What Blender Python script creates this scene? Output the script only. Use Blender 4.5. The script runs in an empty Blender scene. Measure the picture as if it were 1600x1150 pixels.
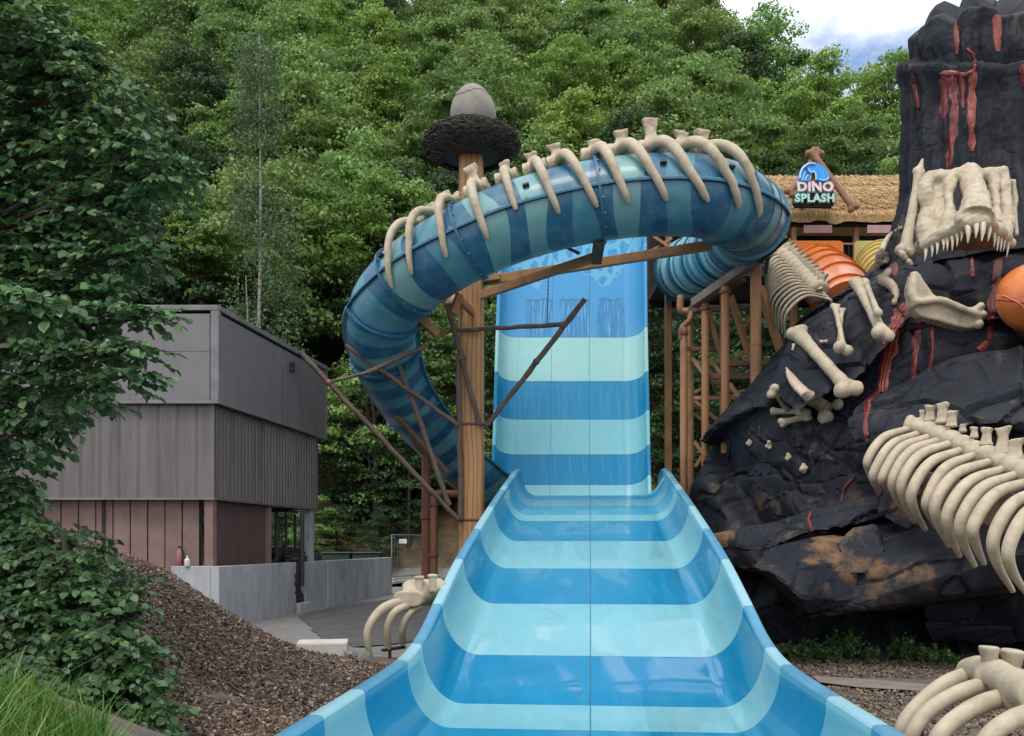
import bpy, bmesh, math, random
import numpy as np
from mathutils import Vector, Matrix, noise
from mathutils.bvhtree import BVHTree

SC = bpy.context.scene
COL = SC.collection
R = math.radians
F, CX, HY, CAMZ = 1400.0, 800.0, 850.0, 2.1      # focal length and horizon read off the photograph

def P(x, y, d):
    """point in metres at depth d along the line of sight of a photograph position"""
    return Vector(((x - CX) / F * d, d, CAMZ + (HY - y) / F * d))

# ------------------------------------------------------------------ camera
cam_data = bpy.data.cameras.new('camera')
cam_data.sensor_width = 36.0
cam_data.lens = 36.0 * F / 1600.0
cam_data.shift_y = (HY - 575.0) / 1600.0
cam_data.clip_start = 0.1
cam_data.clip_end = 3000
cam = bpy.data.objects.new('camera', cam_data)
cam.location = (0, 0, CAMZ)
cam.rotation_euler = (R(90), 0, 0)
COL.objects.link(cam)
SC.camera = cam

# ------------------------------------------------------------------ world, sun, exposure
SUN_EL, SUN_AZ = 60.0, 200.0       # azimuth clockwise from +Y: behind the camera, a little to the left
world = bpy.data.worlds.new('World')
SC.world = world
world.use_nodes = True
wt = world.node_tree
wbg = wt.nodes['Background']
sky = wt.nodes.new('ShaderNodeTexSky')
sky.sky_type = 'NISHITA'
sky.sun_disc = False
sky.sun_elevation = R(SUN_EL)
sky.sun_rotation = R(SUN_AZ)
sky.air_density = 1.0
sky.dust_density = 1.5
tc = wt.nodes.new('ShaderNodeTexCoord')
mp = wt.nodes.new('ShaderNodeMapping')
mp.inputs['Scale'].default_value = (1.0, 1.0, 1.9)
mp.inputs['Location'].default_value = (0.35, 0.12, 0.05)
cn = wt.nodes.new('ShaderNodeTexNoise')
cn.inputs['Scale'].default_value = 3.6
cn.inputs['Detail'].default_value = 9
cn.inputs['Roughness'].default_value = 0.56
cr = wt.nodes.new('ShaderNodeValToRGB')
cr.color_ramp.elements[0].position = 0.33
cr.color_ramp.elements[1].position = 0.52
mixc = wt.nodes.new('ShaderNodeMix'); mixc.data_type = 'RGBA'
cn2 = wt.nodes.new('ShaderNodeTexNoise')
cn2.inputs['Scale'].default_value = 5.2; cn2.inputs['Detail'].default_value = 6
cr2 = wt.nodes.new('ShaderNodeValToRGB')
cr2.color_ramp.elements[0].position = 0.3; cr2.color_ramp.elements[0].color = (5.2, 5.5, 6.1, 1)
cr2.color_ramp.elements[1].position = 0.62; cr2.color_ramp.elements[1].color = (7.9, 8.0, 8.2, 1)
wt.links.new(tc.outputs['Generated'], mp.inputs['Vector'])
wt.links.new(mp.outputs['Vector'], cn.inputs['Vector'])
wt.links.new(mp.outputs['Vector'], cn2.inputs['Vector'])
wt.links.new(cn.outputs['Fac'], cr.inputs['Fac'])
wt.links.new(cn2.outputs['Fac'], cr2.inputs['Fac'])
wt.links.new(cr.outputs['Color'], mixc.inputs[0])
wt.links.new(sky.outputs['Color'], mixc.inputs[6])
wt.links.new(cr2.outputs['Color'], mixc.inputs[7])
wt.links.new(mixc.outputs[2], wbg.inputs['Color'])
wbg.inputs['Strength'].default_value = 0.15

sun_data = bpy.data.lights.new('sun', 'SUN')
sun_data.energy = 1.35
sun_data.angle = R(20)
sun_data.color = (1.0, 0.955, 0.88)
sun = bpy.data.objects.new('sun', sun_data)
_sd = Vector((math.sin(R(SUN_AZ)) * math.cos(R(SUN_EL)), math.cos(R(SUN_AZ)) * math.cos(R(SUN_EL)), math.sin(R(SUN_EL))))
sun.rotation_euler = _sd.to_track_quat('Z', 'Y').to_euler()
COL.objects.link(sun)

SC.view_settings.view_transform = 'Standard'
SC.view_settings.look = 'None'
SC.view_settings.gamma = 1
SC.view_settings.exposure = 0.66
SC.view_settings.use_curve_mapping = False
SC.render.engine = 'CYCLES'
SC.cycles.max_bounces = 6
SC.cycles.diffuse_bounces = 3
SC.cycles.glossy_bounces = 3
SC.cycles.transmission_bounces = 3
SC.cycles.transparent_max_bounces = 4
SC.cycles.use_denoising = True

# ------------------------------------------------------------------ mesh helpers
ORG = {}

def frames(pts):
    n = len(pts)
    T = []
    for i in range(n):
        a = pts[max(0, i - 1)]; b = pts[min(n - 1, i + 1)]
        t = (b - a)
        T.append(t.normalized() if t.length > 1e-9 else Vector((0, 0, 1)))
    ref = Vector((0, 0, 1)) if abs(T[0].z) < 0.9 else Vector((1, 0, 0))
    s = T[0].cross(ref).normalized()
    out = []
    for i in range(n):
        s = (s - T[i] * s.dot(T[i]))
        s = s.normalized() if s.length > 1e-6 else T[i].orthogonal().normalized()
        out.append((T[i], s, T[i].cross(s).normalized()))
    return out

def catmull(pts, n):
    """n points through pts, evenly over the control index"""
    pts = [Vector(p) for p in pts]
    m = len(pts)
    ext = [pts[0] * 2 - pts[1]] + pts + [pts[-1] * 2 - pts[-2]]
    out = []
    for k in range(n):
        u = k / (n - 1) * (m - 1)
        i = min(int(u), m - 2); t = u - i
        p0, p1, p2, p3 = ext[i], ext[i + 1], ext[i + 2], ext[i + 3]
        out.append(0.5 * ((2 * p1) + (p2 - p0) * t + (2 * p0 - 5 * p1 + 4 * p2 - p3) * t * t + (3 * p1 - p0 - 3 * p2 + p3) * t ** 3))
    return out

class MB:
    def __init__(s):
        s.v = []; s.f = []; s.uv = []
    def add(s, verts, faces, uvs=None):
        o = len(s.v)
        s.v.extend(Vector(v) for v in verts)
        s.f.extend([i + o for i in f] for f in faces)
        s.uv.extend(uvs if uvs else [(0, 0)] * len(verts))
        return s
    def box(s, c, size, rot=None):
        hx, hy, hz = size[0] / 2, size[1] / 2, size[2] / 2
        vs = [Vector((x, y, z)) for z in (-hz, hz) for y in (-hy, hy) for x in (-hx, hx)]
        if rot is not None:
            vs = [rot @ v for v in vs]
        c = Vector(c)
        return s.add([c + v for v in vs], [(0, 2, 3, 1), (4, 5, 7, 6), (0, 1, 5, 4), (2, 6, 7, 3), (0, 4, 6, 2), (1, 3, 7, 5)])
    def beam(s, a, b, w, h, up=(0, 0, 1)):
        a = Vector(a); b = Vector(b)
        t = (b - a); L = t.length; t.normalize()
        up = Vector(up)
        if abs(t.dot(up)) > 0.98: up = Vector((0, 1, 0))
        sd = t.cross(up).normalized(); u = sd.cross(t).normalized()
        rot = Matrix((sd, t, u)).transposed()
        return s.box((a + b) / 2, (w, L, h), rot)
    def tube(s, pts, rad, n=10, caps=True, squash=None, flat=1.0):
        pts = [Vector(p) for p in pts]
        if not hasattr(rad, '__len__'): rad = [rad] * len(pts)
        fr = frames(pts)
        vs = []; fs = []
        for i, (p, r) in enumerate(zip(pts, rad)):
            T, S, U = fr[i]
            for k in range(n):
                a = 2 * math.pi * k / n
                vs.append(p + S * (math.cos(a) * r) + U * (math.sin(a) * r * flat))
        for i in range(len(pts) - 1):
            for k in range(n):
                k2 = (k + 1) % n
                fs.append((i * n + k, i * n + k2, (i + 1) * n + k2, (i + 1) * n + k))
        if caps:
            fs.append(tuple(range(n - 1, -1, -1)))
            m = (len(pts) - 1) * n
            fs.append(tuple(m + k for k in range(n)))
        return s.add(vs, fs)
    def lathe(s, prof, origin=(0, 0, 0), n=24, axis='Z'):
        o = Vector(origin); vs = []; fs = []
        for r, z in prof:
            for k in range(n):
                a = 2 * math.pi * k / n
                if axis == 'Z': q = Vector((r * math.cos(a), r * math.sin(a), z))
                elif axis == 'Y': q = Vector((r * math.cos(a), z, r * math.sin(a)))
                else: q = Vector((z, r * math.cos(a), r * math.sin(a)))
                vs.append(o + q)
        for i in range(len(prof) - 1):
            for k in range(n):
                k2 = (k + 1) % n
                fs.append((i * n + k, i * n + k2, (i + 1) * n + k2, (i + 1) * n + k))
        return s.add(vs, fs)
    def ball(s, c, r, rot=None, nu=14, nv=8):
        if not hasattr(r, '__len__'): r = (r, r, r)
        c = Vector(c); vs = []; fs = []
        for j in range(1, nv):
            b = math.pi * j / nv - math.pi / 2
            for k in range(nu):
                a = 2 * math.pi * k / nu
                q = Vector((r[0] * math.cos(b) * math.cos(a), r[1] * math.cos(b) * math.sin(a), r[2] * math.sin(b)))
                vs.append(c + (rot @ q if rot is not None else q))
        for j in range(nv - 2):
            for k in range(nu):
                k2 = (k + 1) % nu
                fs.append((j * nu + k, j * nu + k2, (j + 1) * nu + k2, (j + 1) * nu + k))
        q0 = Vector((0, 0, -r[2])); q1 = Vector((0, 0, r[2]))
        if rot is not None: q0 = rot @ q0; q1 = rot @ q1
        vs += [c + q0, c + q1]
        b0 = len(vs) - 2; b1 = b0 + 1; m = (nv - 2) * nu
        for k in range(nu):
            k2 = (k + 1) % nu
            fs.append((b0, k2, k)); fs.append((m + k, m + k2, b1))
        return s.add(vs, fs)
    def prism(s, poly, vec):
        """closed prism of a planar polygon pushed along vec"""
        poly = [Vector(p) for p in poly]; vec = Vector(vec); n = len(poly)
        fs = [tuple(range(n - 1, -1, -1)), tuple(n + i for i in range(n))]
        for i in range(n):
            j = (i + 1) % n
            fs.append((i, j, n + j, n + i))
        return s.add(poly + [p + vec for p in poly], fs)
    def grid(s, rows, uvs=None, closed=False):
        """rows: list of equally long lists of points"""
        nr, nc = len(rows), len(rows[0])
        fs = []
        for i in range(nr - 1):
            for k in range(nc - (0 if closed else 1)):
                k2 = (k + 1) % nc
                fs.append((i * nc + k, i * nc + k2, (i + 1) * nc + k2, (i + 1) * nc + k))
        return s.add([p for r in rows for p in r], fs, [u for r in uvs for u in r] if uvs else None)
    def mesh(s, name, org=None, smooth=None, normals=True):
        me = bpy.data.meshes.new(name)
        o = Vector(org) if org is not None else Vector((0, 0, 0))
        me.from_pydata([v - o for v in s.v], [], s.f)
        if normals:
            bm = bmesh.new(); bm.from_mesh(me)
            bmesh.ops.recalc_face_normals(bm, faces=bm.faces)
            bm.to_mesh(me); bm.free()
        if any(u != (0, 0) for u in s.uv):
            ul = me.uv_layers.new(name='UVMap')
            li = np.empty(len(me.loops), dtype=np.int32); me.loops.foreach_get('vertex_index', li)
            ul.data.foreach_set('uv', np.array(s.uv, dtype=np.float32)[li].ravel())
        if smooth is not None:
            me.polygons.foreach_set('use_smooth', [True] * len(me.polygons))
            if smooth < 180: me.set_sharp_from_angle(angle=R(smooth))
        me.update()
        return me
    def build(s, name, mat, parent=None, smooth=None, org=None, bevel=0, normals=True):
        if parent is not None:
            org = ORG[parent.name]
        elif org is None:
            org = Vector((sum(v.x for v in s.v) / len(s.v), sum(v.y for v in s.v) / len(s.v), min(v.z for v in s.v)))
        me = s.mesh(name, org, smooth, normals)
        return link(name, me, mat, parent, org, bevel)

def link(name, me, mat, parent, org, bevel=0):
    o = bpy.data.objects.new(name, me)
    COL.objects.link(o)
    if mat is not None and not me.materials: me.materials.append(mat)
    if parent is not None:
        o.parent = parent
    else:
        o.location = org
    ORG[o.name] = Vector(org)
    if bevel:
        b = o.modifiers.new('bevel', 'BEVEL'); b.width = bevel; b.segments = 2; b.limit_method = 'ANGLE'; b.angle_limit = R(35)
        b.harden_normals = False
    return o

def tag(o, label=None, cat=None, group=None, kind=None):
    if label: o['label'] = label
    if cat: o['category'] = cat
    if group: o['group'] = group
    if kind: o['kind'] = kind
    return o

def thing(name, label, cat, loc, group=None):
    o = bpy.data.objects.new(name, None)
    o.empty_display_size = 0.2
    COL.objects.link(o)
    o.location = loc
    ORG[o.name] = Vector(loc)
    return tag(o, label, cat, group)

def vert_arrays(me):
    n = len(me.vertices); co = np.empty(n * 3); no = np.empty(n * 3)
    me.vertices.foreach_get('co', co); me.vertices.foreach_get('normal', no)
    return co.reshape(-1, 3), no.reshape(-1, 3)

def remeshed(mb, name, org, voxel=0.03, smooth_it=3, noise_amp=0, noise_scale=3.0, smooth_fac=0.5):
    """unite the shapes in mb into one continuous skin"""
    me = mb.mesh(name + '_raw', org)
    t = bpy.data.objects.new('tmp', me)
    COL.objects.link(t)
    m = t.modifiers.new('r', 'REMESH'); m.mode = 'VOXEL'; m.voxel_size = voxel
    if smooth_it:
        k = t.modifiers.new('s', 'SMOOTH'); k.factor = smooth_fac; k.iterations = smooth_it
    dg = bpy.context.evaluated_depsgraph_get()
    out = bpy.data.meshes.new_from_object(t.evaluated_get(dg))
    bpy.data.objects.remove(t); bpy.data.meshes.remove(me)
    out.name = name
    if noise_amp:
        co, nr_ = vert_arrays(out)
        d = np.array([noise.noise(q) + noise.noise(q * 2.7) * 0.5 for q in map(Vector, (co * noise_scale).tolist())])
        out.vertices.foreach_set('co', (co + nr_ * (d * noise_amp)[:, None]).ravel())
    out.polygons.foreach_set('use_smooth', [True] * len(out.polygons))
    out.materials.clear()
    out.update()
    return out

def hull(points, name_seed=0, subdiv=0, amp=0.0, scale=1.0):
    bm = bmesh.new()
    for p in points: bm.verts.new(p)
    r = bmesh.ops.convex_hull(bm, input=bm.verts)
    bmesh.ops.delete(bm, geom=list({g for g in r['geom_interior'] + r['geom_unused'] if isinstance(g, bmesh.types.BMVert)}), context='VERTS')
    for _ in range(subdiv):
        bmesh.ops.subdivide_edges(bm, edges=bm.edges[:], cuts=1, use_grid_fill=True)
    bm.verts.index_update(); bm.normal_update()
    if amp:
        for v in bm.verts:
            q = v.co * scale + Vector((name_seed * 7.3, 0, 0))
            v.co += Vector((noise.noise(q), noise.noise(q + Vector((9, 3, 1))), noise.noise(q + Vector((2, 8, 5))))) * amp
    m = MB()
    m.add([v.co.copy() for v in bm.verts], [[v.index for v in f.verts] for f in bm.faces])
    bm.free()
    return m

# ------------------------------------------------------------------ material helpers
def nodes(name):
    m = bpy.data.materials.new(name); m.use_nodes = True
    return m, m.node_tree, m.node_tree.nodes['Principled BSDF']

def nd(nt, typ, ins=None, **attrs):
    n = nt.nodes.new(typ)
    for k, v in attrs.items(): setattr(n, k, v)
    for k, v in (ins or {}).items():
        if isinstance(v, bpy.types.NodeSocket): nt.links.new(v, n.inputs[k])
        else: n.inputs[k].default_value = v
    return n

def mth(nt, op, a, b=None, c=None, clamp=False):
    n = nt.nodes.new('ShaderNodeMath'); n.operation = op; n.use_clamp = clamp
    for i, v in enumerate((a, b, c)):
        if v is None: continue
        if isinstance(v, bpy.types.NodeSocket): nt.links.new(v, n.inputs[i])
        else: n.inputs[i].default_value = v
    return n.outputs[0]

def rgb(c): return (c[0], c[1], c[2], 1.0)

def mixc_(nt, fac, a, b, blend='MIX'):
    n = nt.nodes.new('ShaderNodeMix'); n.data_type = 'RGBA'; n.blend_type = blend
    for i, v in ((0, fac), (6, a), (7, b)):
        if isinstance(v, bpy.types.NodeSocket): nt.links.new(v, n.inputs[i])
        elif i == 0: n.inputs[0].default_value = v
        else: n.inputs[i].default_value = rgb(v)
    return n.outputs[2]

def ramp(nt, fac, stops, const=False):
    n = nt.nodes.new('ShaderNodeValToRGB')
    cr = n.color_ramp
    if const: cr.interpolation = 'CONSTANT'
    while len(cr.elements) < len(stops): cr.elements.new(0.5)
    for e, (p, c) in zip(cr.elements, stops):
        e.position = p; e.color = rgb(c) if hasattr(c, '__len__') else (c, c, c, 1)
    nt.links.new(fac, n.inputs[0])
    return n.outputs[0]

def coords(nt, kind='Object', scale=(1, 1, 1), rot=(0, 0, 0)):
    t = nt.nodes.new('ShaderNodeTexCoord')
    m = nt.nodes.new('ShaderNodeMapping')
    m.inputs['Scale'].default_value = scale; m.inputs['Rotation'].default_value = rot
    nt.links.new(t.outputs[kind], m.inputs['Vector'])
    return m.outputs[0]

def tex(nt, vec, scale, detail=5, rough=0.55, dist=0.0):
    return nd(nt, 'ShaderNodeTexNoise', {'Vector': vec, 'Scale': scale, 'Detail': detail, 'Roughness': rough, 'Distortion': dist}).outputs['Fac']

def bump(nt, b, h, strength=0.3, dist=0.02):
    n = nd(nt, 'ShaderNodeBump', {'Height': h, 'Strength': strength, 'Distance': dist})
    nt.links.new(n.outputs[0], b.inputs['Normal'])

def mk(name, c1, c2=None, scale=4.0, rough=0.6, bmp=0.0, bscale=None, metallic=0.0, coat=0.0, stretch=(1, 1, 1), dirt=None, dirt_amt=0.35, dirt_scale=1.3, spec=0.5, rvar=0.12, bdist=0.02, dirt_stretch=(1, 1, 1)):
    m, nt, b = nodes(name)
    v = coords(nt, 'Object', stretch)
    f = tex(nt, v, scale, 7, 0.6)
    c2 = c2 or tuple(x * 0.7 for x in c1)
    col = mixc_(nt, ramp(nt, f, [(0.35, 0.0), (0.65, 1.0)]), c1, c2)
    if dirt:
        v2 = coords(nt, 'Object', dirt_stretch)
        g = tex(nt, v2, dirt_scale, 9, 0.68, 0.4)
        col = mixc_(nt, mth(nt, 'MULTIPLY', ramp(nt, g, [(0.48, 0.0), (0.68, 1.0)]), dirt_amt), col, dirt)
    nt.links.new(col, b.inputs['Base Color'])
    rr = mth(nt, 'ADD', mth(nt, 'MULTIPLY', mth(nt, 'SUBTRACT', f, 0.5), rvar * 2), rough, clamp=True)
    nt.links.new(rr, b.inputs['Roughness'])
    b.inputs['Metallic'].default_value = metallic
    b.inputs['Specular IOR Level'].default_value = spec
    if coat:
        b.inputs['Coat Weight'].default_value = coat; b.inputs['Coat Roughness'].default_value = 0.12
    if bmp:
        bump(nt, b, tex(nt, v, bscale or scale * 4, 8, 0.62), bmp, bdist)
    return m

M = {}
BONE = (0.46, 0.385, 0.275)
M['bone'] = mk('bone', BONE, (0.385, 0.315, 0.22), 5, 0.66, 0.4, 26, dirt=(0.17, 0.13, 0.08), dirt_amt=0.45, dirt_scale=4.5)
M['bone_near'] = mk('bone_near', (0.44, 0.37, 0.265), (0.37, 0.305, 0.215), 4, 0.58, 0.25, 30, dirt=(0.17, 0.13, 0.08), dirt_amt=0.45, dirt_scale=3)
M['tooth'] = mk('tooth', (0.52, 0.46, 0.35), (0.42, 0.36, 0.26), 9, 0.45)
M['steel_dark'] = mk('steel_dark', (0.05, 0.05, 0.055), None, 8, 0.5, metallic=0.6)
M['galv'] = mk('galvanised', (0.32, 0.33, 0.34), (0.24, 0.25, 0.26), 9, 0.45, metallic=0.7)
M['black'] = mk('black_metal', (0.02, 0.02, 0.022), None, 8, 0.55)
# ------------------------------------------------------------------ ground
def sstep(a, b, x):
    t = np.clip((x - a) / (b - a), 0, 1); return t * t * (3 - 2 * t)

def slide_cx(y): return 0.0875 * y

def ground_z(X, Y):
    X = np.asarray(X, float); Y = np.asarray(Y, float)
    # bark heap on the left: height by X
    heap = np.interp(X, [-9, -7, -5.3, -4.7, -4.16, -3.69, -3.0, -2.36, -1.58, -1.0], [2.5, 2.4, 2.04, 1.97, 1.79, 1.47, 1.06, 0.82, 0.68, 0.55])
    yard = 0.5 + 0 * X
    right = 0.0 + 0 * X
    t = sstep(10.2, 13.2, Y + np.clip(X + 3, -3, 0) * 0.25)
    left = heap * (1 - t) + yard * t
    bank = np.interp(X, [-6, -3, -2.3, -1.86, -1.6, -1.2], [1.6, 1.45, 1.28, 1.04, 0.8, 0.5])
    tb = 1 - sstep(4.6, 6.0, Y)
    left = left * (1 - tb) + bank * tb
    u = X - slide_cx(Y)
    side = sstep(-0.5, 0.5, u)
    z = left * (1 - side) + right * side
    under = (1 - sstep(1.85, 2.12, np.abs(u))) * (1 - sstep(12, 15, Y))
    z = z * (1 - under) + (-0.08) * under
    # wooded hillside
    yr = 118 - np.clip(X - 8, 0, 200) * 1.2
    yr = np.clip(yr, 66, 130)
    y0 = 41.5 + np.clip(X, 0, 30) * 0.12
    h = np.clip(Y - y0, 0, None); hmax = yr - y0
    hill = 0.86 * np.minimum(h, hmax) - 0.02 * np.clip(h - hmax, 0, None)
    hill = np.where(h < 3, hill * (0.55 + 0.15 * h), hill)
    hill = hill * (1 - sstep(250, 500, Y)) 
    return z * (1 - sstep(40, 60, Y)) + 0.5 * sstep(40, 60, Y) + hill

def gz(x, y): return float(ground_z(x, y))

xs = np.unique(np.round(np.concatenate([np.linspace(-900, -60, 15), np.linspace(-60, -12, 25), np.linspace(-12, 14, 175), np.linspace(14, 60, 24), np.linspace(60, 900, 15)]), 3))
ys = np.unique(np.round(np.concatenate([np.linspace(-300, -5, 8), np.linspace(-5, 20, 165), np.linspace(20, 46, 36), np.linspace(46, 130, 50), np.linspace(130, 1500, 20)]), 3))
GX, GY = np.meshgrid(xs, ys)
GZ = ground_z(GX, GY)
rs = np.random.RandomState(3)
for sc_, am in ((1.1, 0.05), (3.1, 0.03), (0.25, 0.25)):
    q = np.array([noise.noise(Vector((x * sc_, y * sc_, 4.1))) for x, y in zip(GX.ravel(), GY.ravel())]).reshape(GX.shape)
    w = np.where(np.abs(GX - slide_cx(GY)) < 2.25, 0, 1) * (np.where(GY > 14, 0.12, 1.0) if sc_ > 1 else np.where(GY > 44, 1, 0.0))
    GZ = GZ + q * am * w
nr, nc = GX.shape
me = bpy.data.meshes.new('ground')
vv = np.stack([GX, GY, GZ], -1).reshape(-1, 3)
idx = np.arange(nr * nc).reshape(nr, nc)
fq = np.stack([idx[:-1, :-1], idx[:-1, 1:], idx[1:, 1:], idx[1:, :-1]], -1).reshape(-1, 4)
me.from_pydata(vv.tolist(), [], fq.tolist())
me.polygons.foreach_set('use_smooth', [True] * len(me.polygons))

M['soil'] = mk('soil', (0.075, 0.055, 0.042), (0.13, 0.105, 0.085), 3.5, 0.95, 0.8, 9, dirt=(0.17, 0.14, 0.115), dirt_amt=0.5, dirt_scale=5, bdist=0.05)
M['gravel'] = mk('gravel', (0.20, 0.19, 0.18), (0.13, 0.125, 0.12), 14, 0.95, 0.8, 45, dirt=(0.09, 0.085, 0.08), dirt_amt=0.6, dirt_scale=1.2)
M['wood_floor'] = mk('wood_floor', (0.05, 0.045, 0.022), (0.16, 0.10, 0.05), 0.8, 0.95, 0.6, 4, dirt=(0.03, 0.05, 0.015), dirt_amt=0.8, dirt_scale=0.9, bdist=0.1)
for k in ('soil', 'gravel', 'wood_floor'): me.materials.append(M[k])
fc = vv[fq].mean(1)
mi = np.zeros(len(fq), np.int32)
mi[(fc[:, 1] > 12.2) & (fc[:, 1] < 42.5) & (fc[:, 0] < slide_cx(fc[:, 1]))] = 1
mi[(fc[:, 1] >= 42.5)] = 2
me.polygons.foreach_set('material_index', mi)
me.update()
g = bpy.data.objects.new('ground', me); COL.objects.link(g); tag(g, kind='structure')

# asphalt sheets with ragged edges, 4 mm over the gravel
def sheet(name, outline, z, mat, amp=0.12, seed=0):
    pts = []
    n = len(outline)
    for i in range(n):
        a = Vector(outline[i]); b = Vector(outline[(i + 1) % n])
        k = max(2, int((b - a).length / 0.35))
        for j in range(k):
            p = a.lerp(b, j / k)
            pts.append(p + Vector((noise.noise(Vector((p.x * 2, p.y * 2, seed))), noise.noise(Vector((p.x * 2, p.y * 2, seed + 5))))) * amp)
    m = MB(); m.add([(p.x, p.y, z) for p in pts], [list(range(len(pts)))])
    bmm = m.mesh(name, (0, 0, 0), normals=False)
    b = bmesh.new(); b.from_mesh(bmm); bmesh.ops.triangulate(b, faces=b.faces[:]); b.to_mesh(bmm); b.free()
    o = link(name, bmm, mat, None, Vector((0, 0, 0)))
    return tag(o, kind='structure')
M['asphalt'] = mk('asphalt', (0.045, 0.045, 0.048), (0.075, 0.075, 0.078), 2.2, 0.9, 0.5, 60, dirt=(0.12, 0.115, 0.11), dirt_amt=0.35, dirt_scale=2)
M['asphalt_old'] = mk('asphalt_old', (0.10, 0.10, 0.105), (0.14, 0.14, 0.14), 1.5, 0.92, 0.5, 60, dirt=(0.06, 0.06, 0.06), dirt_amt=0.4)
def gp(x, y, z=0.5):      # yard point seen at a photograph position
    d = (CAMZ - z) * F / (y - HY); return Vector(((x - CX) / F * d, d))
yz = 0.512
sheet('asphalt_road', [gp(560, 917), gp(615, 908), gp(720, 902), Vector((6, 33)), Vector((6, 41)), Vector((-14, 41)), gp(560, 893)], yz, M['asphalt_old'], 0.05, 3)
sheet('asphalt_patch', [gp(465, 962), gp(540, 945), gp(640, 935), gp(720, 930), gp(720, 990), gp(640, 1005), gp(560, 1012), gp(505, 1000)], yz + 0.006, M['asphalt'], 0.12, 9)
m = MB(); a = gp(612, 913); b = gp(700, 902); m.beam((a.x, a.y, 0.56), (b.x, b.y, 0.56), 0.12, 0.12)
M['kerb'] = mk('kerb', (0.42, 0.42, 0.41), (0.3, 0.3, 0.3), 5, 0.85, 0.3, 25)
tag(m.build('kerb', M['kerb'], bevel=0.012), kind='structure')
# worn path beside the slide on the right
M['path'] = mk('path', (0.20, 0.165, 0.135), (0.15, 0.12, 0.10), 3, 0.9, 0.4, 30)
def g0(x, y): return gp(x, y, 0.0)
m = MB(); pr = [g0(1270, 1062), g0(1340, 1066), g0(1470, 1077), g0(1620, 1084), g0(1620, 1094), g0(1470, 1088), g0(1340, 1080), g0(1280, 1072)]
m.add([(p.x, p.y, 0.06) for p in pr], [list(range(8))]); tag(m.build('path', M['path'], normals=False), kind='structure')
# ------------------------------------------------------------------ open racing slide (lower trough)
def gelcoat(name, c, c2, rough=0.16):
    m, nt, b = nodes(name)
    v = coords(nt, 'Object')
    f = tex(nt, v, 0.9, 6, 0.6)
    w = tex(nt, coords(nt, 'Object', (3.2, 0.5, 1)), 2.2, 7, 0.65)      # scuffs along the run
    col = mixc_(nt, ramp(nt, f, [(0.35, 0.0), (0.68, 1.0)]), c, c2)
    col = mixc_(nt, mth(nt, 'MULTIPLY', ramp(nt, w, [(0.52, 0.0), (0.75, 1.0)]), 0.22), col, tuple(min(1, x * 1.25 + 0.06) for x in c))
    nt.links.new(col, b.inputs['Base Color'])
    nt.links.new(mth(nt, 'ADD', mth(nt, 'MULTIPLY', w, 0.22), rough - 0.04), b.inputs['Roughness'])
    b.inputs['Specular IOR Level'].default_value = 0.22
    wet = tex(nt, coords(nt, 'Object', (1.1, .22, .8)), 1.0, 5, .55, .6)
    nt.links.new(mth(nt, 'ADD', .05, mth(nt, 'MULTIPLY', ramp(nt, wet, [(.47, 0.), (.53, 1.)]), .55)), b.inputs['Coat Weight'])
    b.inputs['Coat Roughness'].default_value = 0.04
    bump(nt, b, mth(nt, 'ADD', mth(nt, 'MULTIPLY', tex(nt, v, 2.0, 3, 0.5), 1.0), mth(nt, 'MULTIPLY', tex(nt, v, 9.0, 4, 0.6), 0.15)), 0.16, 0.06)
    return m
M['slide_dark'] = gelcoat('slide_dark', (0.001, 0.18, 0.345), (0.001, 0.16, 0.315))
M['slide_light'] = gelcoat('slide_light', (0.14, 0.36, 0.425), (0.16, 0.375, 0.43))
M['slide_mid'] = gelcoat('slide_mid', (0.035, 0.265, 0.41), (0.03, 0.24, 0.385))
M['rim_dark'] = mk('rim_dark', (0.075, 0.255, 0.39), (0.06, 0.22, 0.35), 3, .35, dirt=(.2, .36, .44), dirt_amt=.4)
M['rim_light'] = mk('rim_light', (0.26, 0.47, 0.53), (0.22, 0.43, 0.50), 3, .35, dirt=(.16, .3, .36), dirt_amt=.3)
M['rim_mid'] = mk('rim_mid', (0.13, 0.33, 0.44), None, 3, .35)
M['seam'] = mk('seam', (0.02, 0.10, 0.16), None, 9, 0.6)

prof_c = [(-1, .2), (2.5, .2), (6, .2), (8.2, .2), (9.2, .225), (9.9, .30), (10.6, .45), (11.5, .72), (13.4, 1.25), (17, 2.06), (20, 2.69), (22.6, 3.21), (23.6, 3.38), (24.3, 3.40), (25.0, 3.28)]
def bed_z(y):
    for (a, za), (b, zb), i in zip(prof_c[:-1], prof_c[1:], range(99)):
        if a <= y <= b:
            p0 = prof_c[max(0, i - 1)]; p3 = prof_c[min(len(prof_c) - 1, i + 2)]
            m1 = (zb - p0[1]) / (b - p0[0]); m2 = (p3[1] - za) / (p3[0] - a)
            t = (y - a) / (b - a); h = b - a
            return (2*t**3-3*t*t+1)*za + (t**3-2*t*t+t)*h*m1 + (-2*t**3+3*t*t)*zb + (t**3-t*t)*h*m2
    return prof_c[-1][1]
def bed_frame(y):
    dz = (bed_z(y + .05) - bed_z(y - .05)) / .1 if y < 24.9 else -.1
    T = Vector((0.0875, 1, dz)).normalized()
    S = Vector((1, -0.0875, 0)).normalized()
    return Vector((slide_cx(y), y, bed_z(y))), T, S, S.cross(T)

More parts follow.
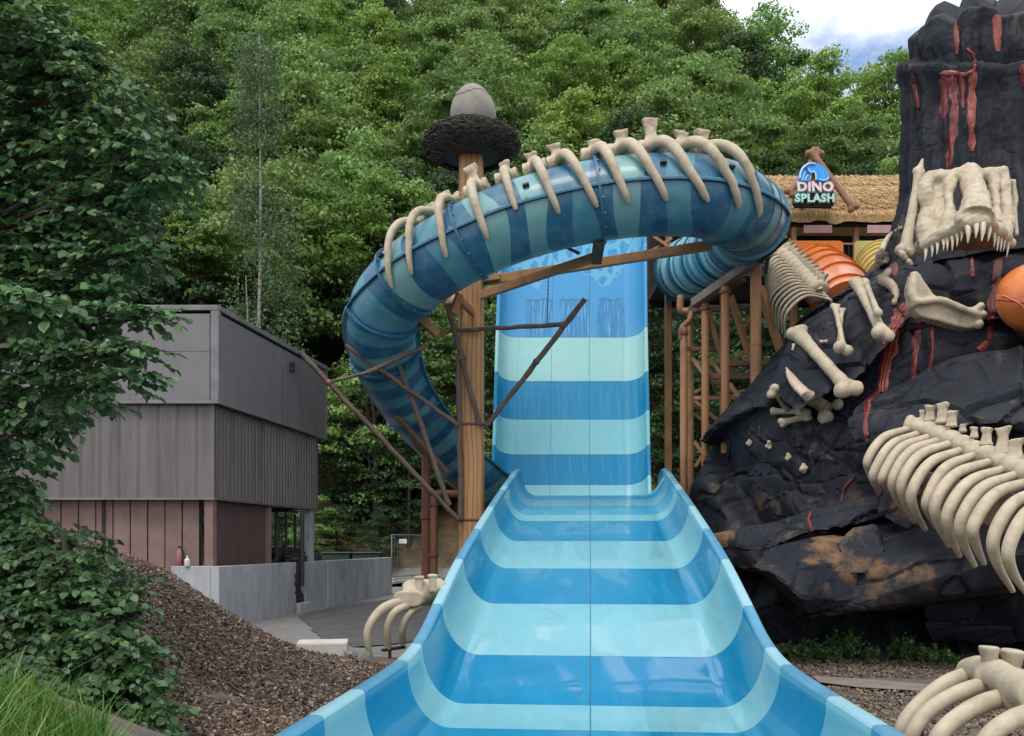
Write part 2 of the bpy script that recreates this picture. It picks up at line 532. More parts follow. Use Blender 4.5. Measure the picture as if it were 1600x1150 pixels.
def trough_section(flat, wid, hgt, n_flat=6, n_arc=10, lip=0.15, th=0.05):
    arc = [(flat + (wid - flat) * math.sin(a), hgt * (1 - math.cos(a))) for a in [math.pi / 2 * i / n_arc for i in range(1, n_arc + 1)]]
    inner = [(-x, z) for x, z in reversed(arc)] + [(-flat + 2 * flat * i / n_flat, 0) for i in range(n_flat + 1)] + arc
    lipR = [(wid + 0.015, hgt + 0.02), (wid + 0.04, hgt + 0.028), (wid + lip, hgt + 0.028), (wid + lip + 0.012, hgt + 0.01), (wid + lip, hgt - 0.05), (wid + lip - .03, hgt - .05), (wid + lip - .035, hgt - 0.02), (wid + th, hgt - 0.025)]
    outer = [(x + th * x / (abs(x) + .2), z - th) for x, z in inner[1:-1]]
    return [(-x, z) for x, z in reversed(lipR)] + inner + lipR + list(reversed(outer))

SECT = trough_section(1.42, 1.87, 0.66, lip=.12)
def trough_panel(y0, y1, gap=0.004):
    m = MB(); n = max(2, int((y1 - y0) / 0.18) + 1)
    rows = []
    for i in range(n + 1):
        y = y0 + gap + (y1 - y0 - 2 * gap) * i / n
        c, T, S, U = bed_frame(y)
        rows.append([c + S * x + U * z for x, z in SECT])
    m.grid(rows, closed=True)
    k = len(SECT); e = n * k
    m.f.append(list(range(k))); m.f.append([e + i for i in reversed(range(k))])
    return m

slide = thing('water_slide', 'wide open blue striped water slide running down towards the viewer', 'water slide', (slide_cx(12), 12, 0))
bounds = [3.0, 4.7, 6.15, 7.3, 9.05, 9.95, 11.36, 13.25, 15.27, 17.45, 19.6, 20.35, 21.65, 22.7, 24.9]
tones = ['light', 'dark', 'light', 'dark', 'light', 'dark', 'light', 'dark', 'light', 'dark', 'light', 'mid', 'light', 'mid']
for a, b, t in zip(bounds[:-1], bounds[1:], tones):
    pn = trough_panel(a, b).build('panel', M['slide_' + t], slide, smooth=40)
    for s_ in (-1, 1):        # paler top of the flange
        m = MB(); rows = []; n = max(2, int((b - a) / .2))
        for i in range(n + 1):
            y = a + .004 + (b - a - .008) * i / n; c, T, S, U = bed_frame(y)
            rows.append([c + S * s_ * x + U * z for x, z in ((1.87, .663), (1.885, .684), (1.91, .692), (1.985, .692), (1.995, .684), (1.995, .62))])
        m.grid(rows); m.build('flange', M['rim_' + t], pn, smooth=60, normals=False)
# centre joint, a dark sealed groove
m = MB(); rows = []
for i in range(140):
    y = 3 + 21.5 * i / 139; c, T, S, U = bed_frame(y)
    rows.append([c + S * s * 0.0055 + U * 0.003 for s in (-1, 1)])
m.grid(rows); m.build('seam', M['seam'], slide, normals=False)
# steel legs below the trough (outside of it, mostly hidden)
for y in (12.5, 15.5, 18.5, 21.5):
    for s in (-1, 1):
        c, T, S, U = bed_frame(y); q = c + S * s * 1.5
        MB().tube([(q.x, q.y, gz(q.x, q.y) - .1), (q.x, q.y, q.z - .04)], 0.08, 10).build('leg', M['galv'], slide, smooth=40)

# ------------------------------------------------------------------ boomerang wall behind it
def painted_wall(name):
    m, nt, b = nodes(name)
    tcn = nt.nodes.new('ShaderNodeTexCoord')
    uvs = nt.nodes.new('ShaderNodeSeparateXYZ'); nt.links.new(tcn.outputs['UV'], uvs.inputs[0])
    U, V = uvs.outputs[0], uvs.outputs[1]          # metres across from the centre, metres up the wall
    base = mixc_(nt, ramp(nt, V, [(0.0, 0.0), (1.0, 1.0)]), (0.06, 0.27, 0.50), (0.035, 0.24, 0.50))
    cl = tex(nt, tcn.outputs['UV'], 0.9, 5, 0.6)
    base = mixc_(nt, mth(nt, 'MULTIPLY', cl, 0.5), base, (0.11, 0.33, 0.52))
    # three painted waterfalls
    fall = None
    for x0, x1 in ((-1.36, -.56), (-.32, .54), (.80, 1.62)):
        e = mth(nt, 'MULTIPLY', mth(nt, 'SUBTRACT', tex(nt, coords(nt, 'UV', (9, 1.2, 1)), 1.0, 3), 0.5), 0.22)
        a = mth(nt, 'MULTIPLY', mth(nt, 'GREATER_THAN', mth(nt, 'ADD', U, e), x0), mth(nt, 'LESS_THAN', mth(nt, 'ADD', U, e), x1))
        fall = a if fall is None else mth(nt, 'MAXIMUM', fall, a)
    jag = mth(nt, 'MULTIPLY', tex(nt, coords(nt, 'UV', (14, .3, 1)), 1.0, 2), 0.25)
    inv = mth(nt, 'MULTIPLY', fall, mth(nt, 'LESS_THAN', mth(nt, 'ADD', V, jag), 1.36))
    streak = tex(nt, coords(nt, 'UV', (16, 0.9, 1)), 1.0, 4, 0.6)
    fcol = mixc_(nt, ramp(nt, streak, [(0.5, 0.0), (0.72, 1.0)]), (0.03, 0.19, 0.40), (0.24, 0.45, 0.58))
    col = mixc_(nt, mth(nt, 'MULTIPLY', inv, 0.85), base, fcol)
    edge = mth(nt, 'MULTIPLY', fall, mth(nt, 'MULTIPLY', mth(nt, 'GREATER_THAN', mth(nt, 'ADD', V, jag), 1.30), mth(nt, 'LESS_THAN', mth(nt, 'ADD', V, jag), 1.37)))
    col = mixc_(nt, mth(nt, 'MULTIPLY', edge, 0.4), col, (0.02, 0.09, 0.17))
    # splash net with bubbles above, running down in two tongues
    vd = nd(nt, 'ShaderNodeTexVoronoi', {'Vector': coords(nt, 'UV', (1, .62, 1)), 'Scale': 3.2, 'Randomness': 1.0}, feature='DISTANCE_TO_EDGE').outputs['Distance']
    wob = tex(nt, coords(nt, 'UV', (1, .8, 1)), 2.2, 4)
    net = mth(nt, 'GREATER_THAN', mth(nt, 'ADD', vd, mth(nt, 'MULTIPLY', wob, 0.25)), 0.28)
    tongue = mth(nt, 'ABSOLUTE', mth(nt, 'SUBTRACT', mth(nt, 'ABSOLUTE', mth(nt, 'ADD', U, .05)), 1.0))
    lim = mth(nt, 'ADD', mth(nt, 'MULTIPLY', tongue, 0.9), mth(nt, 'MULTIPLY', wob, 0.8))
    zone = mth(nt, 'GREATER_THAN', V, mth(nt, 'ADD', lim, 1.28))
    zone2 = mth(nt, 'GREATER_THAN', V, mth(nt, 'ADD', lim, 1.20))
    col = mixc_(nt, mth(nt, 'MULTIPLY', zone2, 0.8), col, (0.10, 0.36, 0.52))
    col = mixc_(nt, mth(nt, 'MULTIPLY', zone, .8), col, mixc_(nt, net, (0.11, 0.35, 0.50), (0.025, 0.20, 0.43)))
    nt.links.new(col, b.inputs['Base Color'])
    b.inputs['Roughness'].default_value = 0.35
    b.inputs['Specular IOR Level'].default_value = .2
    return m
def wall_gel(name, c, c2):
    m, nt, b = nodes(name)
    v = coords(nt, 'Object')
    f = tex(nt, v, 0.8, 6, 0.6)
    st = tex(nt, coords(nt, 'Object', (7, 1, 0.35)), 1.4, 7, 0.62)
    sp = tex(nt, v, 14, 3, 0.5)
    col = mixc_(nt, ramp(nt, f, [(0.35, 0.0), (0.68, 1.0)]), c, c2)
    col = mixc_(nt, mth(nt, 'MULTIPLY', ramp(nt, st, [(0.5, 0.0), (0.75, 1.0)]), 0.14), col, (0.40, 0.62, 0.66))
    col = mixc_(nt, mth(nt, 'MULTIPLY', ramp(nt, sp, [(0.55, 0.0), (0.7, 1.0)]), 0.12), col, (0.03, 0.2, 0.35))
    nt.links.new(col, b.inputs['Base Color'])
    b.inputs['Roughness'].default_value = 0.3; b.inputs['Specular IOR Level'].default_value = .25
    return m
M['wall_dark'] = wall_gel('wall_dark', (0.012, 0.215, 0.40), (0.010, 0.195, 0.375))
M['wall_deep'] = wall_gel('wall_deep', (0.004, 0.20, 0.385), (0.004, 0.18, 0.355))
M['wall_light'] = wall_gel('wall_light', (0.26, 0.52, 0.53), (0.31, 0.545, 0.51))
M['wall_light_low'] = wall_gel('wall_light_low', (0.17, 0.44, 0.50), (0.19, 0.465, 0.505))
M['wall_paint'] = painted_wall('wall_paint')
wprof = catmull([Vector((890, 24.7, 2.75)), Vector((890, 25.05, 3.1)), Vector((890, 25.35, 3.6)), Vector((890.5, 25.75, 4.67)), Vector((891, 26.1, 5.73)), Vector((891, 26.42, 6.9)), Vector((891.5, 26.8, 8.28)), Vector((892.5, 27.25, 10.0)), Vector((893, 27.6, 11.5)), Vector((893.5, 27.85, 12.75))], 200)
wprof = [Vector(((p.x - CX) / F * p.y, p.y, p.z)) for p in wprof]
WS = trough_section(1.6, 2.12, 0.6, 8, 9, 0.09, 0.05)
def wall_rows(z0, z1):
    sel = []
    n = max(5, int((z1 - z0) / .16))
    for i in range(n + 1):
        z = z0 + .004 + (z1 - z0 - .008) * i / n
        j = min(range(len(wprof) - 1), key=lambda k: abs((wprof[k].z + wprof[k + 1].z) / 2 - z))
        a, b = wprof[j], wprof[j + 1]
        t = (z - a.z) / (b.z - a.z); p = a.lerp(b, t); T = (b - a).normalized()
        sel.append((p, T))
    return sel
def wall_panel(z0, z1):
    m = MB(); rows = []; uvs = []
    for p, T in wall_rows(z0, z1):
        S = Vector((1, 0, 0)); U = Vector((0, -T.z, T.y)).normalized()
        rows.append([p + S * x + U * z for x, z in WS]); uvs.append([(x + 1e-5, p.z - 8.28) for x, z in WS])
    m.grid(rows, uvs, closed=True)
    k = len(WS); e = (len(rows) - 1) * k
    m.f.append(list(range(k))); m.f.append([e + i for i in reversed(range(k))])
    return m
wall = thing('slide_wall', 'tall upright striped blue slide wall with painted waterfalls at the top', 'slide wall', (1.7, 26.5, 0.5))
zb = [2.9, 3.78, 4.67, 5.73, 6.9, 8.28, 12.7]
for a, b, t in zip(zb[:-1], zb[1:], ['light_low', 'deep', 'light_low', 'dark', 'light', 'paint']):
    wall_panel(a, b).build('panel', M['wall_' + t], wall, smooth=40)
for x, w in ((-.56, .005), (.56, .006), (-1.55, .003), (1.55, .003)):
    m = MB(); rows = []
    for p, T in wall_rows(3.1, 12.6):
        U = Vector((0, -T.z, T.y)).normalized()
        rows.append([p + Vector((x + s * w, 0, 0)) + U * .004 for s in (-1, 1)])
    m.grid(rows); m.build('seam', M['slide_mid'] if w < .004 else M['seam'], wall, normals=False)
for x in (-1.9, 1.9):       # back frame
    MB().beam((1.75 + x, 28.4, gz(0, 28)), (1.75 + x, 28.4, 12.2), .25, .25).build('back_post', M['galv'], wall, bevel=.01)
for z in (5, 8, 11):
    MB().beam((-.2, 28.35, z), (3.7, 28.35, z), .16, .16).build('back_rail', M['galv'], wall, bevel=.01)
# ------------------------------------------------------------------ closed tube slide
def tube_paint(name, dark, light, pale, freq, wave, fade=0.25):
    m, nt, b = nodes(name)
    t = nt.nodes.new('ShaderNodeTexCoord')
    sp = nt.nodes.new('ShaderNodeSeparateXYZ'); nt.links.new(t.outputs['UV'], sp.inputs[0])
    U, V = sp.outputs[0], sp.outputs[1]
    nz = tex(nt, coords(nt, 'UV', (0.55, 1.1, 1)), 1.3, 1.0, 0.4)
    w = mth(nt, 'MULTIPLY', mth(nt, 'SINE', mth(nt, 'ADD', mth(nt, 'MULTIPLY', V, 6.283 * 2), mth(nt, 'MULTIPLY', U, 1.1))), wave)
    ph = mth(nt, 'ADD', mth(nt, 'MULTIPLY', U, freq), mth(nt, 'ADD', w, mth(nt, 'MULTIPLY', nz, 0.28)))
    fr = mth(nt, 'FRACT', ph)
    # band edges pinch and swell round the tube
    sw = mth(nt, 'ADD', 0.5, mth(nt, 'MULTIPLY', mth(nt, 'SINE', mth(nt, 'ADD', mth(nt, 'MULTIPLY', V, 6.283 * 2), mth(nt, 'MULTIPLY', U, 2.3))), 0.10))
    isl = mth(nt, 'GREATER_THAN', fr, sw)
    half = mth(nt, 'GREATER_THAN', mth(nt, 'FRACT', mth(nt, 'MULTIPLY', mth(nt, 'FLOOR', ph), 0.3819)), 0.55)
    lcol = mixc_(nt, half, light, pale)
    col = mixc_(nt, isl, dark, lcol)
    v = coords(nt, 'Object')
    g = tex(nt, v, 2.3, 9, 0.7)
    col = mixc_(nt, mth(nt, 'MULTIPLY', ramp(nt, g, [(0.45, 0.0), (0.75, 1.0)]), fade), col, (0.28, 0.42, 0.45))
    gr = tex(nt, v, 6.0, 8, 0.7)
    col = mixc_(nt, mth(nt, 'MULTIPLY', ramp(nt, gr, [(0.55, 0.0), (0.8, 1.0)]), 0.3), col, (0.05, 0.09, 0.10))
    nt.links.new(col, b.inputs['Base Color'])
    nt.links.new(mth(nt, 'ADD', 0.3, mth(nt, 'MULTIPLY', g, 0.25)), b.inputs['Roughness'])
    b.inputs['Coat Weight'].default_value = 0.15
    return m
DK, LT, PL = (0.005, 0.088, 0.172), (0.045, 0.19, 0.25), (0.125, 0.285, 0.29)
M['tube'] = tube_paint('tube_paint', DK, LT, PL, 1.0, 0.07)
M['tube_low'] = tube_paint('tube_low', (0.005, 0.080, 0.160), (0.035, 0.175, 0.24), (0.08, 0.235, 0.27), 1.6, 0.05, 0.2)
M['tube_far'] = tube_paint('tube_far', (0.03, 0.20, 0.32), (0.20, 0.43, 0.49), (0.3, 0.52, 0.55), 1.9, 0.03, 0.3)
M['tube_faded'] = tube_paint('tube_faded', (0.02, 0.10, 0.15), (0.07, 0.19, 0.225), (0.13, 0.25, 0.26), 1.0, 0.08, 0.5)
M['flange'] = mk('flange', (0.09, 0.26, 0.36), (0.05, 0.18, 0.27), 6, 0.45, dirt=(0.25, 0.36, 0.40), dirt_amt=0.5)
M['flange_dark'] = mk('flange_dark', (0.012, 0.08, 0.14), (0.02, 0.12, 0.2), 6, 0.45)
M['flange_pale'] = mk('flange_pale', (0.30, 0.48, 0.53), (0.22, 0.40, 0.46), 6, 0.45)
M['bolt'] = mk('bolt', (0.25, 0.26, 0.27), None, 9, 0.4, metallic=0.6)

TP = [(1062, 425, 27.5), (1105, 405, 25.5), (1150, 378, 23.2), (1173, 352, 21.3), (1155, 328, 20.0), (1100, 308, 19.3), (1020, 305, 19.2), (940, 313, 19.3), (860, 330, 19.4), (780, 356, 19.6), (702, 394, 19.9), (642, 434, 20.4), (603, 480, 21.0), (597, 530, 21.7), (612, 577, 22.4), (645, 627, 23.1), (690, 677, 23.8), (740, 727, 24.4), (778, 764, 25.0)]
TN = 361
TC = catmull([P(*q) for q in TP], TN)
TR = 0.84
TARC = [0.0]
for i in range(1, TN): TARC.append(TARC[-1] + (TC[i] - TC[i - 1]).length)
def tube_frame(f):
    """f in control-point units"""
    u = f / (len(TP) - 1) * (TN - 1)
    i = min(max(int(u), 0), TN - 2); t = u - i
    c = TC[i].lerp(TC[i + 1], t)
    a = TC[max(0, i - 2)]; b = TC[min(TN - 1, i + 3)]
    T = (b - a).normalized()
    S = Vector((0, 0, 1)).cross(T).normalized()
    return c, T, S, T.cross(S), TARC[i] * (1 - t) + TARC[i + 1] * t
def tube_pt(f, phi, r):
    c, T, S, U, s = tube_frame(f)
    return c + S * (math.cos(phi) * r) + U * (math.sin(phi) * r)

def half_shell(f0, f1, p0, p1, r=TR, th=0.03, step=0.12, n=20):
    m = MB(); k = max(3, int((f1 - f0) / step))
    rows = []; uvs = []
    for i in range(k + 1):
        f = f0 + (f1 - f0) * i / k
        c, T, S, U, s = tube_frame(f)
        ring = []; uv = []
        for rr, order in ((r, range(n + 1)), (r - th, range(n, -1, -1))):
            for j in order:
                a = p0 + (p1 - p0) * j / n
                ring.append(c + S * (math.cos(a) * rr) + U * (math.sin(a) * rr)); uv.append((s + 1e-4, a / (2 * math.pi)))
        rows.append(ring); uvs.append(uv)
    m.grid(rows, uvs, closed=True)
    q = len(rows[0]); e = k * q
    m.f.append(list(range(q))); m.f.append([e + i for i in reversed(range(q))])
    return m
def ring_flange(f, r0, r1, w, p0=0, p1=2 * math.pi, n=44):
    m = MB(); c, T, S, U, s = tube_frame(f); rows = []
    closed = abs(p1 - p0 - 2 * math.pi) < 1e-6
    for j in range(n + (0 if closed else 1)):
        a = p0 + (p1 - p0) * j / n
        D = S * math.cos(a) + U * math.sin(a)
        rows.append([c + D * r0 - T * w, c + D * r1 - T * w, c + D * r1 + T * w, c + D * r0 + T * w])
    if closed: rows.append(rows[0])
    m.grid(rows, closed=True)
    return m
def seam_flange(f0, f1, phi, r0=TR - .01, r1=TR + .075, th=.022):
    m = MB(); rows = []; k = max(3, int((f1 - f0) / .12))
    for i in range(k + 1):
        f = f0 + (f1 - f0) * i / k; c, T, S, U, s = tube_frame(f)
        D = S * math.cos(phi) + U * math.sin(phi); E = -S * math.sin(phi) + U * math.cos(phi)
        rows.append([c + D * r0 - E * th, c + D * r1 - E * th, c + D * r1 + E * th, c + D * r0 + E * th])
    m.grid(rows, closed=True); m.f.append([0, 1, 2, 3]); e = k * 4; m.f.append([e + 3, e + 2, e + 1, e])
    return m

tube = thing('tube_slide', 'big teal and blue banded tube slide looping in the air round the post', 'tube slide', (P(*TP[10]).x, 20.5, 0.5))
OPEN_F = 12.15
stations = [0.0, 1.05, 2.3, 3.35, 4.45, 7.05, 9.6, 11.15, OPEN_F]
for a, b in zip(stations[:-1], stations[1:]):
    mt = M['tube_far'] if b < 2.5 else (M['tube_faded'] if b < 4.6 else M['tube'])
    half_shell(a, b, 0.0, math.pi).build('upper_shell', mt, tube, smooth=50)
    half_shell(a, b, math.pi, 2 * math.pi).build('lower_shell', mt, tube, smooth=50)
st2 = [OPEN_F, 13.5, 15.1, 16.6, 18.0]
for a, b in zip(st2[:-1], st2[1:]):
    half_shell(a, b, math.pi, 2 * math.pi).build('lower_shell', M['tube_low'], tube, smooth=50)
for f in stations[2:-1]:
    ring_flange(f, TR - .01, TR + .07, .03).build('ring_flange', M['flange_dark'] if f > 4 else M['flange'], tube, smooth=35)
for f in [OPEN_F] + st2[1:-1]:
    ring_flange(f, TR - .01, TR + .075, .03, math.pi, 2 * math.pi, 24).build('ring_flange', M['flange_dark'], tube, smooth=35)
for k in range(9):
    ring_flange(0.1 + k * .26, TR - .01, TR + .05, .028).build('ring_flange', M['flange_pale'] if k % 2 else M['flange_dark'], tube, smooth=35)
for f in (3.0, 3.2, 3.75, 4.05):
    ring_flange(f, TR - .01, TR + .025, .012).build('ring_rib', M['tube_faded'], tube, smooth=35)
for a, b in ((2.3, 4.45), (4.45, 7.05), (7.05, 9.6), (9.6, OPEN_F)):
    for ph in (0.0, math.pi):
        seam_flange(a, b, ph).build('seam_flange', M['flange_dark'], tube, smooth=35)
        m = MB(); rows = []
        seam_flange(a, b, ph + .05 * (1 if ph == 0 else -1), TR - .01, TR + .05, .012).build('seam_lip', M['flange'], tube, smooth=35)
for a, b in ((OPEN_F, 15.1), (15.1, 18.0)):
    seam_flange(a, b, 0.0, TR - .02, TR + .09, .03).build('rim', M['flange'], tube, smooth=35)
    seam_flange(a, b, math.pi, TR - .02, TR + .09, .03).build('rim', M['flange_dark'], tube, smooth=35)
# bolts on the joint rings and along the front seam
bolt_mb = MB().lathe([(0.0, .03), (.02, .03), (.022, 0), (.022, -.03)], n=6)
bme = bolt_mb.mesh('bolt'); bme.materials.append(M['bolt'])
def put_bolt(p, nrm):
    o = bpy.data.objects.new('bolt', bme); COL.objects.link(o); o.parent = tube
    o.matrix_basis = Matrix.Translation(p - ORG[tube.name]) @ nrm.to_track_quat('Z', 'Y').to_matrix().to_4x4()
for f in (7.05, 9.6, 11.15, 13.5, 15.1):
    c, T, S, U, s = tube_frame(f)
    for k in range(14):
        a = -math.pi * .9 + k * .115 * math.pi
        if f > OPEN_F and math.sin(a) > 0: continue
        put_bolt(tube_pt(f, a, TR + .035) - T * .035, -T)
f = 4.6
while f < 11.1:
    put_bolt(tube_pt(f, .03, TR + .05) + Vector((0, 0, .03)), Vector((0, 0, 1))); f += .34
# lifting lugs on top of the joints
for f in (4.9, 5.9, 8.3, 10.4, 11.0):
    c, T, S, U, s = tube_frame(f)
    p = tube_pt(f, math.radians(24), TR + .03); D = (p - c).normalized()
    MB().beam(p - T * .07, p + T * .07, .05, .12, up=D).build('lug', M['black'], tube, bevel=.008)

# blue mounting board at the start
bb = MB().beam(P(1058, 432, 27.7) + Vector((-.35, 0, 0)), P(1058, 432, 27.7) + Vector((1.0, 0, 0)), .12, 1.5)
brd = bb.build('start_board', mk('blue_board', (0.03, 0.22, 0.42), (0.02, 0.17, 0.34), 3, 0.45), tube, bevel=.02)

# ------------------------------------------------------------------ bones
def rib_curve(pts, n=18): return catmull(pts, n)
def taper(n, r0, r1, bulge=0.0):
    return [(r0 + (r1 - r0) * (i / (n - 1)) ** 1.2) * (1 + bulge * math.sin(math.pi * i / (n - 1))) for i in range(n)]

ORD = ['first', 'second', 'third', 'fourth', 'fifth', 'sixth', 'seventh', 'eighth', 'ninth', 'tenth', 'eleventh', 'twelfth', 'thirteenth', 'fourteenth']
def vertebra_mesh(c, along, up, side, L, r, spine_h, seed, lean=0.0):
    rr = random.Random(seed)
    m = MB()
    a = c - along * L / 2; b = c + along * L / 2
    pts = [a.lerp(b, t) for t in (0, .12, .5, .88, 1)]
    m.tube(pts, [r * 1.15, r * 1.3, r * .8, r * 1.25, r * 1.1], 14)
    base = c + up * r * .3; top = base + up * spine_h + along * lean
    w0 = L * .40
    # neural spine: a plate that narrows, then flares to a ragged top
    sec = []
    for t, w, th in ((0, 1.25, .75), (.3, .85, .5), (.6, .72, .42), (.85, 1.0, .6), (1.0, 1.08 + rr.uniform(-.1, .2), .66)):
        q = base.lerp(top, t); hw_ = w0 * w * .5 * 1.25; ht = w0 * th * .5 * 1.3
        tilt = up * (.10 * w0 if t == 1 else 0) * rr.uniform(-1, 1)
        sec.append([q - along * hw_ - side * ht - tilt, q + along * hw_ - side * ht + tilt, q + along * hw_ + side * ht + tilt, q - along * hw_ + side * ht - tilt])
    m.grid(sec, closed=True); k0 = len(m.v) - 20; m.f.append([k0, k0 + 1, k0 + 2, k0 + 3]); m.f.append([k0 + 19, k0 + 18, k0 + 17, k0 + 16])
    for s in (-1, 1):
        q = c + side * s * r * 1.35 + up * r * .35
        m.tube([c + up * r * .2, q], [r * .55, r * .38], 9)
        m.ball(q, r * .42)
    return m
# (tip x, tip y) come from the photograph; f0/f1 along the tube in control-point units
ribs = [(10.42, 11.05, .12, .95, -30), (10.05, 10.55, .14, .95, -30), (9.62, 9.9, .20, 1.0, -30), (9.15, 9.18, .46, 1.1, -30), (8.62, 8.55, .26, 1.0, -8),
        (8.1, 7.86, .26, 1.05, -26), (7.65, 7.15, .30, 1.05, -28), (7.02, 6.5, .22, 1.15, -28), (6.56, 5.85, .34, 1.15, -28), (6.0, 5.22, .54, 1.2, -28), (5.46, 4.76, .26, 1.15, -30), (5.06, 4.36, .34, 1.15, -32)]
for i, (f0, f1, sh, k, a1) in enumerate(ribs):
    c, T, S, U, s = tube_frame(f0)
    top = tube_pt(f0, R(88), TR + .13)
    root = thing('rib_bone', 'pale curved rib with vertebra on the blue tube, %s from the left' % ORD[i], 'bone', top, 'rib bones along the blue tube')
    vm = vertebra_mesh(top, T, U, S, .52 * k, .13 * k, sh + .05, i, lean=random.Random(i).uniform(-.06, .1))
    me = remeshed(vm, 'vertebra', top, .026, 2, .025, 6)
    link('vertebra', me, M['bone'], root, top)
    n = 22; pts = []; rad = []
    for j in range(n):
        t = j / (n - 1)
        f = f0 + (f1 - f0) * (t ** 1.15)
        ph = R(84 + (a1 - 84) * t)
        rr = TR + .15 + .10 * math.sin(math.pi * min(1, t * 1.5)) - .08 * t
        pts.append(tube_pt(f, ph, rr)); rad.append(.115 * k * (1 - t) ** .6 * .55 + .048 * k if t < .97 else .034)
    m = MB().tube(pts, rad, 12); 
    m.build('rib', M['bone'], root, smooth=60)

# ------------------------------------------------------------------ timber post with nest and egg
def timber(name, c1, c2, line, zs=1.0, freq=7.0, dist=5.0):
    m, nt, b = nodes(name)
    v = coords(nt, 'Object', (1, 1, 0.22 * zs))
    w = nd(nt, 'ShaderNodeTexWave', {'Vector': v, 'Scale': freq / 2, 'Distortion': dist, 'Detail': 1.0, 'Detail Scale': .7}, wave_type='BANDS', bands_direction='X', wave_profile='SIN').outputs['Fac']
    n1 = tex(nt, coords(nt, 'Object', (1, 1, .2)), 3, 7, .65)
    col = mixc_(nt, ramp(nt, n1, [(0.3, 0.0), (0.7, 1.0)]), c1, c2)
    col = mixc_(nt, mth(nt, 'MULTIPLY', ramp(nt, w, [(0.0, 1.0), (0.16, 0.0)]), 0.75), col, line)
    n2 = tex(nt, coords(nt, 'Object', (1, 1, .7)), 1.6, 9, .7)
    col = mixc_(nt, mth(nt, 'MULTIPLY', ramp(nt, n2, [(0.5, 0.0), (0.75, 1.0)]), 0.4), col, tuple(x * .35 for x in c1))
    nt.links.new(col, b.inputs['Base Color'])
    b.inputs['Roughness'].default_value = .62
    bump(nt, b, w, .25, .012)
    return m
M['timber'] = timber('timber', (0.43, 0.225, 0.09), (0.35, 0.17, 0.065), (0.085, 0.038, 0.016), freq=5.0, dist=9)
M['beam_wood'] = mk('beam_wood', (0.38, 0.195, 0.085), (0.30, 0.145, 0.06), 3, 0.6, 0.15, 20, stretch=(1, 1, .3), dirt=(0.08, 0.05, 0.03), dirt_amt=0.5)
M['branch'] = mk('branch', (0.11, 0.075, 0.055), (0.065, 0.045, 0.035), 7, 0.75, 0.5, 25, dirt=(0.19, 0.10, 0.06), dirt_amt=0.4, dirt_scale=2)
M['rust'] = mk('rust_paint', (0.20, 0.085, 0.045), (0.145, 0.06, 0.035), 4, 0.62, 0.15, 25, dirt=(0.07, 0.035, 0.025), dirt_amt=0.6)
M['chain'] = mk('chain', (0.03, 0.05, 0.07), None, 6, .5, metallic=.5)
cb = P(736.5, 850, 22); cb.z = gz(cb.x, 22)
post = thing('timber_post', 'tall wood grained square post with branches and arms beside the blue wall', 'post', cb)
hw = .325
m = MB(); rows = []
for i in range(50):
    z = cb.z - .1 + (11.75 - cb.z) * i / 49
    w = hw * (1 - .08 * i / 49)
    ring = []
    for k in range(20):
        a = 2 * math.pi * (k + .5) / 20
        q = 5.0; r = w / (abs(math.cos(a)) ** q + abs(math.sin(a)) ** q) ** (1 / q)
        r *= 1 + .02 * noise.noise(Vector((k, z * .7, 1)))
        ring.append(Vector((cb.x + r * math.cos(a), 22 + r * math.sin(a), z)))
    rows.append(ring)
m.grid(rows, closed=True); m.f.append(list(range(19, -1, -1))); m.f.append([49 * 20 + k for k in range(20)])
m.build('trunk', M['timber'], post, smooth=30)
def log(a, b, r, n=9, mat='branch', name='branch', wob=.012, sd=0):
    a = Vector(a); b = Vector(b); L = (b - a).length; k = max(4, int(L / .25))
    pts = []; rad = []
    for i in range(k + 1):
        t = i / k; p = a.lerp(b, t)
        q = Vector((p.x * 3 + sd, p.y * 3, p.z * 3))
        pts.append(p + Vector((noise.noise(q), noise.noise(q + Vector((5, 5, 5))), noise.noise(q + Vector((9, 1, 3))))) * wob * 2.5)
        rad.append(r * (1 + .22 * noise.noise(q * 1.7)))
    return MB().tube(pts, rad, n).build(name, M[mat], post, smooth=50)
D0 = 21.55
for (x0, y0, d0, x1, y1, d1, w) in [(469, 551, 20.6, 514, 599, 20.7, 8), (514, 598, 20.7, 715, 812, 21.5, 8), (514, 598, 20.7, 572, 583, 20.7, 5), (572, 583, 20.7, 668, 540, 21.2, 7),
                                    (540, 540, 21.2, 716, 664, 21.5, 7), (620, 562, 21.4, 642, 618, 21.5, 6), (642, 618, 21.5, 702, 790, 21.6, 8), (697, 470, 21.5, 722, 560, 21.5, 8),
                                    (722, 560, 21.5, 748, 664, 21.6, 7), (714, 516, 21.5, 878, 507, 21.2, 7), (762, 664, 21.55, 914, 467, 20.9, 8), (716, 560, 21.55, 720, 812, 21.6, 8), (612, 640, 22.5, 700, 740, 22.4, 9)]:
    log(P(x0, y0, d0), P(x1, y1, d1), w * .5 / F * D0 * 1.05, sd=x0)
for x, y, d in ((838, 565, 21.1), (878, 508, 21.0), (514, 598, 20.7), (642, 618, 21.5), (722, 560, 21.5)):
    q = P(x, y, d); m = MB().ball(q, .085, nu=10, nv=6); m.build('knot', M['rust'] if x < 520 else M['branch'], post, smooth=60)
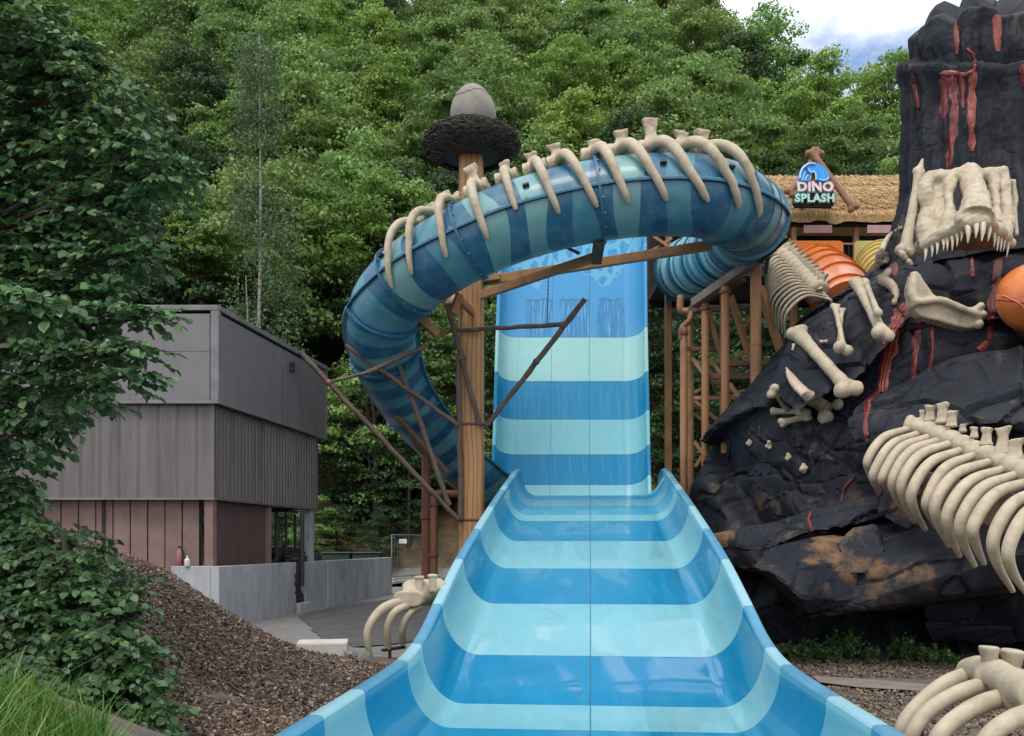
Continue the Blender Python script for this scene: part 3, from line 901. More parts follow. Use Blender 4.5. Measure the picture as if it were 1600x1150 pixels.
# horizontal collar and bracket arms
MB().box((cb.x, 22, P(0, 664, 22).z), (.74, .74, .05)).build('collar', M['rust'], post, bevel=.01)
MB().box((cb.x, 22, P(0, 812, 22).z), (.70, .70, .05)).build('collar', M['rust'], post, bevel=.01)
for (x0, y0, d0, x1, y1, d1, w, h, mt) in [(750, 462, 21.6, 935, 400, 20.2, .12, .20, 'beam_wood'), (752, 440, 22, 1112, 383, 20.3, .13, .22, 'beam_wood'), (752, 436, 21.9, 782, 433, 21.8, .2, .16, 'beam_wood'),
                                          (880, 384, 19.8, 905, 396, 20.1, .06, .06, 'branch'), (937, 372, 19.35, 932, 405, 20.2, .22, .28, 'branch'),
                                          (700, 478, 20.9, 716, 462, 21.8, .2, .12, 'beam_wood'), (708, 490, 20.7, 718, 460, 20.8, .13, .16, 'beam_wood'), (716, 466, 20.8, 738, 488, 21.7, .11, .16, 'beam_wood'),
                                          (656, 498, 21.2, 684, 522, 21.5, .14, .2, 'beam_wood'), (684, 520, 21.5, 716, 516, 21.7, .07, .08, 'rust')]:
    MB().beam(P(x0, y0, d0), P(x1, y1, d1), w, h).build('bracket_arm', M[mt], post, bevel=.012)
m = MB()
pa, pb = P(857, 428, 21.0), P(855, 506, 21.1)
for i in range(26):
    c = pa.lerp(pb, i / 25)
    rot = Matrix.Rotation(R(90 * (i % 2)), 3, 'Z')
    ring = [c + rot @ Vector((.014 * math.cos(a), 0, .034 * math.sin(a))) for a in [2 * math.pi * k / 8 for k in range(9)]]
    m.tube(ring, .006, 5, caps=False)
m.build('chain', M['chain'], post, smooth=60)
# rusty pipe supports for the tube
def pipe_post(x, ytop, d, r, label, bends=None):
    q = P(x, ytop, d); z0 = gz(q.x, d) - .05
    root = thing('pipe_support', label, 'post', (q.x, d, z0))
    MB().tube([(q.x, d, z0), (q.x, d, q.z)], r, 16).build('pipe', M['rust'], root, smooth=40)
    for z in (z0 + .12, (z0 + q.z) * .5, q.z - .1):
        MB().lathe([(r, -.03), (r * 1.35, -.03), (r * 1.35, .03), (r, .03)], (q.x, d, z), 16).build('collar', M['rust'], root, smooth=35)
    return root, q
rt, q = pipe_post(666, 668, 23.4, .125, 'thick rusty brown pipe carrying the end of the tube slide')
MB().beam(P(617, 645, 22.6), P(668, 712, 23.4), .2, .16).build('brace', M['rust'], rt, bevel=.012)
MB().beam(P(668, 700, 23.4), P(728, 780, 24.3), .16, .14).build('brace', M['rust'], rt, bevel=.012)
rt, q = pipe_post(678, 782, 22.6, .095, 'shorter rusty pipe bent across to the timber post')
MB().tube(catmull([P(678, 786, 22.6), P(680, 774, 22.6), P(690, 771, 22.5), P(716, 772, 22.4)], 14), .095, 14).build('elbow', M['rust'], rt, smooth=50)

# nest: a ring of woven twigs
nz = P(737, 205, 22)
M['twig'] = mk('twig', (0.028, 0.024, 0.021), (0.05, 0.043, 0.037), 12, .85)
nest = thing('nest', 'dark round twig nest on top of the timber post', 'nest', (cb.x, 22, P(0, 236, 22).z))
nz.z = 11.9
m = MB(); prof = [(0, -.36), (.5, -.36), (.86, -.27), (1.06, -.09), (1.10, .08), (1.0, .22), (.84, .27), (.6, .2), (.4, .12), (0, .1)]
m.lathe([(max(r * .96, .001), z * .96) for r, z in prof], (cb.x, 22, nz.z), 40); m.build('core', M['twig'], nest, smooth=60)
rr = random.Random(5); tw = MB()
for i in range(2200):
    a = rr.uniform(0, 2 * math.pi); t = rr.uniform(-.34, .27)
    def on(a, t):
        rad = 1.13 * math.sqrt(max(.05, 1 - (t / .36) ** 2 * .62)); return Vector((cb.x + rad * math.cos(a), 22 + rad * math.sin(a), nz.z + t))
    L = rr.uniform(.12, .40); dt = rr.uniform(-.2, .2); o = rr.uniform(-.02, .09)
    p0 = on(a, t); p1 = on(a + L * .5, max(-.35, min(.28, t + dt * .5))); p2 = on(a + L, max(-.35, min(.28, t + dt)))
    c = Vector((cb.x, 22, nz.z)); k = 1 + o
    pts = [c + (p0 - c) * (1.0), c + (p1 - c) * k, c + (p2 - c) * rr.uniform(1, 1.06)]
    tw.tube(pts, [rr.uniform(.008, .018)] * 3, 4, caps=False)
t_ = tw.build('twigs', M['twig'], nest, smooth=60, normals=False); tag(t_, kind='stuff')
# egg
M['egg'] = mk('egg', (0.23, 0.21, 0.175), (0.18, 0.165, 0.14), 2.5, .75, .35, 14, dirt=(0.14, 0.12, 0.10), dirt_amt=.5, dirt_scale=3)
ez = P(737, 205, 22).z + .02
m = MB(); prof = []
for i in range(25):
    t = i / 24; a = math.pi * t - math.pi / 2
    z = .68 * math.sin(a) + .28; r = .56 * math.cos(a) * (1 - .13 * math.sin(a))
    prof.append((max(r, .001), z))
m.lathe(prof, (0, 0, 0), 40)
rot = Matrix.Rotation(R(-4), 3, 'Y')
m.v = [Vector((cb.x + .06, 22, ez + .16)) + rot @ v for v in m.v]
egg = thing('egg', 'grey cracked giant egg sitting in the twig nest', 'egg', (cb.x + .06, 22, ez))
m.build('shell', M['egg'], egg, smooth=60)
ck = MB(); cpts = []
for k in range(26):
    a = R(185 + 170 * k / 25); zz = .56 + .018 * math.sin(k * 1.9) + .035 * math.sin(k * .5) + .004 * k
    s_ = (zz - .28) / .68; rad = .56 * math.sqrt(1 - s_ * s_) * (1 - .13 * s_) + .002
    cpts.append(Vector((cb.x + .06, 22, ez + .16)) + rot @ Vector((rad * math.cos(a), rad * math.sin(a), zz)))
ck.tube(cpts, .007, 5); ck.build('crack', M['twig'], egg)
# ------------------------------------------------------------------ two-storey clad shed on the left
M['clad_up'] = mk('clad_upper', (0.150, 0.138, 0.142), (0.135, 0.124, 0.128), 1.5, .45, .08, 60, dirt=(0.085, 0.079, 0.080), dirt_amt=.5, dirt_scale=1.2, dirt_stretch=(2.5, 2.5, .35))
M['clad_trim'] = mk('clad_trim', (0.17, 0.157, 0.16), None, 3, .42)
M['corr'] = mk('corrugated', (0.13, 0.112, 0.108), (0.10, 0.088, 0.086), 2, .42, dirt=(0.05, 0.042, 0.041), dirt_amt=.65, dirt_scale=2.2, stretch=(1, 1, .3), dirt_stretch=(2.5, 2.5, .15))
M['plank'] = mk('plank', (0.205, 0.128, 0.112), (0.17, 0.105, 0.092), 2.5, .7, .25, 20, stretch=(1, 1, .15), dirt=(0.09, 0.055, 0.045), dirt_amt=.5)
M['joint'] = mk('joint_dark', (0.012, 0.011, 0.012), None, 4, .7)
M['concrete'] = mk('concrete', (0.38, 0.39, 0.405), (0.30, 0.31, 0.325), 1.1, .85, .25, 30, dirt=(0.13, 0.13, 0.13), dirt_amt=.6, dirt_scale=1.6, dirt_stretch=(1.8, 1.8, .5))
K = Vector((P(341, 850, 17).x, 17, 0)); E = Vector((.1415, .99, 0)).normalized(); W_ = Vector((-1, 0, 0)); LEN = 5.95; FW = 6.0
GZ0 = .5
zU0, zU1, zC0 = P(0, 627, 17).z, P(0, 477, 17).z, P(0, 778, 17).z
shed = thing('clad_shed', 'grey brown two-storey clad shed with corrugated band behind the leafy tree', 'shed', (K.x - 2, 19, GZ0))
def quadbox(mb, a, e1, l1, e2, l2, z0, z1):
    q = [a, a + e1 * l1, a + e1 * l1 + e2 * l2, a + e2 * l2]
    return mb.prism([Vector((p.x, p.y, z0)) for p in q], (0, 0, z1 - z0))
quadbox(MB(), K + Vector((-.14, .14, 0)), E, LEN - .2, W_, FW, zU0, zU1 - .06).build('upper_core', M['joint'], shed)
# upper panels: front pair, side pair
for x0, x1, z0, z1 in ((.16, FW, zU0 + .02, zU0 + .94), (.16, FW, zU0 + .945, zU1 - .16)):
    a = K + W_ * x0; m = MB(); quadbox(m, Vector((a.x, a.y - .0, 0)), W_, x1 - x0, Vector((0, 1, 0)), .05, z0, z1); m.build('front_panel', M['clad_up'], shed, bevel=.006)
for t0, t1 in ((.125, 3.10), (3.19, LEN - .16)):
    a = K + E * t0; m = MB(); quadbox(m, a, E, t1 - t0, W_, .05, zU0 + .02, zU1 - .16); m.build('side_panel', M['clad_up'], shed, bevel=.006)
for a, e, l in ((K, E, LEN), (K, W_, FW)):
    n = Vector((e.y, -e.x, 0)) if e is E else Vector((0, -1, 0))
    m = MB(); b0 = a + n * .03; quadbox(m, b0, e, l, -n, .10, zU1 - .10, zU1 + .0); m.build('roof_trim', M['clad_trim'], shed, bevel=.008)
    m = MB(); b0 = a + n * .025; quadbox(m, b0, e, l, -n, .09, zU0 - .045, zU0 + .015); m.build('bottom_trim', M['clad_trim'], shed, bevel=.006)
m = MB(); quadbox(m, K + Vector((.012, -.022, 0)), E, .115, W_, .155, zU0 + .016, zU1 - .101); m.build('corner_trim', M['clad_trim'], shed, bevel=.01)
m = MB(); quadbox(m, K + E * (LEN - .1) + Vector((.02, 0, 0)), E, .1, W_, .1, zU0 + .016, zU1 - .101); m.build('corner_trim', M['clad_trim'], shed, bevel=.01)
quadbox(MB(), K + Vector((-.1, .1, 0)), E, LEN - .2, W_, FW - .2, zU1 - .06, zU1 - .02).build('roof', M['clad_trim'], shed)
jb = K + E * 3.55 + Vector((.03, 0, zU1 - .50)); MB().box(jb, (.10, .16, .16)).build('junction_box', M['black'], shed, bevel=.01)
MB().box(jb + Vector((.02, .0, .1)), (.06, .26, .05)).build('junction_box', M['black'], shed, bevel=.01)
# corrugated band: real folds
KC = K + Vector((-.13, .13, 0)); zc0, zc1 = zC0, zU0 - .045
def corrugate(a, e, n, length, pitch, depth, duty):
    prof = []; s = 0
    while s < length:
        for ds, h in ((0, 0), (pitch * duty, 0), (pitch * (duty + .12), -depth), (pitch * .88, -depth)):
            if s + ds < length: prof.append((s + ds, h))
        s += pitch
    prof.append((length, 0))
    m = MB()
    rows = [[Vector((a.x, a.y, z)) + e * s + n * h for s, h in prof] for z in (zc0, zc1)]
    back = [[Vector((a.x, a.y, z)) + e * s - n * .14 for s in (0, length)] for z in (zc0, zc1)]
    m.grid(rows); m.grid(back)
    return m
nS = Vector((E.y, -E.x, 0))
corrugate(KC, E, nS, LEN - .35, .165, .045, .40).build('side_corrugation', M['corr'], shed, normals=False)
corrugate(KC, W_, Vector((0, -1, 0)), FW - .3, .37, .028, .78).build('front_corrugation', M['corr'], shed, normals=False)
m = MB(); quadbox(m, KC + Vector((.012, -.015, 0)), E, .05, W_, .06, zc0 - .02, zc1); m.build('corner_trim', M['corr'], shed, bevel=.008)
quadbox(MB(), KC + Vector((-.05, .05, 0)), E, LEN - .45, W_, FW - .4, zc0 - .02, zc0 + .10).build('ceiling_slab', M['joint'], shed)
m = MB(); m.beam(KC + Vector((.02, -.03, zc0 - .01)), KC + W_ * (FW - .3) + Vector((0, -.03, zc0 - .01)), .05, .04); m.build('drip_edge', M['clad_trim'], shed)
m = MB(); m.beam(KC + Vector((.03, 0, zc0 - .01)), KC + E * (LEN - .35) + Vector((.03, 0, zc0 - .01)), .05, .04); m.build('drip_edge', M['corr'], shed)
# lower storey: planks, posts
pl0 = KC + Vector((-.30, .22, 0)); pw = .335
for i in range(9):
    m = MB(); a = pl0 + W_ * (i * pw + .06); quadbox(m, a, W_, pw - .022, Vector((0, 1, 0)), .04, GZ0, zc0 - .02)
    m.v = [v + Vector((0, random.Random(i).uniform(-.006, .006), 0)) for v in m.v]; m.build('plank', M['plank'], shed, bevel=.006)
quadbox(MB(), pl0 + Vector((-.02, .06, 0)), W_, 4, Vector((0, 1, 0)), .03, GZ0, zc0 - .02).build('backing', M['joint'], shed)
m = MB(); quadbox(m, KC + Vector((-.02, .02, 0)), E, .16, W_, .17, GZ0, zc0 - .02); m.build('corner_post', M['plank'], shed, bevel=.012)
for i in range(8):
    m = MB(); a = KC + W_ * .14 + E * (.25 + i * .31); quadbox(m, a, E, .302, W_, .04, GZ0, zc0 - .02); m.build('side_plank', mk('side_plank_paint', (0.085, 0.052, 0.047), None, 2.5, .7, stretch=(1, 1, .15)) if i == 0 else bpy.data.materials['side_plank_paint'], shed, bevel=.005)
m = MB(); quadbox(m, KC + E * 2.78 + W_ * .06, E, .09, W_, .12, GZ0, zc0 - .02); m.build('door_post', M['plank'], shed, bevel=.01)
m = MB(); quadbox(m, KC + E * (LEN - .75) + W_ * .02, E, .20, W_, .18, GZ0, zc0 - .02); m.build('steel_post', M['concrete'], shed, bevel=.012)
m = MB(); quadbox(m, KC + E * (LEN - .75) + W_ * 4.6, E, .20, W_, .18, GZ0, zc0 - .02); m.build('steel_post', M['concrete'], shed, bevel=.012)
quadbox(MB(), KC + E * .4 + W_ * 4.9, E, LEN - 1.2, W_, .06, GZ0, zc0 - .02).build('rear_wall', M['joint'], shed)
quadbox(MB(), KC + E * .2 + W_ * 2.2, E, LEN - 2.9, W_, .06, GZ0, zc0 - .02).build('inner_wall', M['joint'], shed)

# concrete wall in front, slabs side by side with a gap
cw = thing('concrete_wall', 'low grey concrete retaining wall running from the bark heap to the yard fence', 'wall', (K.x + .5, 21, GZ0))
cz1 = P(0, 885, 17).z
def slab(t0, t1, off=0.0, z1=None):
    m = MB(); a = K + Vector((.02 + off, -.02, 0)) + E * t0; quadbox(m, a, E, t1 - t0, W_, .16, GZ0 - .3, z1 or cz1); m.build('slab', M['concrete'], cw, bevel=.012)
slab(0, 1.55); slab(1.56, 3.86)
slab(4.50, 5.9, .0); slab(5.93, 8.0, .03); slab(8.01, 9.9, .03); slab(9.91, 11.9, .03)
m = MB(); quadbox(m, K + Vector((-.14, -.02, 0)), W_, .75, Vector((0, 1, 0)), .16, GZ0 - .3, cz1 + .005); m.build('slab', M['concrete'], cw, bevel=.012)
m = MB(); quadbox(m, K + E * 3.87 + Vector((.1, 0, 0)), E, .62, W_, .30, GZ0 - .1, GZ0 + .22); m.build('threshold', M['kerb'], cw, bevel=.02)
tag(MB().lathe([(.001, 0), (.05, 0), (.055, .02), (.055, .12), (.02, .15), (.02, .2), (.001, .2)], (P(292, 0, 16.95).x, 16.97, cz1 + .005), 14).build('bottle', mk('bottle_white', (.6, .6, .58), None, 5, .4), smooth=40), 'small white bottle left on the corner of the concrete wall', 'bottle')
m = MB(); 
# fire extinguisher behind the wall
ex = P(281, 868, 17.3); exr = thing('fire_extinguisher', 'small red fire extinguisher hanging on the brown planks', 'extinguisher', (ex.x, 17.28, ex.z - .2))
MB().lathe([(.001, 0), (.05, 0), (.056, .02), (.056, .26), (.03, .31), (.018, .33), (.018, .36), (.001, .36)], (ex.x, 17.28, ex.z - .2), 16).build('cylinder', mk('faded_red', (.28, .10, .08), None, 5, .4), exr, smooth=45)
MB().box((ex.x + .02, 17.27, ex.z + .17), (.10, .03, .03)).build('handle', M['black'], exr, bevel=.005)
m = MB(); m.tube(catmull([(ex.x + .03, 17.27, ex.z + .15), (ex.x + .09, 17.25, ex.z + .08), (ex.x + .07, 17.24, ex.z - .08)], 8), .01, 6); m.build('hose', M['black'], exr, smooth=50)

# loader parked in the shed, seen through the gap
M['rubber'] = mk('rubber', (0.018, 0.018, 0.018), None, 7, .8, .4, 30)
M['loader'] = mk('loader_paint', (0.035, 0.035, 0.04), None, 5, .5)
wc = P(464, 893, 21.3); wc.z = GZ0 + .72
ld = thing('loader', 'dark wheel loader parked in the gap under the corrugated shed', 'loader', (wc.x - .3, wc.y + .4, GZ0))
def wheel(c):
    m = MB(); prof = [(.30, -.17), (.44, -.19), (.62, -.19), (.70, -.12), (.70, .12), (.62, .19), (.44, .19), (.30, .17)]
    m.lathe(prof, c, 36, 'X'); w = m.build('wheel', M['rubber'], ld, smooth=40)
    MB().lathe([(.001, .12), (.10, .13), (.12, .06), (.26, .05), (.32, .16), (.32, -.16), (.001, -.16)], c, 30, 'X').build('rim', mk('rim_tan', (.30, .22, .13), None, 5, .5), w, smooth=40)
    lug = MB()
    for k in range(22):
        a = 2 * math.pi * k / 22
        for s in (-1, 1):
            q = c + Vector((s * .09, .71 * math.cos(a + s * .07), .71 * math.sin(a + s * .07)))
            lug.box(q, (.17, .05, .06), Matrix.Rotation(a, 3, 'X'))
    lug.build('tread', M['rubber'], w)
wheel(wc + Vector((-.05, .1, 0)))
wheel(wc + Vector((-.05, 1.7, 0)))
o = Vector((wc.x - .75, wc.y + .7, GZ0))
MB().box(o + Vector((0, .2, .85)), (.9, 2.4, .55)).build('body', M['loader'], ld, bevel=.06)
MB().box(o + Vector((0, 1.0, 1.3)), (.8, .9, .5)).build('engine_cover', M['loader'], ld, bevel=.08)
for sx in (-.4, .4):
    for sy in (-.35, .55):
        MB().beam(o + Vector((sx, sy, 1.1)), o + Vector((sx, sy, 2.35)), .06, .06).build('cab_post', M['loader'], ld, bevel=.01)
MB().box(o + Vector((0, .1, 2.4)), (.95, 1.1, .07)).build('cab_roof', M['loader'], ld, bevel=.02)
MB().box(o + Vector((0, .25, 1.35)), (.45, .45, .12)).build('seat', M['rubber'], ld, bevel=.04)
for sx in (-.3, .3):
    MB().beam(o + Vector((sx, -.2, 1.5)), o + Vector((sx, -1.4, 1.0)), .10, .16).build('loader_arm', M['loader'], ld, bevel=.02)
    MB().beam(o + Vector((sx + .62, -.9, .6)), o + Vector((sx + .62, -.9, 2.4)), .08, .12).build('mast', M['loader'], ld, bevel=.02)

# temporary fence
fz = .5; fa = gp(612, 908); fb = gp(742, 900)
fence = thing('mesh_fence', 'thin galvanised temporary mesh fence at the back of the yard', 'fence', (fa.x, fa.y, fz))
A = Vector((fa.x, fa.y, fz)); B = Vector((fb.x, fb.y, fz)); H = 2.0
for p in (A, A.lerp(B, .5), B):
    MB().tube([p, p + Vector((0, 0, H))], .028, 8).build('fence_post', M['galv'], fence, smooth=50)
    MB().box(p + Vector((0, 0, .06)), (.25, .6, .12)).build('foot', M['kerb'], fence, bevel=.02)
for z in (.2, H):
    MB().tube([A + Vector((0, 0, z)), B + Vector((0, 0, z))], .024, 8).build('fence_rail', M['galv'], fence, smooth=50)
wm = MB()
for i in range(1, 34):
    p = A.lerp(B, i / 34); wm.tube([p + Vector((0, 0, .2)), p + Vector((0, 0, H))], .004, 4, caps=False)
for z in np.arange(.4, H, .22): wm.tube([A + Vector((0, 0, z)), B + Vector((0, 0, z))], .004, 4, caps=False)
tag(wm.build('wire_mesh', M['galv'], fence, normals=False), kind='stuff')
q = A.lerp(B, .12) + Vector((0, -.04, H - .28)); MB().box(q, (.34, .012, .2)).build('notice', mk('notice_white', (.7, .7, .68), None, 5, .5), fence, bevel=.004)
# low bins behind the concrete wall
for x, lb in ((528, 'dark green crate left of the pair behind the concrete wall'), (575, 'dark green crate right of the pair behind the concrete wall')):
    q = P(x, 862, 34); q.z = .5; bn = thing('crate', lb, 'crate', (q.x, 34, .5), 'dark crates behind the concrete wall')
    MB().box((q.x, 34, .5 + .62), (1.05, .8, 1.24)).build('tub', mk('bin_green', (.012, .03, .022), None, 4, .5), bn, bevel=.05)
    MB().box((q.x, 34, .5 + 1.27), (1.15, .9, .07)).build('lid', bpy.data.materials['bin_green'], bn, bevel=.03)
# pale block by the heap and a few stones
bq = gp(505, 1030, .62)
blk = MB().box((-2.35, 11.1, .72), (.62, .45, .36), Matrix.Rotation(R(8), 3, 'Z'))
blk.v = [v + Vector((noise.noise(v * 3), noise.noise(v * 3 + Vector((4, 4, 4))), 0)) * .02 for v in blk.v]
tag(blk.build('concrete_block', mk('pale_concrete', (.42, .38, .35), (.5, .46, .42), 4, .9, .4, 25), bevel=.02), 'pale concrete block lying at the foot of the bark heap', 'block')
rr = random.Random(11)
for i, (x, y) in enumerate(((548, 1028), (556, 1032), (566, 1024))):
    d = 10.9 - i * .1; q = P(x, y, d)
    q.z = gz(q.x, d) + .02
    pts = [q + Vector((rr.gauss(0, .06), rr.gauss(0, .05), abs(rr.gauss(0, .045)))) for _ in range(14)]
    tag(hull(pts).build('stone', M['gravel'], smooth=None), ['left', 'middle', 'right'][i] + ' small pale stone of three between the block and bone ribs', 'stone', 'small stones by the block')
# ------------------------------------------------------------------ dark rock mountain with lava
def rock_paint(name, ochre_z=None):
    m, nt, b = nodes(name)
    g = nt.nodes.new('ShaderNodeNewGeometry')
    pos = g.outputs['Position']
    sx = nt.nodes.new('ShaderNodeSeparateXYZ'); nt.links.new(pos, sx.inputs[0])
    mpn = nt.nodes.new('ShaderNodeMapping'); nt.links.new(pos, mpn.inputs[0])
    v = mpn.outputs[0]
    n1 = tex(nt, v, .9, 8, .62); n2 = tex(nt, v, 3.2, 9, .66); n3 = tex(nt, v, 13, 7, .65)
    col = mixc_(nt, ramp(nt, n1, [(.35, 0.), (.65, 1.)]), (0.0065, 0.0080, 0.0140), (0.019, 0.021, 0.0285))
    col = mixc_(nt, mth(nt, 'MULTIPLY', ramp(nt, n2, [(.5, 0.), (.72, 1.)]), .4), col, (0.016, 0.0165, 0.023))
    # worn, brownish drips
    mp2 = nt.nodes.new('ShaderNodeMapping'); mp2.inputs['Scale'].default_value = (3.2, 3.2, .55); nt.links.new(pos, mp2.inputs[0])
    dr = tex(nt, mp2.outputs[0], 1.0, 8, .7); ar = tex(nt, v, .55, 4, .5)
    mk_ = mth(nt, 'MULTIPLY', ramp(nt, dr, [(.54, 0.), (.70, 1.)]), ramp(nt, ar, [(.48, 0.), (.62, 1.)]))
    col = mixc_(nt, mth(nt, 'MULTIPLY', mk_, .7), col, (0.16, 0.105, 0.07))
    mp3 = nt.nodes.new('ShaderNodeMapping'); mp3.inputs['Scale'].default_value = (.6, .6, 1.2); mp3.inputs['Rotation'].default_value = (0, .22, 0)
    wv = nd(nt, 'ShaderNodeTexNoise', {'Vector': pos, 'Scale': 1.3, 'Detail': 5})
    vadd = nd(nt, 'ShaderNodeVectorMath', {0: pos, 1: wv.outputs['Color']}, operation='ADD'); nt.links.new(vadd.outputs[0], mp3.inputs[0])
    # ochre patches on the low ledges
    low = mth(nt, 'MULTIPLY', ramp(nt, mth(nt, 'DIVIDE', sx.outputs[2], 10.0), [(.10, 0.), (.17, 1.), (.27, 1.), (.33, 0.)]), ramp(nt, tex(nt, v, .8, 6, .6), [(.57, 0.), (.65, 1.)]))
    col = mixc_(nt, mth(nt, 'MULTIPLY', low, .75), col, mixc_(nt, n3, (0.11, 0.06, 0.03), (0.30, 0.17, 0.075)))
    # sulphur green streaks
    sg = mth(nt, 'MULTIPLY', ramp(nt, tex(nt, mp2.outputs[0], .8, 6, .6), [(.60, 0.), (.74, 1.)]), ramp(nt, tex(nt, v, .38, 3, .5), [(.52, 0.), (.62, 1.)]))
    col = mixc_(nt, mth(nt, 'MULTIPLY', sg, .75), col, (0.13, 0.125, 0.03))
    # scuffed edges
    pt = ramp(nt, g.outputs['Pointiness'], [(.52, 0.), (.60, 1.)])
    col = mixc_(nt, mth(nt, 'MULTIPLY', pt, mth(nt, 'MULTIPLY', n3, .5)), col, (0.075, 0.072, 0.075))
    nt.links.new(col, b.inputs['Base Color'])
    nt.links.new(mth(nt, 'ADD', .42, mth(nt, 'MULTIPLY', n2, .3)), b.inputs['Roughness'])
    b.inputs['Specular IOR Level'].default_value = .16
    bump(nt, b, mth(nt, 'ADD', mth(nt, 'MULTIPLY', n2, 1.0), mth(nt, 'SUBTRACT', mth(nt, 'MULTIPLY', n3, .35), mth(nt, 'MULTIPLY', ramp(nt, nd(nt, 'ShaderNodeTexVoronoi', {'Vector': mp3.outputs[0], 'Scale': 1.0}, feature='DISTANCE_TO_EDGE').outputs['Distance'], [(0., 1.), (.03, 0.)]), ramp(nt, n1, [(.5, 0.), (.62, .75)])))), .55, .07)
    return m
M['rock'] = rock_paint('rock_paint')
VX, VY = 11.5, 22.0
volcano = thing('rock_mountain', 'artificial black rock mountain with red lava runs on the right', 'rock mountain', (VX, VY, 0))

A_Z = [-.6, 0, 1.5, 2.85, 4.05, 5.25, 6.0, 7.5, 8.0, 8.55, 9.3, 9.8]
A_R = [7.3, 7.2, 7.05, 6.85, 6.62, 6.1, 5.6, 4.7, 3.8, 2.95, 2.1, 1.95]
B_Z = [-.6, 0, .7, 1.3, 1.9, 2.3, 3.0, 4.0, 5.0, 6.0, 7.0, 8.0, 9.0, 9.8]
B_R = [5.45, 5.4, 5.3, 5.35, 5.55, 5.7, 5.6, 5.0, 4.5, 4.1, 3.6, 2.9, 2.4, 2.2]
nth, nzz = 640, 300
th = np.linspace(0, 2 * math.pi, nth, endpoint=False)
zz = np.linspace(-.6, 9.8, nzz)
TH, ZZ = np.meshgrid(th, zz)
a_ = np.interp(ZZ, A_Z, A_R); b_ = np.interp(ZZ, B_Z, B_R)
RR = 1 / np.sqrt((np.cos(TH) / a_) ** 2 + (np.sin(TH) / b_) ** 2)
def cellpat(s, t, n, seed, sx, sy, tilt):
    """flat-faced blocks: constant step, own slant and a groove at the joint"""
    r_ = np.random.RandomState(seed)
    cs = r_.uniform(s.min() - 1, s.max() + 1, n); ct = r_.uniform(t.min() - 1, t.max() + 1, n)
    h = r_.uniform(-1, 1, n); gx = r_.uniform(-1, 1, n); gy = r_.uniform(-1, 1, n)
    S = s.ravel() / sx; Tt = (t + tilt * s).ravel() / sy
    cs2 = cs / sx; ct2 = (ct + tilt * cs) / sy
    best = np.full(S.shape, 1e9); sec = np.full(S.shape, 1e9); bi = np.zeros(S.shape, int)
    for i in range(n):
        d = np.hypot(S - cs2[i], Tt - ct2[i])
        m_ = d < best
        sec = np.where(m_, best, np.minimum(sec, d)); bi = np.where(m_, i, bi); best = np.where(m_, d, best)
    e = sec - best
    sl = gx[bi] * (S - cs2[bi]) + gy[bi] * (Tt - ct2[bi])
    return h[bi].reshape(s.shape), sl.reshape(s.shape), e.reshape(s.shape)
ths = np.mod(TH - math.pi * .5, 2 * math.pi)      # seam at the back
Sx = ths * 6.0
nf = np.array([noise.noise(Vector((x, y, z))) for x, y, z in zip((RR * np.cos(TH)).ravel() * .35, (RR * np.sin(TH)).ravel() * .35, ZZ.ravel() * .5)]).reshape(TH.shape)
nf2 = np.array([noise.fractal(Vector((x, y, z)), .8, 2.1, 5) for x, y, z in zip((RR * np.cos(TH)).ravel() * 1.1, (RR * np.sin(TH)).ravel() * 1.1, ZZ.ravel() * 1.1)]).reshape(TH.shape)
h1, s1, e1 = cellpat(Sx + nf * .5, ZZ + nf2 * .12, 110, 4, 1.7, .95, .18)
h2, s2, e2 = cellpat(Sx + nf2 * .2, ZZ, 420, 9, .9, .45, .25)
fade = np.clip((9.6 - ZZ) / 2.0, 0, 1)
blk_ = .30 * h1 + .30 * s1 - .20 * np.exp(-(e1 / .08) ** 2)
blk2 = .07 * h2 + .05 * s2 - .07 * np.exp(-(e2 / .08) ** 2)
strat = .10 * np.sin((ZZ + .16 * Sx + nf * .5) * 4.2)
sm = np.clip((ZZ - 4.0) / 2.0, 0, 1)              # upper part is smoother
RR = RR + (blk_ + blk2 * (1 - .5 * sm)) * (1 - .35 * sm) * (.35 + .65 * fade) + strat * (1 - sm) * .3 + nf * .14 + nf2 * .015
m = MB()
rows = [[Vector((VX + RR[i, k] * math.cos(th[k]), VY + RR[i, k] * math.sin(th[k]), ZZ[i, k])) for k in range(nth)] for i in range(nzz)]
m.grid(rows, closed=True); m.f.append([(nzz - 1) * nth + k for k in range(nth)])
cone_mb = m
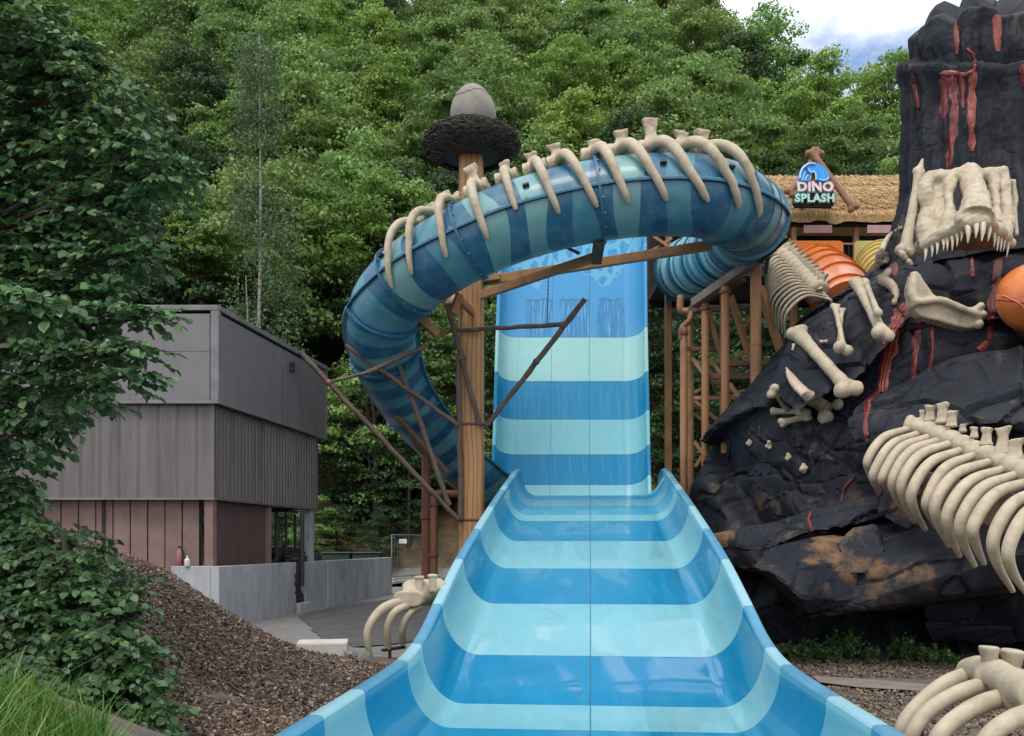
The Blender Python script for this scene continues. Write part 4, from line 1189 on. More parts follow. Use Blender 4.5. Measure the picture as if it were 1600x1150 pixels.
# spire, folded like a burnt stump
SXc, SYc = 11.45, 21.6
m = MB(); rows = []; n_t = 300
LOBE_X = [1380, 1430, 1438, 1446, 1460, 1476, 1488, 1493, 1500, 1512, 1540, 1556, 1563, 1570, 1590, 1640, 1700]
LOBE_Y = [60, 48, 26, 18, 14, 20, 26, 14, 4, 0, -2, 3, 14, 10, 6, 4, 10]
NZ = 170
for i in range(NZ):
    t = i / (NZ - 1); row = []
    for k in range(n_t):
        a = 2 * math.pi * k / n_t
        ca, sa = math.cos(a), math.sin(a)
        ex, ey = SXc + 1.75 * ca, SYc + 1.75 * sa
        dx = Vector((ca * 1.3, sa * 1.3, 0))
        # the rim rises towards the back; three rounded lobes in front
        zt = CAMZ + (HY - float(np.interp(CX + F * ex / ey, LOBE_X, LOBE_Y))) / F * ey
        zs_ = CAMZ + (HY - 102) / F * ey + .14 * noise.noise(dx * 2.6 + Vector((8, 8, 8)))
        z = 8.4 + (zt - 8.4) * t
        r = float(np.interp(z, [8.4, 9.3, 9.8, 10.5, 11.2, 12.2, 30], [2.65, 2.32, 2.12, 1.9, 1.86, 1.86, 1.86]))
        sh = z - zs_
        r += .14 * math.exp(-((sh + .12) / .3) ** 2) * (1 if sh < 0 else 0) - (.20 * min(1, max(0, sh / .07)) if sh > 0 else 0)
        if sh > .1: r += .06 * math.sin(min(1, (sh - .1) / .8) * math.pi)
        fold = noise.noise(Vector((ca * 3.4, sa * 3.4, z * .22 + (9 if sh > 0 else 0)))) * .13 + abs(noise.noise(Vector((ca * 6, sa * 6, z * .22)))) * -.22 + abs(noise.noise(Vector((ca * 15, sa * 15, z * .5)))) * -.09
        r += fold + .05 + .05 * noise.fractal(Vector((ca * 5, sa * 5, z * 1.6)), .8, 2.1, 4)
        if t > .97: r -= ((t - .97) / .03) ** 2 * .25
        row.append(Vector((SXc + r * ca, SYc + r * sa, z)))
    rows.append(row)
top = [Vector((SXc + (p.x - SXc) * .6, SYc + (p.y - SYc) * .6, p.z - .5)) for p in rows[-1]]
rows.append(top)
m.grid(rows, closed=True); m.f.append([NZ * n_t + k for k in range(n_t)])
m.build('spire', M['rock'], volcano, smooth=60, normals=False)
spire_mb = m
# jutting blocks and ledges
def crack_skin(me, seed, amp=.10, sc=(.55, .55, .95), tilt=.22, w=.05, rough=.035):
    """shotcrete joints and unevenness pressed into a rock skin"""
    off = Vector((seed * 3.7, seed * 1.3, 0))
    co, nr_ = vert_arrays(me); out_ = []
    for p in map(Vector, co.tolist()):
        if p.y > 2.5: out_.append(0.0); continue
        q0 = Vector((p.x, p.y, p.z + tilt * -p.x))
        wob = Vector((noise.noise(p * .8 + off), noise.noise(p * .8 + Vector((7, 7, 7))), noise.noise(p * .8 + Vector((3, 9, 1))))) * .35
        q = q0 + wob
        d, _ = noise.voronoi(Vector((q.x * sc[0], q.y * sc[1], q.z * sc[2])) + off)
        e = d[1] - d[0]
        gate = max(0.0, min(1.0, .5 + 2.2 * noise.noise(p * .45 + Vector((5, seed, 2)))))
        d2, pts2 = noise.voronoi(Vector((q.x * sc[0] * 2.1, q.y * sc[1] * 2.1, q.z * sc[2] * 2.3)) + off)
        cell = noise.noise(pts2[0] * 3.1)
        out_.append(-amp * gate * math.exp(-(e / w) ** 2) - amp * .35 * math.exp(-((d2[1] - d2[0]) / .05) ** 2) * (1 - gate) + cell * .02 + noise.fractal(p * 1.9, .9, 2.1, 4) * rough)
    me.vertices.foreach_set('co', (co + nr_ * np.array(out_)[:, None]).ravel()); me.update()
def to_mb(me, org):
    m = MB(); m.add([v.co + org for v in me.vertices], [list(p.vertices) for p in me.polygons]); return m
VO = ORG[volcano.name]
def pblock(pts, seed, amp=.08, scale=1.3):
    return hull([P(*q) for q in pts], seed, 3, amp, scale)
merged = MB(); merged.add(cone_mb.v, cone_mb.f + [list(range(nth - 1, -1, -1))])
for seed, pts in ((4, [(1115, 838, 17.9), (1180, 822, 17.4), (1290, 790, 16.6), (1390, 770, 16.2), (1395, 800, 16.1), (1300, 828, 16.2), (1190, 858, 16.9), (1125, 860, 17.8), (1150, 830, 19), (1390, 800, 18)]),
                  (5, [(1380, 720, 16.2), (1420, 700, 16.2), (1440, 760, 15.6), (1425, 830, 15.4), (1370, 800, 15.8), (1390, 730, 17.5), (1440, 820, 17.5)]),
                  (8, [(1320, 650, 17.4), (1420, 605, 17.0), (1490, 560, 17.2), (1600, 540, 16.8), (1600, 660, 15.9), (1480, 650, 16.3), (1380, 690, 16.6), (1340, 700, 17.0), (1400, 600, 19), (1600, 560, 19)]),
                  (9, [(1195, 610, 20.0), (1243, 525, 20.0), (1300, 495, 19.8), (1350, 450, 19.5), (1400, 455, 19.0), (1420, 500, 18.5), (1340, 590, 18.0), (1245, 640, 18.6), (1300, 480, 22), (1240, 600, 22)]),
                  (6, [(1440, 940, 15.8), (1600, 900, 15.0), (1680, 900, 14.8), (1680, 1010, 15.2), (1540, 1000, 15.8), (1450, 1000, 16.1), (1500, 920, 18), (1680, 1000, 18)])):
    h = pblock(pts, seed, .10); merged.add(h.v, h.f)
sme = remeshed(merged, 'slope', VO, .055, 0)
crack_skin(sme, 1.0, .12, (.5, .5, 1.0), .22, .045, .012)
def chisel(me, ratio, ang=24):
    """break a soft skin into chiselled faces"""
    t = bpy.data.objects.new('tmp', me); COL.objects.link(t)
    d = t.modifiers.new('d', 'DECIMATE'); d.ratio = ratio
    dg = bpy.context.evaluated_depsgraph_get(); out = bpy.data.meshes.new_from_object(t.evaluated_get(dg))
    nm = me.name; bpy.data.objects.remove(t); bpy.data.meshes.remove(me); out.name = nm; out.materials.clear()
    out.polygons.foreach_set('use_smooth', [True] * len(out.polygons)); out.set_sharp_from_angle(angle=R(ang)); out.update()
    return out
sme = chisel(sme, .16)
link('slope', sme, M['rock'], volcano, VO)
rock_parts = [to_mb(sme, VO), spire_mb]
for seed, pts in ((1, [(1178, 884, 15.2), (1205, 862, 15.6), (1272, 846, 15.4), (1335, 850, 15.3), (1205, 893, 14.7), (1250, 935, 14.6), (1262, 962, 14.9), (1330, 940, 14.8), (1345, 868, 14.9), (1225, 850, 16.8), (1340, 830, 16.8), (1200, 900, 16.8), (1340, 940, 16.8)]),
                  (2, [(1262, 966, 15.1), (1345, 868, 15.0), (1420, 905, 14.6), (1600, 862, 13.6), (1680, 850, 13.4), (1680, 900, 13.5), (1500, 935, 14.4), (1345, 958, 14.9), (1360, 800, 17.2), (1480, 790, 16.6), (1680, 740, 16), (1300, 960, 17), (1600, 930, 16.5)]),
                  (3, [(1312, 850, 15.1), (1330, 822, 15.3), (1370, 818, 15.2), (1388, 860, 14.9), (1350, 900, 14.75), (1318, 893, 14.85), (1340, 830, 16.5), (1390, 880, 16.5)])):
    h = pblock(pts, seed, .06); bme_ = remeshed(h, 'boulder', VO, .045, 3)
    crack_skin(bme_, seed * 2.0, .06, (.8, .8, 1.1), .2, .045, .03)
    bme_ = chisel(bme_, .12)
    link('boulder', bme_, M['rock'], volcano, VO); rock_parts.append(to_mb(bme_, VO))
def bvh_of(mbs):
    vs = []; fs = []
    for b in mbs:
        o = len(vs); vs += b.v; fs += [[i + o for i in f] for f in b.f]
    return BVHTree.FromPolygons(vs, fs)
ROCK = bvh_of(rock_parts)
EYE = Vector((0, 0, CAMZ))
def on_rock(x, y, lift=0.0, default=18.0):
    d = (P(x, y, 1.0) - EYE)
    h = ROCK.ray_cast(EYE, d.normalized())
    if h[0] is None: return None if default is None else P(x, y, default)
    return h[0] - d.normalized() * lift
# lava runs hugging the surface
M['lava'] = mk('lava_paint', (0.20, 0.026, 0.017), (0.11, 0.016, 0.013), 6, .42, .5, 14, dirt=(0.05, 0.02, 0.02), dirt_amt=.6, dirt_scale=4, stretch=(1, 1, .5))
M['lava_bright'] = mk('lava_orange', (0.29, 0.048, 0.024), (0.16, 0.024, 0.015), 6, .42, .5, 14, dirt=(0.05, 0.02, 0.02), dirt_amt=.5, dirt_scale=4)
def lava_part(path, w, mat='lava', seed=0, strands=1):
    """a ragged sheet of paint-thick lava laid on the rock, thicker in the middle, with runnels"""
    pts = []
    for (x0, y0), (x1, y1) in zip(path[:-1], path[1:]):
        k = max(2, int(math.hypot(x1 - x0, y1 - y0) / 2.5))
        for j in range(k): pts.append((x0 + (x1 - x0) * j / k, y0 + (y1 - y0) * j / k))
    pts.append(path[-1]); n = len(pts); nc = 4 + strands * 4
    rows = []
    for i, (x, y) in enumerate(pts):
        a = pts[max(0, i - 2)]; b = pts[min(n - 1, i + 2)]
        tx_, ty_ = b[0] - a[0], b[1] - a[1]; L = math.hypot(tx_, ty_) or 1
        nx_, ny_ = -ty_ / L, tx_ / L
        ww = w * (.8 + .5 * noise.noise(Vector((i * .12, seed, 0)))) * (1 - .55 * (i / n) ** 4) * min(1, .35 + i / 5)
        sh = 2.2 * noise.noise(Vector((i * .07, seed * 2.1, 4)))
        row = []
        for c in range(nc + 1):
            u = c / nc * 2 - 1
            e = 1 + .22 * noise.noise(Vector((i * .3, seed + (3 if u > 0 else 9), 1)))
            o = u * ww * .5 * e + sh
            prof = (1 - u ** 4)
            runnel = .55 + .45 * abs(math.sin((u * strands * .5 + .5) * math.pi * 1.0 + noise.noise(Vector((i * .09, seed, 7))) * 1.2))
            row.append(on_rock(x + nx_ * o, y + ny_ * o, -.02 + .055 * prof * runnel, None))
        if None not in row and (not rows or (rows[-1][0] - row[0]).length < 1.2): rows.append(row)
    n = len(rows)
    if n < 3: return
    # even out depth jumps at ledges
    for _ in range(3):
        for i in range(1, n - 1):
            for c in range(nc + 1):
                q = (rows[i - 1][c] + rows[i + 1][c]) / 2
                if (rows[i][c] - q).length > .12: rows[i][c] = rows[i][c].lerp(q, .5)
    m = MB(); m.grid(rows); m.build('lava_run', M[mat], volcano, smooth=70, normals=False)
lava_part([(1474, 116), (1476, 150), (1474, 186)], 19, 'lava', 1, 2)
lava_part([(1489, 114), (1492, 160), (1490, 200), (1484, 240), (1482, 268)], 20, 'lava', 2, 2)
lava_part([(1502, 116), (1504, 150), (1505, 168)], 14, 'lava', 3)
lava_part([(1521, 108), (1520, 150), (1518, 200), (1518, 236)], 19, 'lava_bright', 4, 2)
lava_part([(1468, 116), (1490, 113), (1508, 117), (1522, 109), (1524, 92)], 14, 'lava', 5)
lava_part([(1495, 34), (1494, 55), (1496, 84)], 14, 'lava', 6)
lava_part([(1556, 22), (1558, 45), (1560, 80)], 20, 'lava_bright', 7, 2)
lava_part([(1424, 112), (1430, 140), (1435, 168)], 10, 'lava', 8, 2)
lava_part([(1596, 100), (1600, 120), (1602, 136)], 20, 'lava', 9, 2)
lava_part([(1524, 96), (1520, 84), (1510, 76)], 10, 'lava', 10)
lava_part([(1562, 400), (1556, 440), (1550, 480), (1546, 530)], 20, 'lava', 11, 3)
lava_part([(1546, 532), (1520, 552), (1510, 568), (1503, 600), (1497, 640)], 12, 'lava_bright', 12, 2)
lava_part([(1416, 474), (1396, 520), (1384, 570), (1376, 612)], 34, 'lava_bright', 13, 4)
lava_part([(1376, 610), (1356, 626), (1353, 660), (1355, 690)], 12, 'lava', 14, 2)
lava_part([(1352, 694), (1340, 705), (1335, 748)], 19, 'lava_bright', 15, 2)
lava_part([(1335, 746), (1318, 762), (1312, 792)], 7, 'lava', 16)
lava_part([(1436, 502), (1430, 550), (1426, 592)], 16, 'lava', 17, 2)
lava_part([(1458, 510), (1457, 545), (1452, 580)], 10, 'lava', 18)
lava_part([(1400, 410), (1392, 428)], 24, 'lava', 19, 3)
lava_part([(1519, 400), (1520, 432)], 12, 'lava', 20)
lava_part([(1270, 830), (1262, 812), (1268, 796)], 7, 'lava', 21)
# ------------------------------------------------------------------ bones on the rock
def bone_of(name, label, cat, group, mb, org, vox=.03, sm=3, amp=.012, mat='bone', nscale=4):
    me = remeshed(mb, name, org, vox, sm, amp, nscale)
    o = link(name, me, M[mat], None, org)
    return tag(o, label, cat, group)
def long_bone(x0, y0, x1, y1, w, k0, k1, label, lift=.10, lift1=None, mid=None, vox=.028, dflt=18.5):
    a = on_rock(x0, y0, lift, dflt); b = on_rock(x1, y1, lift if lift1 is None else lift1, dflt)
    # pull the whole bone towards the viewer until no part of it dips into the rock
    for _ in range(2):
        need = 0
        for q in range(1, 8):
            p = a.lerp(b, q / 8); s_ = on_rock(CX + F * p.x / p.y, HY - F * (p.z - CAMZ) / p.y, lift * .6, 99)
            need = max(need, (p - EYE).length - (s_ - EYE).length)
        if need > 0: a = a - (a - EYE).normalized() * need; b = b - (b - EYE).normalized() * need
    d = (a.y + b.y) / 2; r = w * .5 / F * d; K0 = k0 * .5 / F * d; K1 = k1 * .5 / F * d
    t = (b - a).normalized(); sd = t.cross(Vector((0, -1, 0.0))).normalized()
    m = MB()
    ctrl = [a, a.lerp(b, .25), a.lerp(b, .55), a.lerp(b, .85), b]
    if mid: ctrl[2] = ctrl[2] + sd * (mid / F * d); ctrl[1] = ctrl[1] + sd * (mid / F * d * .6); ctrl[3] = ctrl[3] + sd * (mid / F * d * .6)
    pts = catmull(ctrl, 13); rad = [r * (1 + .55 * abs(2 * i / 12 - 1) ** 3) for i in range(13)]
    m.tube(pts, rad, 12)
    if k0: m.ball(a + sd * K0 * .55, K0 * .72); m.ball(a - sd * K0 * .5 - t * K0 * .2, K0 * .8)
    if k1: m.ball(b + sd * K1 * .55, K1 * .78); m.ball(b - sd * K1 * .55 + t * K1 * .1, K1 * .7)
    return bone_of('long_bone', label, 'bone', 'loose bones on the black rock', m, a.lerp(b, .5), vox)
long_bone(1246, 520, 1326, 608, 19, 30, 34, 'longest thigh bone lying diagonally across the black rock')
long_bone(1306, 480, 1318, 545, 9, 17, 24, 'upright double shin bone above the longest thigh bone')
long_bone(1316, 484, 1310, 540, 7, 10, 10, 'thin bone pressed against the upright shin bone', lift=.13)
long_bone(1338, 442, 1380, 522, 15, 22, 27, 'thick leg bone slanting down below the orange tube')
long_bone(1352, 440, 1372, 490, 9, 14, 6, 'slim bone lying along the thick slanting leg bone', lift=.14)
long_bone(1208, 612, 1230, 640, 8, 20, 6, 'short bone with a knobbed top beside the blade shaped bone')
long_bone(1206, 643, 1252, 643, 10, 8, 17, 'upper of the two finger bones at the rock edge')
long_bone(1222, 661, 1262, 650, 11, 13, 20, 'lower of the two finger bones at the rock edge')
long_bone(1282, 534, 1292, 533, 5, 6, 6, 'tiny bone beside the middle of the longest thigh bone')
long_bone(1240, 538, 1238, 548, 5, 6, 3, 'tiny bone stub at the upper end of the thigh bone')
# blade shaped bone
m = MB(); pts = []; rad = []
for i, (x, y, w) in enumerate(((1228, 574, 5), (1240, 595, 20), (1262, 618, 23), (1282, 632, 22), (1294, 640, 26))):
    pts.append(on_rock(x, y, .12)); rad.append(w * .5 / F * 18)
m.tube(catmull(pts, 14), list(np.interp(np.linspace(0, 4, 14), range(5), rad)), 12, flat=.6)
m.ball(on_rock(1290, 652, .12), .17); m.ball(on_rock(1309, 632, .12), .13)
bone_of('shoulder_blade', 'broad blade shaped bone pointing up beside the thigh bone', 'bone', 'loose bones on the black rock', m, pts[2])
for (x, y, sz, lb) in ((1170, 692, 8, 'leftmost of four small knobbly bones on the cliff'), (1201, 696, 10, 'second from left of four small knobbly bones on the cliff'), (1231, 715, 10, 'third from left of four small knobbly bones on the cliff'), (1255, 732, 11, 'rightmost and largest of four small knobbly bones on the cliff')):
    c = on_rock(x, y, .08); s = sz * .5 / F * c.y * 1.15; m = MB(); r_ = random.Random(x)
    for q in ((0, .8), (.2, -.7), (-.45, -.2), (.5, .1)): m.ball(c + Vector((q[0] * s, r_.uniform(-.04, .02), q[1] * s)), s * r_.uniform(.55, .75))
    bone_of('toe_bone', lb, 'bone', 'small knobbly bones', m, c, .022, 2)
# claw and arm
def claw(points, w0, w1, label, lift=.12, name='claw'):
    pts = [on_rock(x, y, lift) for x, y in points]; d = pts[0].y; n = 14
    m = MB().tube(catmull(pts, n), [(w0 + (w1 - w0) * (i / (n - 1))) * .5 / F * d for i in range(n)], 12)
    return bone_of(name, label, 'bone', 'loose bones on the black rock', m, pts[0], .028)
claw([(1378, 438), (1392, 446), (1399, 458), (1397, 474)], 19, 8, 'curved claw hanging right of the thick leg bone')
claw([(1374, 438), (1384, 430), (1388, 424)], 15, 12, 'short wrist bone joined to the curved claw')
claw([(1408, 356), (1390, 368), (1380, 385), (1372, 402)], 6, 9, 'thin bowed bone left of the great skull')
claw([(1370, 405), (1378, 412), (1386, 408), (1384, 398), (1375, 396)], 9, 8, 'small ring shaped wrist bone under the bowed bone', .14, 'wrist_bone')
def free_bone(p0, p1, w0, w1, label, ends=(1.5, 1.5), tip=None, name='arm_bone'):
    a = P(*p0); b = P(*p1); d = a.y; r0 = w0 * .5 / F * d; r1 = w1 * .5 / F * d; t = (b - a).normalized(); sd = t.cross(Vector((0, -1, 0))).normalized()
    m = MB(); m.tube([a.lerp(b, k / 8) for k in range(9)], [(r0 + (r1 - r0) * k / 8) * (1 + .35 * abs(k / 4 - 1) ** 3) for k in range(9)], 12)
    for c, r, e in ((a, r0, ends[0]), (b, r1, ends[1])):
        if e: m.ball(c + sd * r * .8, r * e * .75); m.ball(c - sd * r * .8, r * e * .7)
    if tip: m.tube([a, P(*tip)], [r0 * 1.3, r0 * .25], 10)
    return bone_of(name, label, 'bone', 'arm bones left of the skull', m, a.lerp(b, .5))
free_bone((1436, 268, 18.4), (1414, 392, 18.2), 11, 17, 'upright arm bone with a spiked tip left of the skull', tip=(1442, 246, 18.4))
free_bone((1446, 275, 18.5), (1430, 330, 18.4), 7, 8, 'thin bone beside the upright arm bone, touching the skull', ends=(1.2, 1.2))
for (x, y, w, lb) in ((1410, 398, 15, 'lowest left knuckle bone under the upright arm bone'), (1420, 392, 14, 'knuckle bone between the arm bone and jaw joint'), (1420, 409, 12, 'small finger bone hanging under the knuckles')):
    c = P(x, y, 18.1); s = w * .5 / F * 18.1; m = MB()
    m.ball(c, s * .8); m.ball(c + Vector((s * .5, 0, -s * .6)), s * .6); m.ball(c + Vector((-s * .4, 0, s * .5)), s * .55)
    bone_of('knuckle_bone', lb, 'bone', 'arm bones left of the skull', m, c, .024, 2)
free_bone((1584, 282, 18.5), (1588, 368, 18.4), 6, 6, 'thin bone strip running down the right side of the skull', ends=(1.1, 1.1))

# great skull: zoom-window coordinates of the photograph turned into metres
def sk(zx, zy, d): return P(1340 + zx / 3.592, 220 + zy / 3.592, d)
SD = 17.9; U1 = SD / F / 3.592
skull = thing('dinosaur_skull', 'huge pale fanged dinosaur skull mounted on the black spire', 'skull', sk(620, 600, SD + .6))
m = MB()
def st(path, rads, n=14, flat=1.0): m.tube(catmull([sk(*p) for p in path], 16), list(np.interp(np.linspace(0, len(rads) - 1, 16), range(len(rads)), [r * U1 for r in rads])), n, flat=flat)
# snout ridge from brow to nose
st([(625, 165, 18.35), (642, 230, 18.1), (660, 310, 17.7), (662, 385, 17.35), (660, 445, 17.2)], [54, 60, 60, 82, 98])
m.ball(sk(622, 175, 18.3), (58 * U1, .2, 48 * U1))
m.ball(sk(655, 445, 17.25), (105 * U1, .26, 48 * U1))
# broad nose end
m.ball(sk(658, 425, 17.3), (112 * U1, .30, 62 * U1))
# brow bar
st([(392, 212, 18.45), (480, 205, 18.3), (600, 198, 18.3), (720, 195, 18.3), (815, 182, 18.4)], [44, 44, 46, 42, 38])
m.ball(sk(815, 178, 18.4), 38 * U1); m.ball(sk(392, 225, 18.45), 46 * U1)
# cheek plates behind the pillars, leaving the sockets open
for poly in ([(360, 210), (462, 205), (462, 545), (395, 610), (360, 600)], [(785, 195), (845, 190), (858, 540), (790, 520)]):
    m.prism([sk(x, y, 18.42) for x, y in poly], (0, .28, 0))
# cheek pillars
st([(385, 215, 18.45), (378, 300, 18.3), (392, 400, 18.25), (382, 500, 18.1), (398, 590, 18.0)], [40, 50, 40, 52, 40])
st([(445, 215, 18.45), (448, 330, 18.3), (450, 430, 18.1), (455, 540, 17.85)], [46, 40, 48, 54])
st([(515, 205, 18.3), (514, 300, 18.05), (516, 380, 17.85), (518, 462, 17.7), (535, 515, 17.6)], [44, 24, 26, 54, 50])
st([(755, 200, 18.3), (768, 300, 18.05), (772, 390, 17.85), (766, 480, 17.7)], [42, 24, 26, 50])
st([(805, 200, 18.4), (822, 300, 18.25), (826, 400, 18.1), (820, 530, 17.85)], [44, 38, 40, 46])
st([(852, 225, 18.6), (872, 300, 18.55), (872, 420, 18.45), (850, 520, 18.3)], [18, 20, 22, 26])
# upper jaw arch
st([(370, 585, 18.05), (430, 552, 17.85), (500, 522, 17.65), (560, 492, 17.45), (610, 462, 17.2), (665, 446, 17.05), (715, 458, 17.2), (765, 494, 17.45), (805, 524, 17.7), (845, 560, 17.95)], [42, 46, 46, 42, 40, 40, 40, 42, 42, 36])
st([(470, 450, 18.0), (560, 470, 17.6), (590, 430, 17.4)], [34, 34, 36])
st([(790, 440, 18.0), (740, 460, 17.6), (720, 425, 17.4)], [32, 32, 36])
me = remeshed(m, 'cranium', ORG[skull.name], .028, 2, .035, 4.5)
link('cranium', me, M['bone'], skull, ORG[skull.name])
m = MB()
m.ball(sk(670, 545, 18.0), (115 * U1, .45, 62 * U1)); m.ball(sk(560, 565, 18.2), (90 * U1, .35, 42 * U1)); m.ball(sk(765, 560, 18.1), (70 * U1, .35, 42 * U1))
m.build('palate', mk('palate', (.23, .13, .075), (.13, .075, .045), 5, .7, .4, 20), skull, smooth=60)
for (x, y, r) in ((352, 600, 42), (858, 575, 30), (862, 470, 24)):
    MB().ball(sk(x, y, 18.35), r * U1, nu=18, nv=10).build('jaw_joint', M['bone'], skull, smooth=60)
for (x, y0, y1, w, d) in ((617, 470, 562, 30, 17.2), (662, 458, 534, 26, 17.1), (700, 458, 552, 30, 17.12), (737, 475, 552, 24, 17.3), (585, 500, 552, 16, 17.4), (556, 520, 580, 18, 17.5), (528, 528, 606, 18, 17.6),
                          (500, 535, 606, 18, 17.7), (478, 545, 604, 20, 17.75), (445, 555, 626, 20, 17.85), (415, 565, 640, 20, 17.95), (382, 585, 664, 22, 18.05), (762, 505, 586, 18, 17.5), (782, 515, 606, 18, 17.6), (800, 525, 610, 17, 17.7), (820, 540, 610, 16, 17.8), (840, 555, 640, 18, 17.95)):
    d -= .13; a = sk(x, y0 - 4, d + .06); b = sk(x + random.Random(x).uniform(-6, 4), y1 + 12, d - .04)
    n = 8; pts = [a.lerp(b, k / 7) + Vector((0, -.03 * math.sin(math.pi * k / 7), 0)) for k in range(n)]
    MB().tube(pts, [w * .62 * U1 * (1 - (k / 7) ** 1.6 * .88) for k in range(n)], 10).build('tooth', M['tooth'], skull, smooth=60)
# lower jaw on the rock
m = MB(); outline = [(302, 735), (355, 742), (385, 800), (430, 860), (520, 905), (620, 930), (655, 935), (690, 915), (714, 965), (695, 1042), (610, 1052), (480, 1018), (345, 982), (300, 925), (286, 830)]
m.prism([sk(x, y, 17.5) for x, y in outline], (0.05, .34, 0))
m.tube(catmull([sk(318, 890, 17.45), sk(360, 905, 17.42), sk(460, 890, 17.42), sk(560, 930, 17.4), sk(640, 960, 17.4), sk(690, 985, 17.42)], 14), 20 * U1, 10)
m.tube([sk(320, 740, 17.55), sk(305, 860, 17.5), sk(330, 930, 17.5)], [26 * U1, 30 * U1, 30 * U1], 10)
for q in ((690, 930, 24), (665, 945, 22), (705, 975, 22), (680, 1030, 26)): m.ball(sk(q[0], q[1], 17.45), q[2] * U1)
jo = sk(480, 1000, 17.6)
jme = remeshed(m, 'lower_jaw', jo, .028, 6, .014, 4)
tag(link('lower_jaw', jme, M['bone'], None, jo), 'pale toothless lower jaw bone hanging below the skull', 'bone')
# steel bracket carrying the jaw
MB().beam(jo + Vector((0, .15, 0)), jo + Vector((0, 1.4, .1)), .06, .06).build('steel_bracket', M['steel_dark'], bpy.data.objects['lower_jaw'])

# ------------------------------------------------------------------ rib cages
def cage(name, label, origin, ribs_, rw, spine_pts, srad, procs, mat, extra=None):
    root = thing(name, label, 'rib cage', origin)
    sp = catmull(spine_pts, 150); m = MB()
    m.tube(sp, [srad * (.78 + .42 * abs(math.sin(i * math.pi / 11.5)) ** .6) for i in range(150)], 16)
    link('spine', remeshed(m, 'spine', Vector(origin), .03, 3, .015, 4), M[mat], root, Vector(origin))
    for i, (pts, r0, r1) in enumerate(ribs_):
        n = 24; c = catmull(pts, n)
        rad = [r0 * (.82 + .3 * math.sin(math.pi * min(1, k / n * 1.4))) if k < n * .55 else r0 * 1.05 + (r1 - r0 * 1.05) * ((k - n * .55) / (n * .45)) for k in range(n)]
        MB().tube(c, rad, 14).build('rib', M[mat], root, smooth=60)
    for (c, h, w, ln) in procs:
        m = MB(); c = Vector(c); up = Vector((ln, 0, 1)).normalized()
        rq = random.Random(int(c.x * 1000)); sec = []; ax = Vector((.75, -.66, 0)); sx_ = Vector((.66, .75, 0))
        for t, k1, k2 in ((-.25, .75, .62), (.1, .56, .40), (.55, .46, .32), (.85, .62, .46), (1.0, .68 + rq.uniform(-.06, .1), .5)):
            q = c + up * h * t + ax * (.05 * rq.uniform(-1, 1) if t == 1 else 0); tl = up * (w * .12 * rq.uniform(-1, 1) if t == 1 else 0)
            sec.append([q - ax * w * k1 - sx_ * w * k2 - tl, q + ax * w * k1 - sx_ * w * k2 + tl, q + ax * w * k1 + sx_ * w * k2 + tl, q - ax * w * k1 + sx_ * w * k2 - tl])
        m.grid(sec, closed=True); k0 = len(m.v) - 20; m.f.append([k0, k0 + 1, k0 + 2, k0 + 3]); m.f.append([k0 + 19, k0 + 18, k0 + 17, k0 + 16])
        link('spinous_process', remeshed(m, 'spinous_process', Vector(origin), .024, 2, .01, 6), M[mat], root, Vector(origin))
    return root
def z5(x, y, d): return P(1300 + x * .348, 520 + y * .348, d)
starts = [(340, 432), (380, 455), (425, 470), (470, 485), (520, 500), (572, 530), (630, 552), (700, 582), (760, 615), (820, 640), (885, 668), (950, 705), (1010, 740)]
bulge = [(163, 565), (190, 625), (231, 640), (276, 650), (316, 665), (360, 710), (430, 745), (466, 760), (521, 805), (580, 840), (637, 860), (727, 915), (795, 960)]
tips = [(188, 682), (215, 725), (250, 712), (335, 812), (372, 850), (420, 885), (466, 870), (526, 958), (574, 1003), (642, 1047), (683, 1037), (812, 1160), (880, 1180)]
rl = []
for i in range(13):
    d = 16.3 - i * .30
    s, b_, t = starts[i], bulge[i], tips[i]
    sh = (s[0] + (b_[0] - s[0]) * .62, s[1] + (b_[1] - s[1]) * .30)
    lo = (b_[0] * .84 + t[0] * .16, b_[1] * .52 + t[1] * .48)
    rl.append(([z5(*s, d + .15), z5(*sh, d - .1), z5(*b_, d - .25), z5(*lo, d - .15), z5(*t, d + .1)], (38 + i * 1.4) * .5 * .348 / F * d, 10 * .348 / F * d))
spn = [z5(325, 412, 16.6), z5(420, 432, 16.4), z5(520, 478, 15.9), z5(640, 535, 15.2), z5(760, 580, 14.4), z5(900, 635, 13.6), z5(1080, 705, 12.6)]
pr = []
for (x, y, h, w) in ((405, 395, 45, 24), (440, 385, 55, 34), (495, 390, 70, 40), (537, 410, 55, 36), (587, 440, 28, 26), (637, 465, 40, 28), (693, 490, 60, 38), (765, 520, 88, 44), (822, 550, 68, 50), (905, 580, 85, 50)):
    d = float(np.interp(x, [330, 420, 520, 640, 760, 900, 1080], [16.6, 16.4, 15.9, 15.2, 14.4, 13.6, 12.6]))
    pr.append((z5(x, y, d), h * .348 / F * d * 1.1, w * .5 * .348 / F * d * 2.0, .05))
rc = cage('rib_cage', 'large pale rib cage with thirteen curved ribs on the rock ledge', z5(700, 900, 14.8), rl, .15, spn, .17, pr, 'bone')
# boarding inside the cage
M['crate_wood'] = mk('crate_wood', (0.20, 0.135, 0.085), (0.14, 0.09, 0.055), 3, .75, .3, 20, stretch=(.3, 1, 1))
for k, (y0, y1) in enumerate(((690, 770), (775, 850), (855, 930))):
    a = z5(380, y0 - 40, 16.4); b = z5(1000, y0 + 130, 13.6)
    MB().beam(a, b, .05, .32, up=(0, 0, 1)).build('board', M['crate_wood'], rc, bevel=.01)

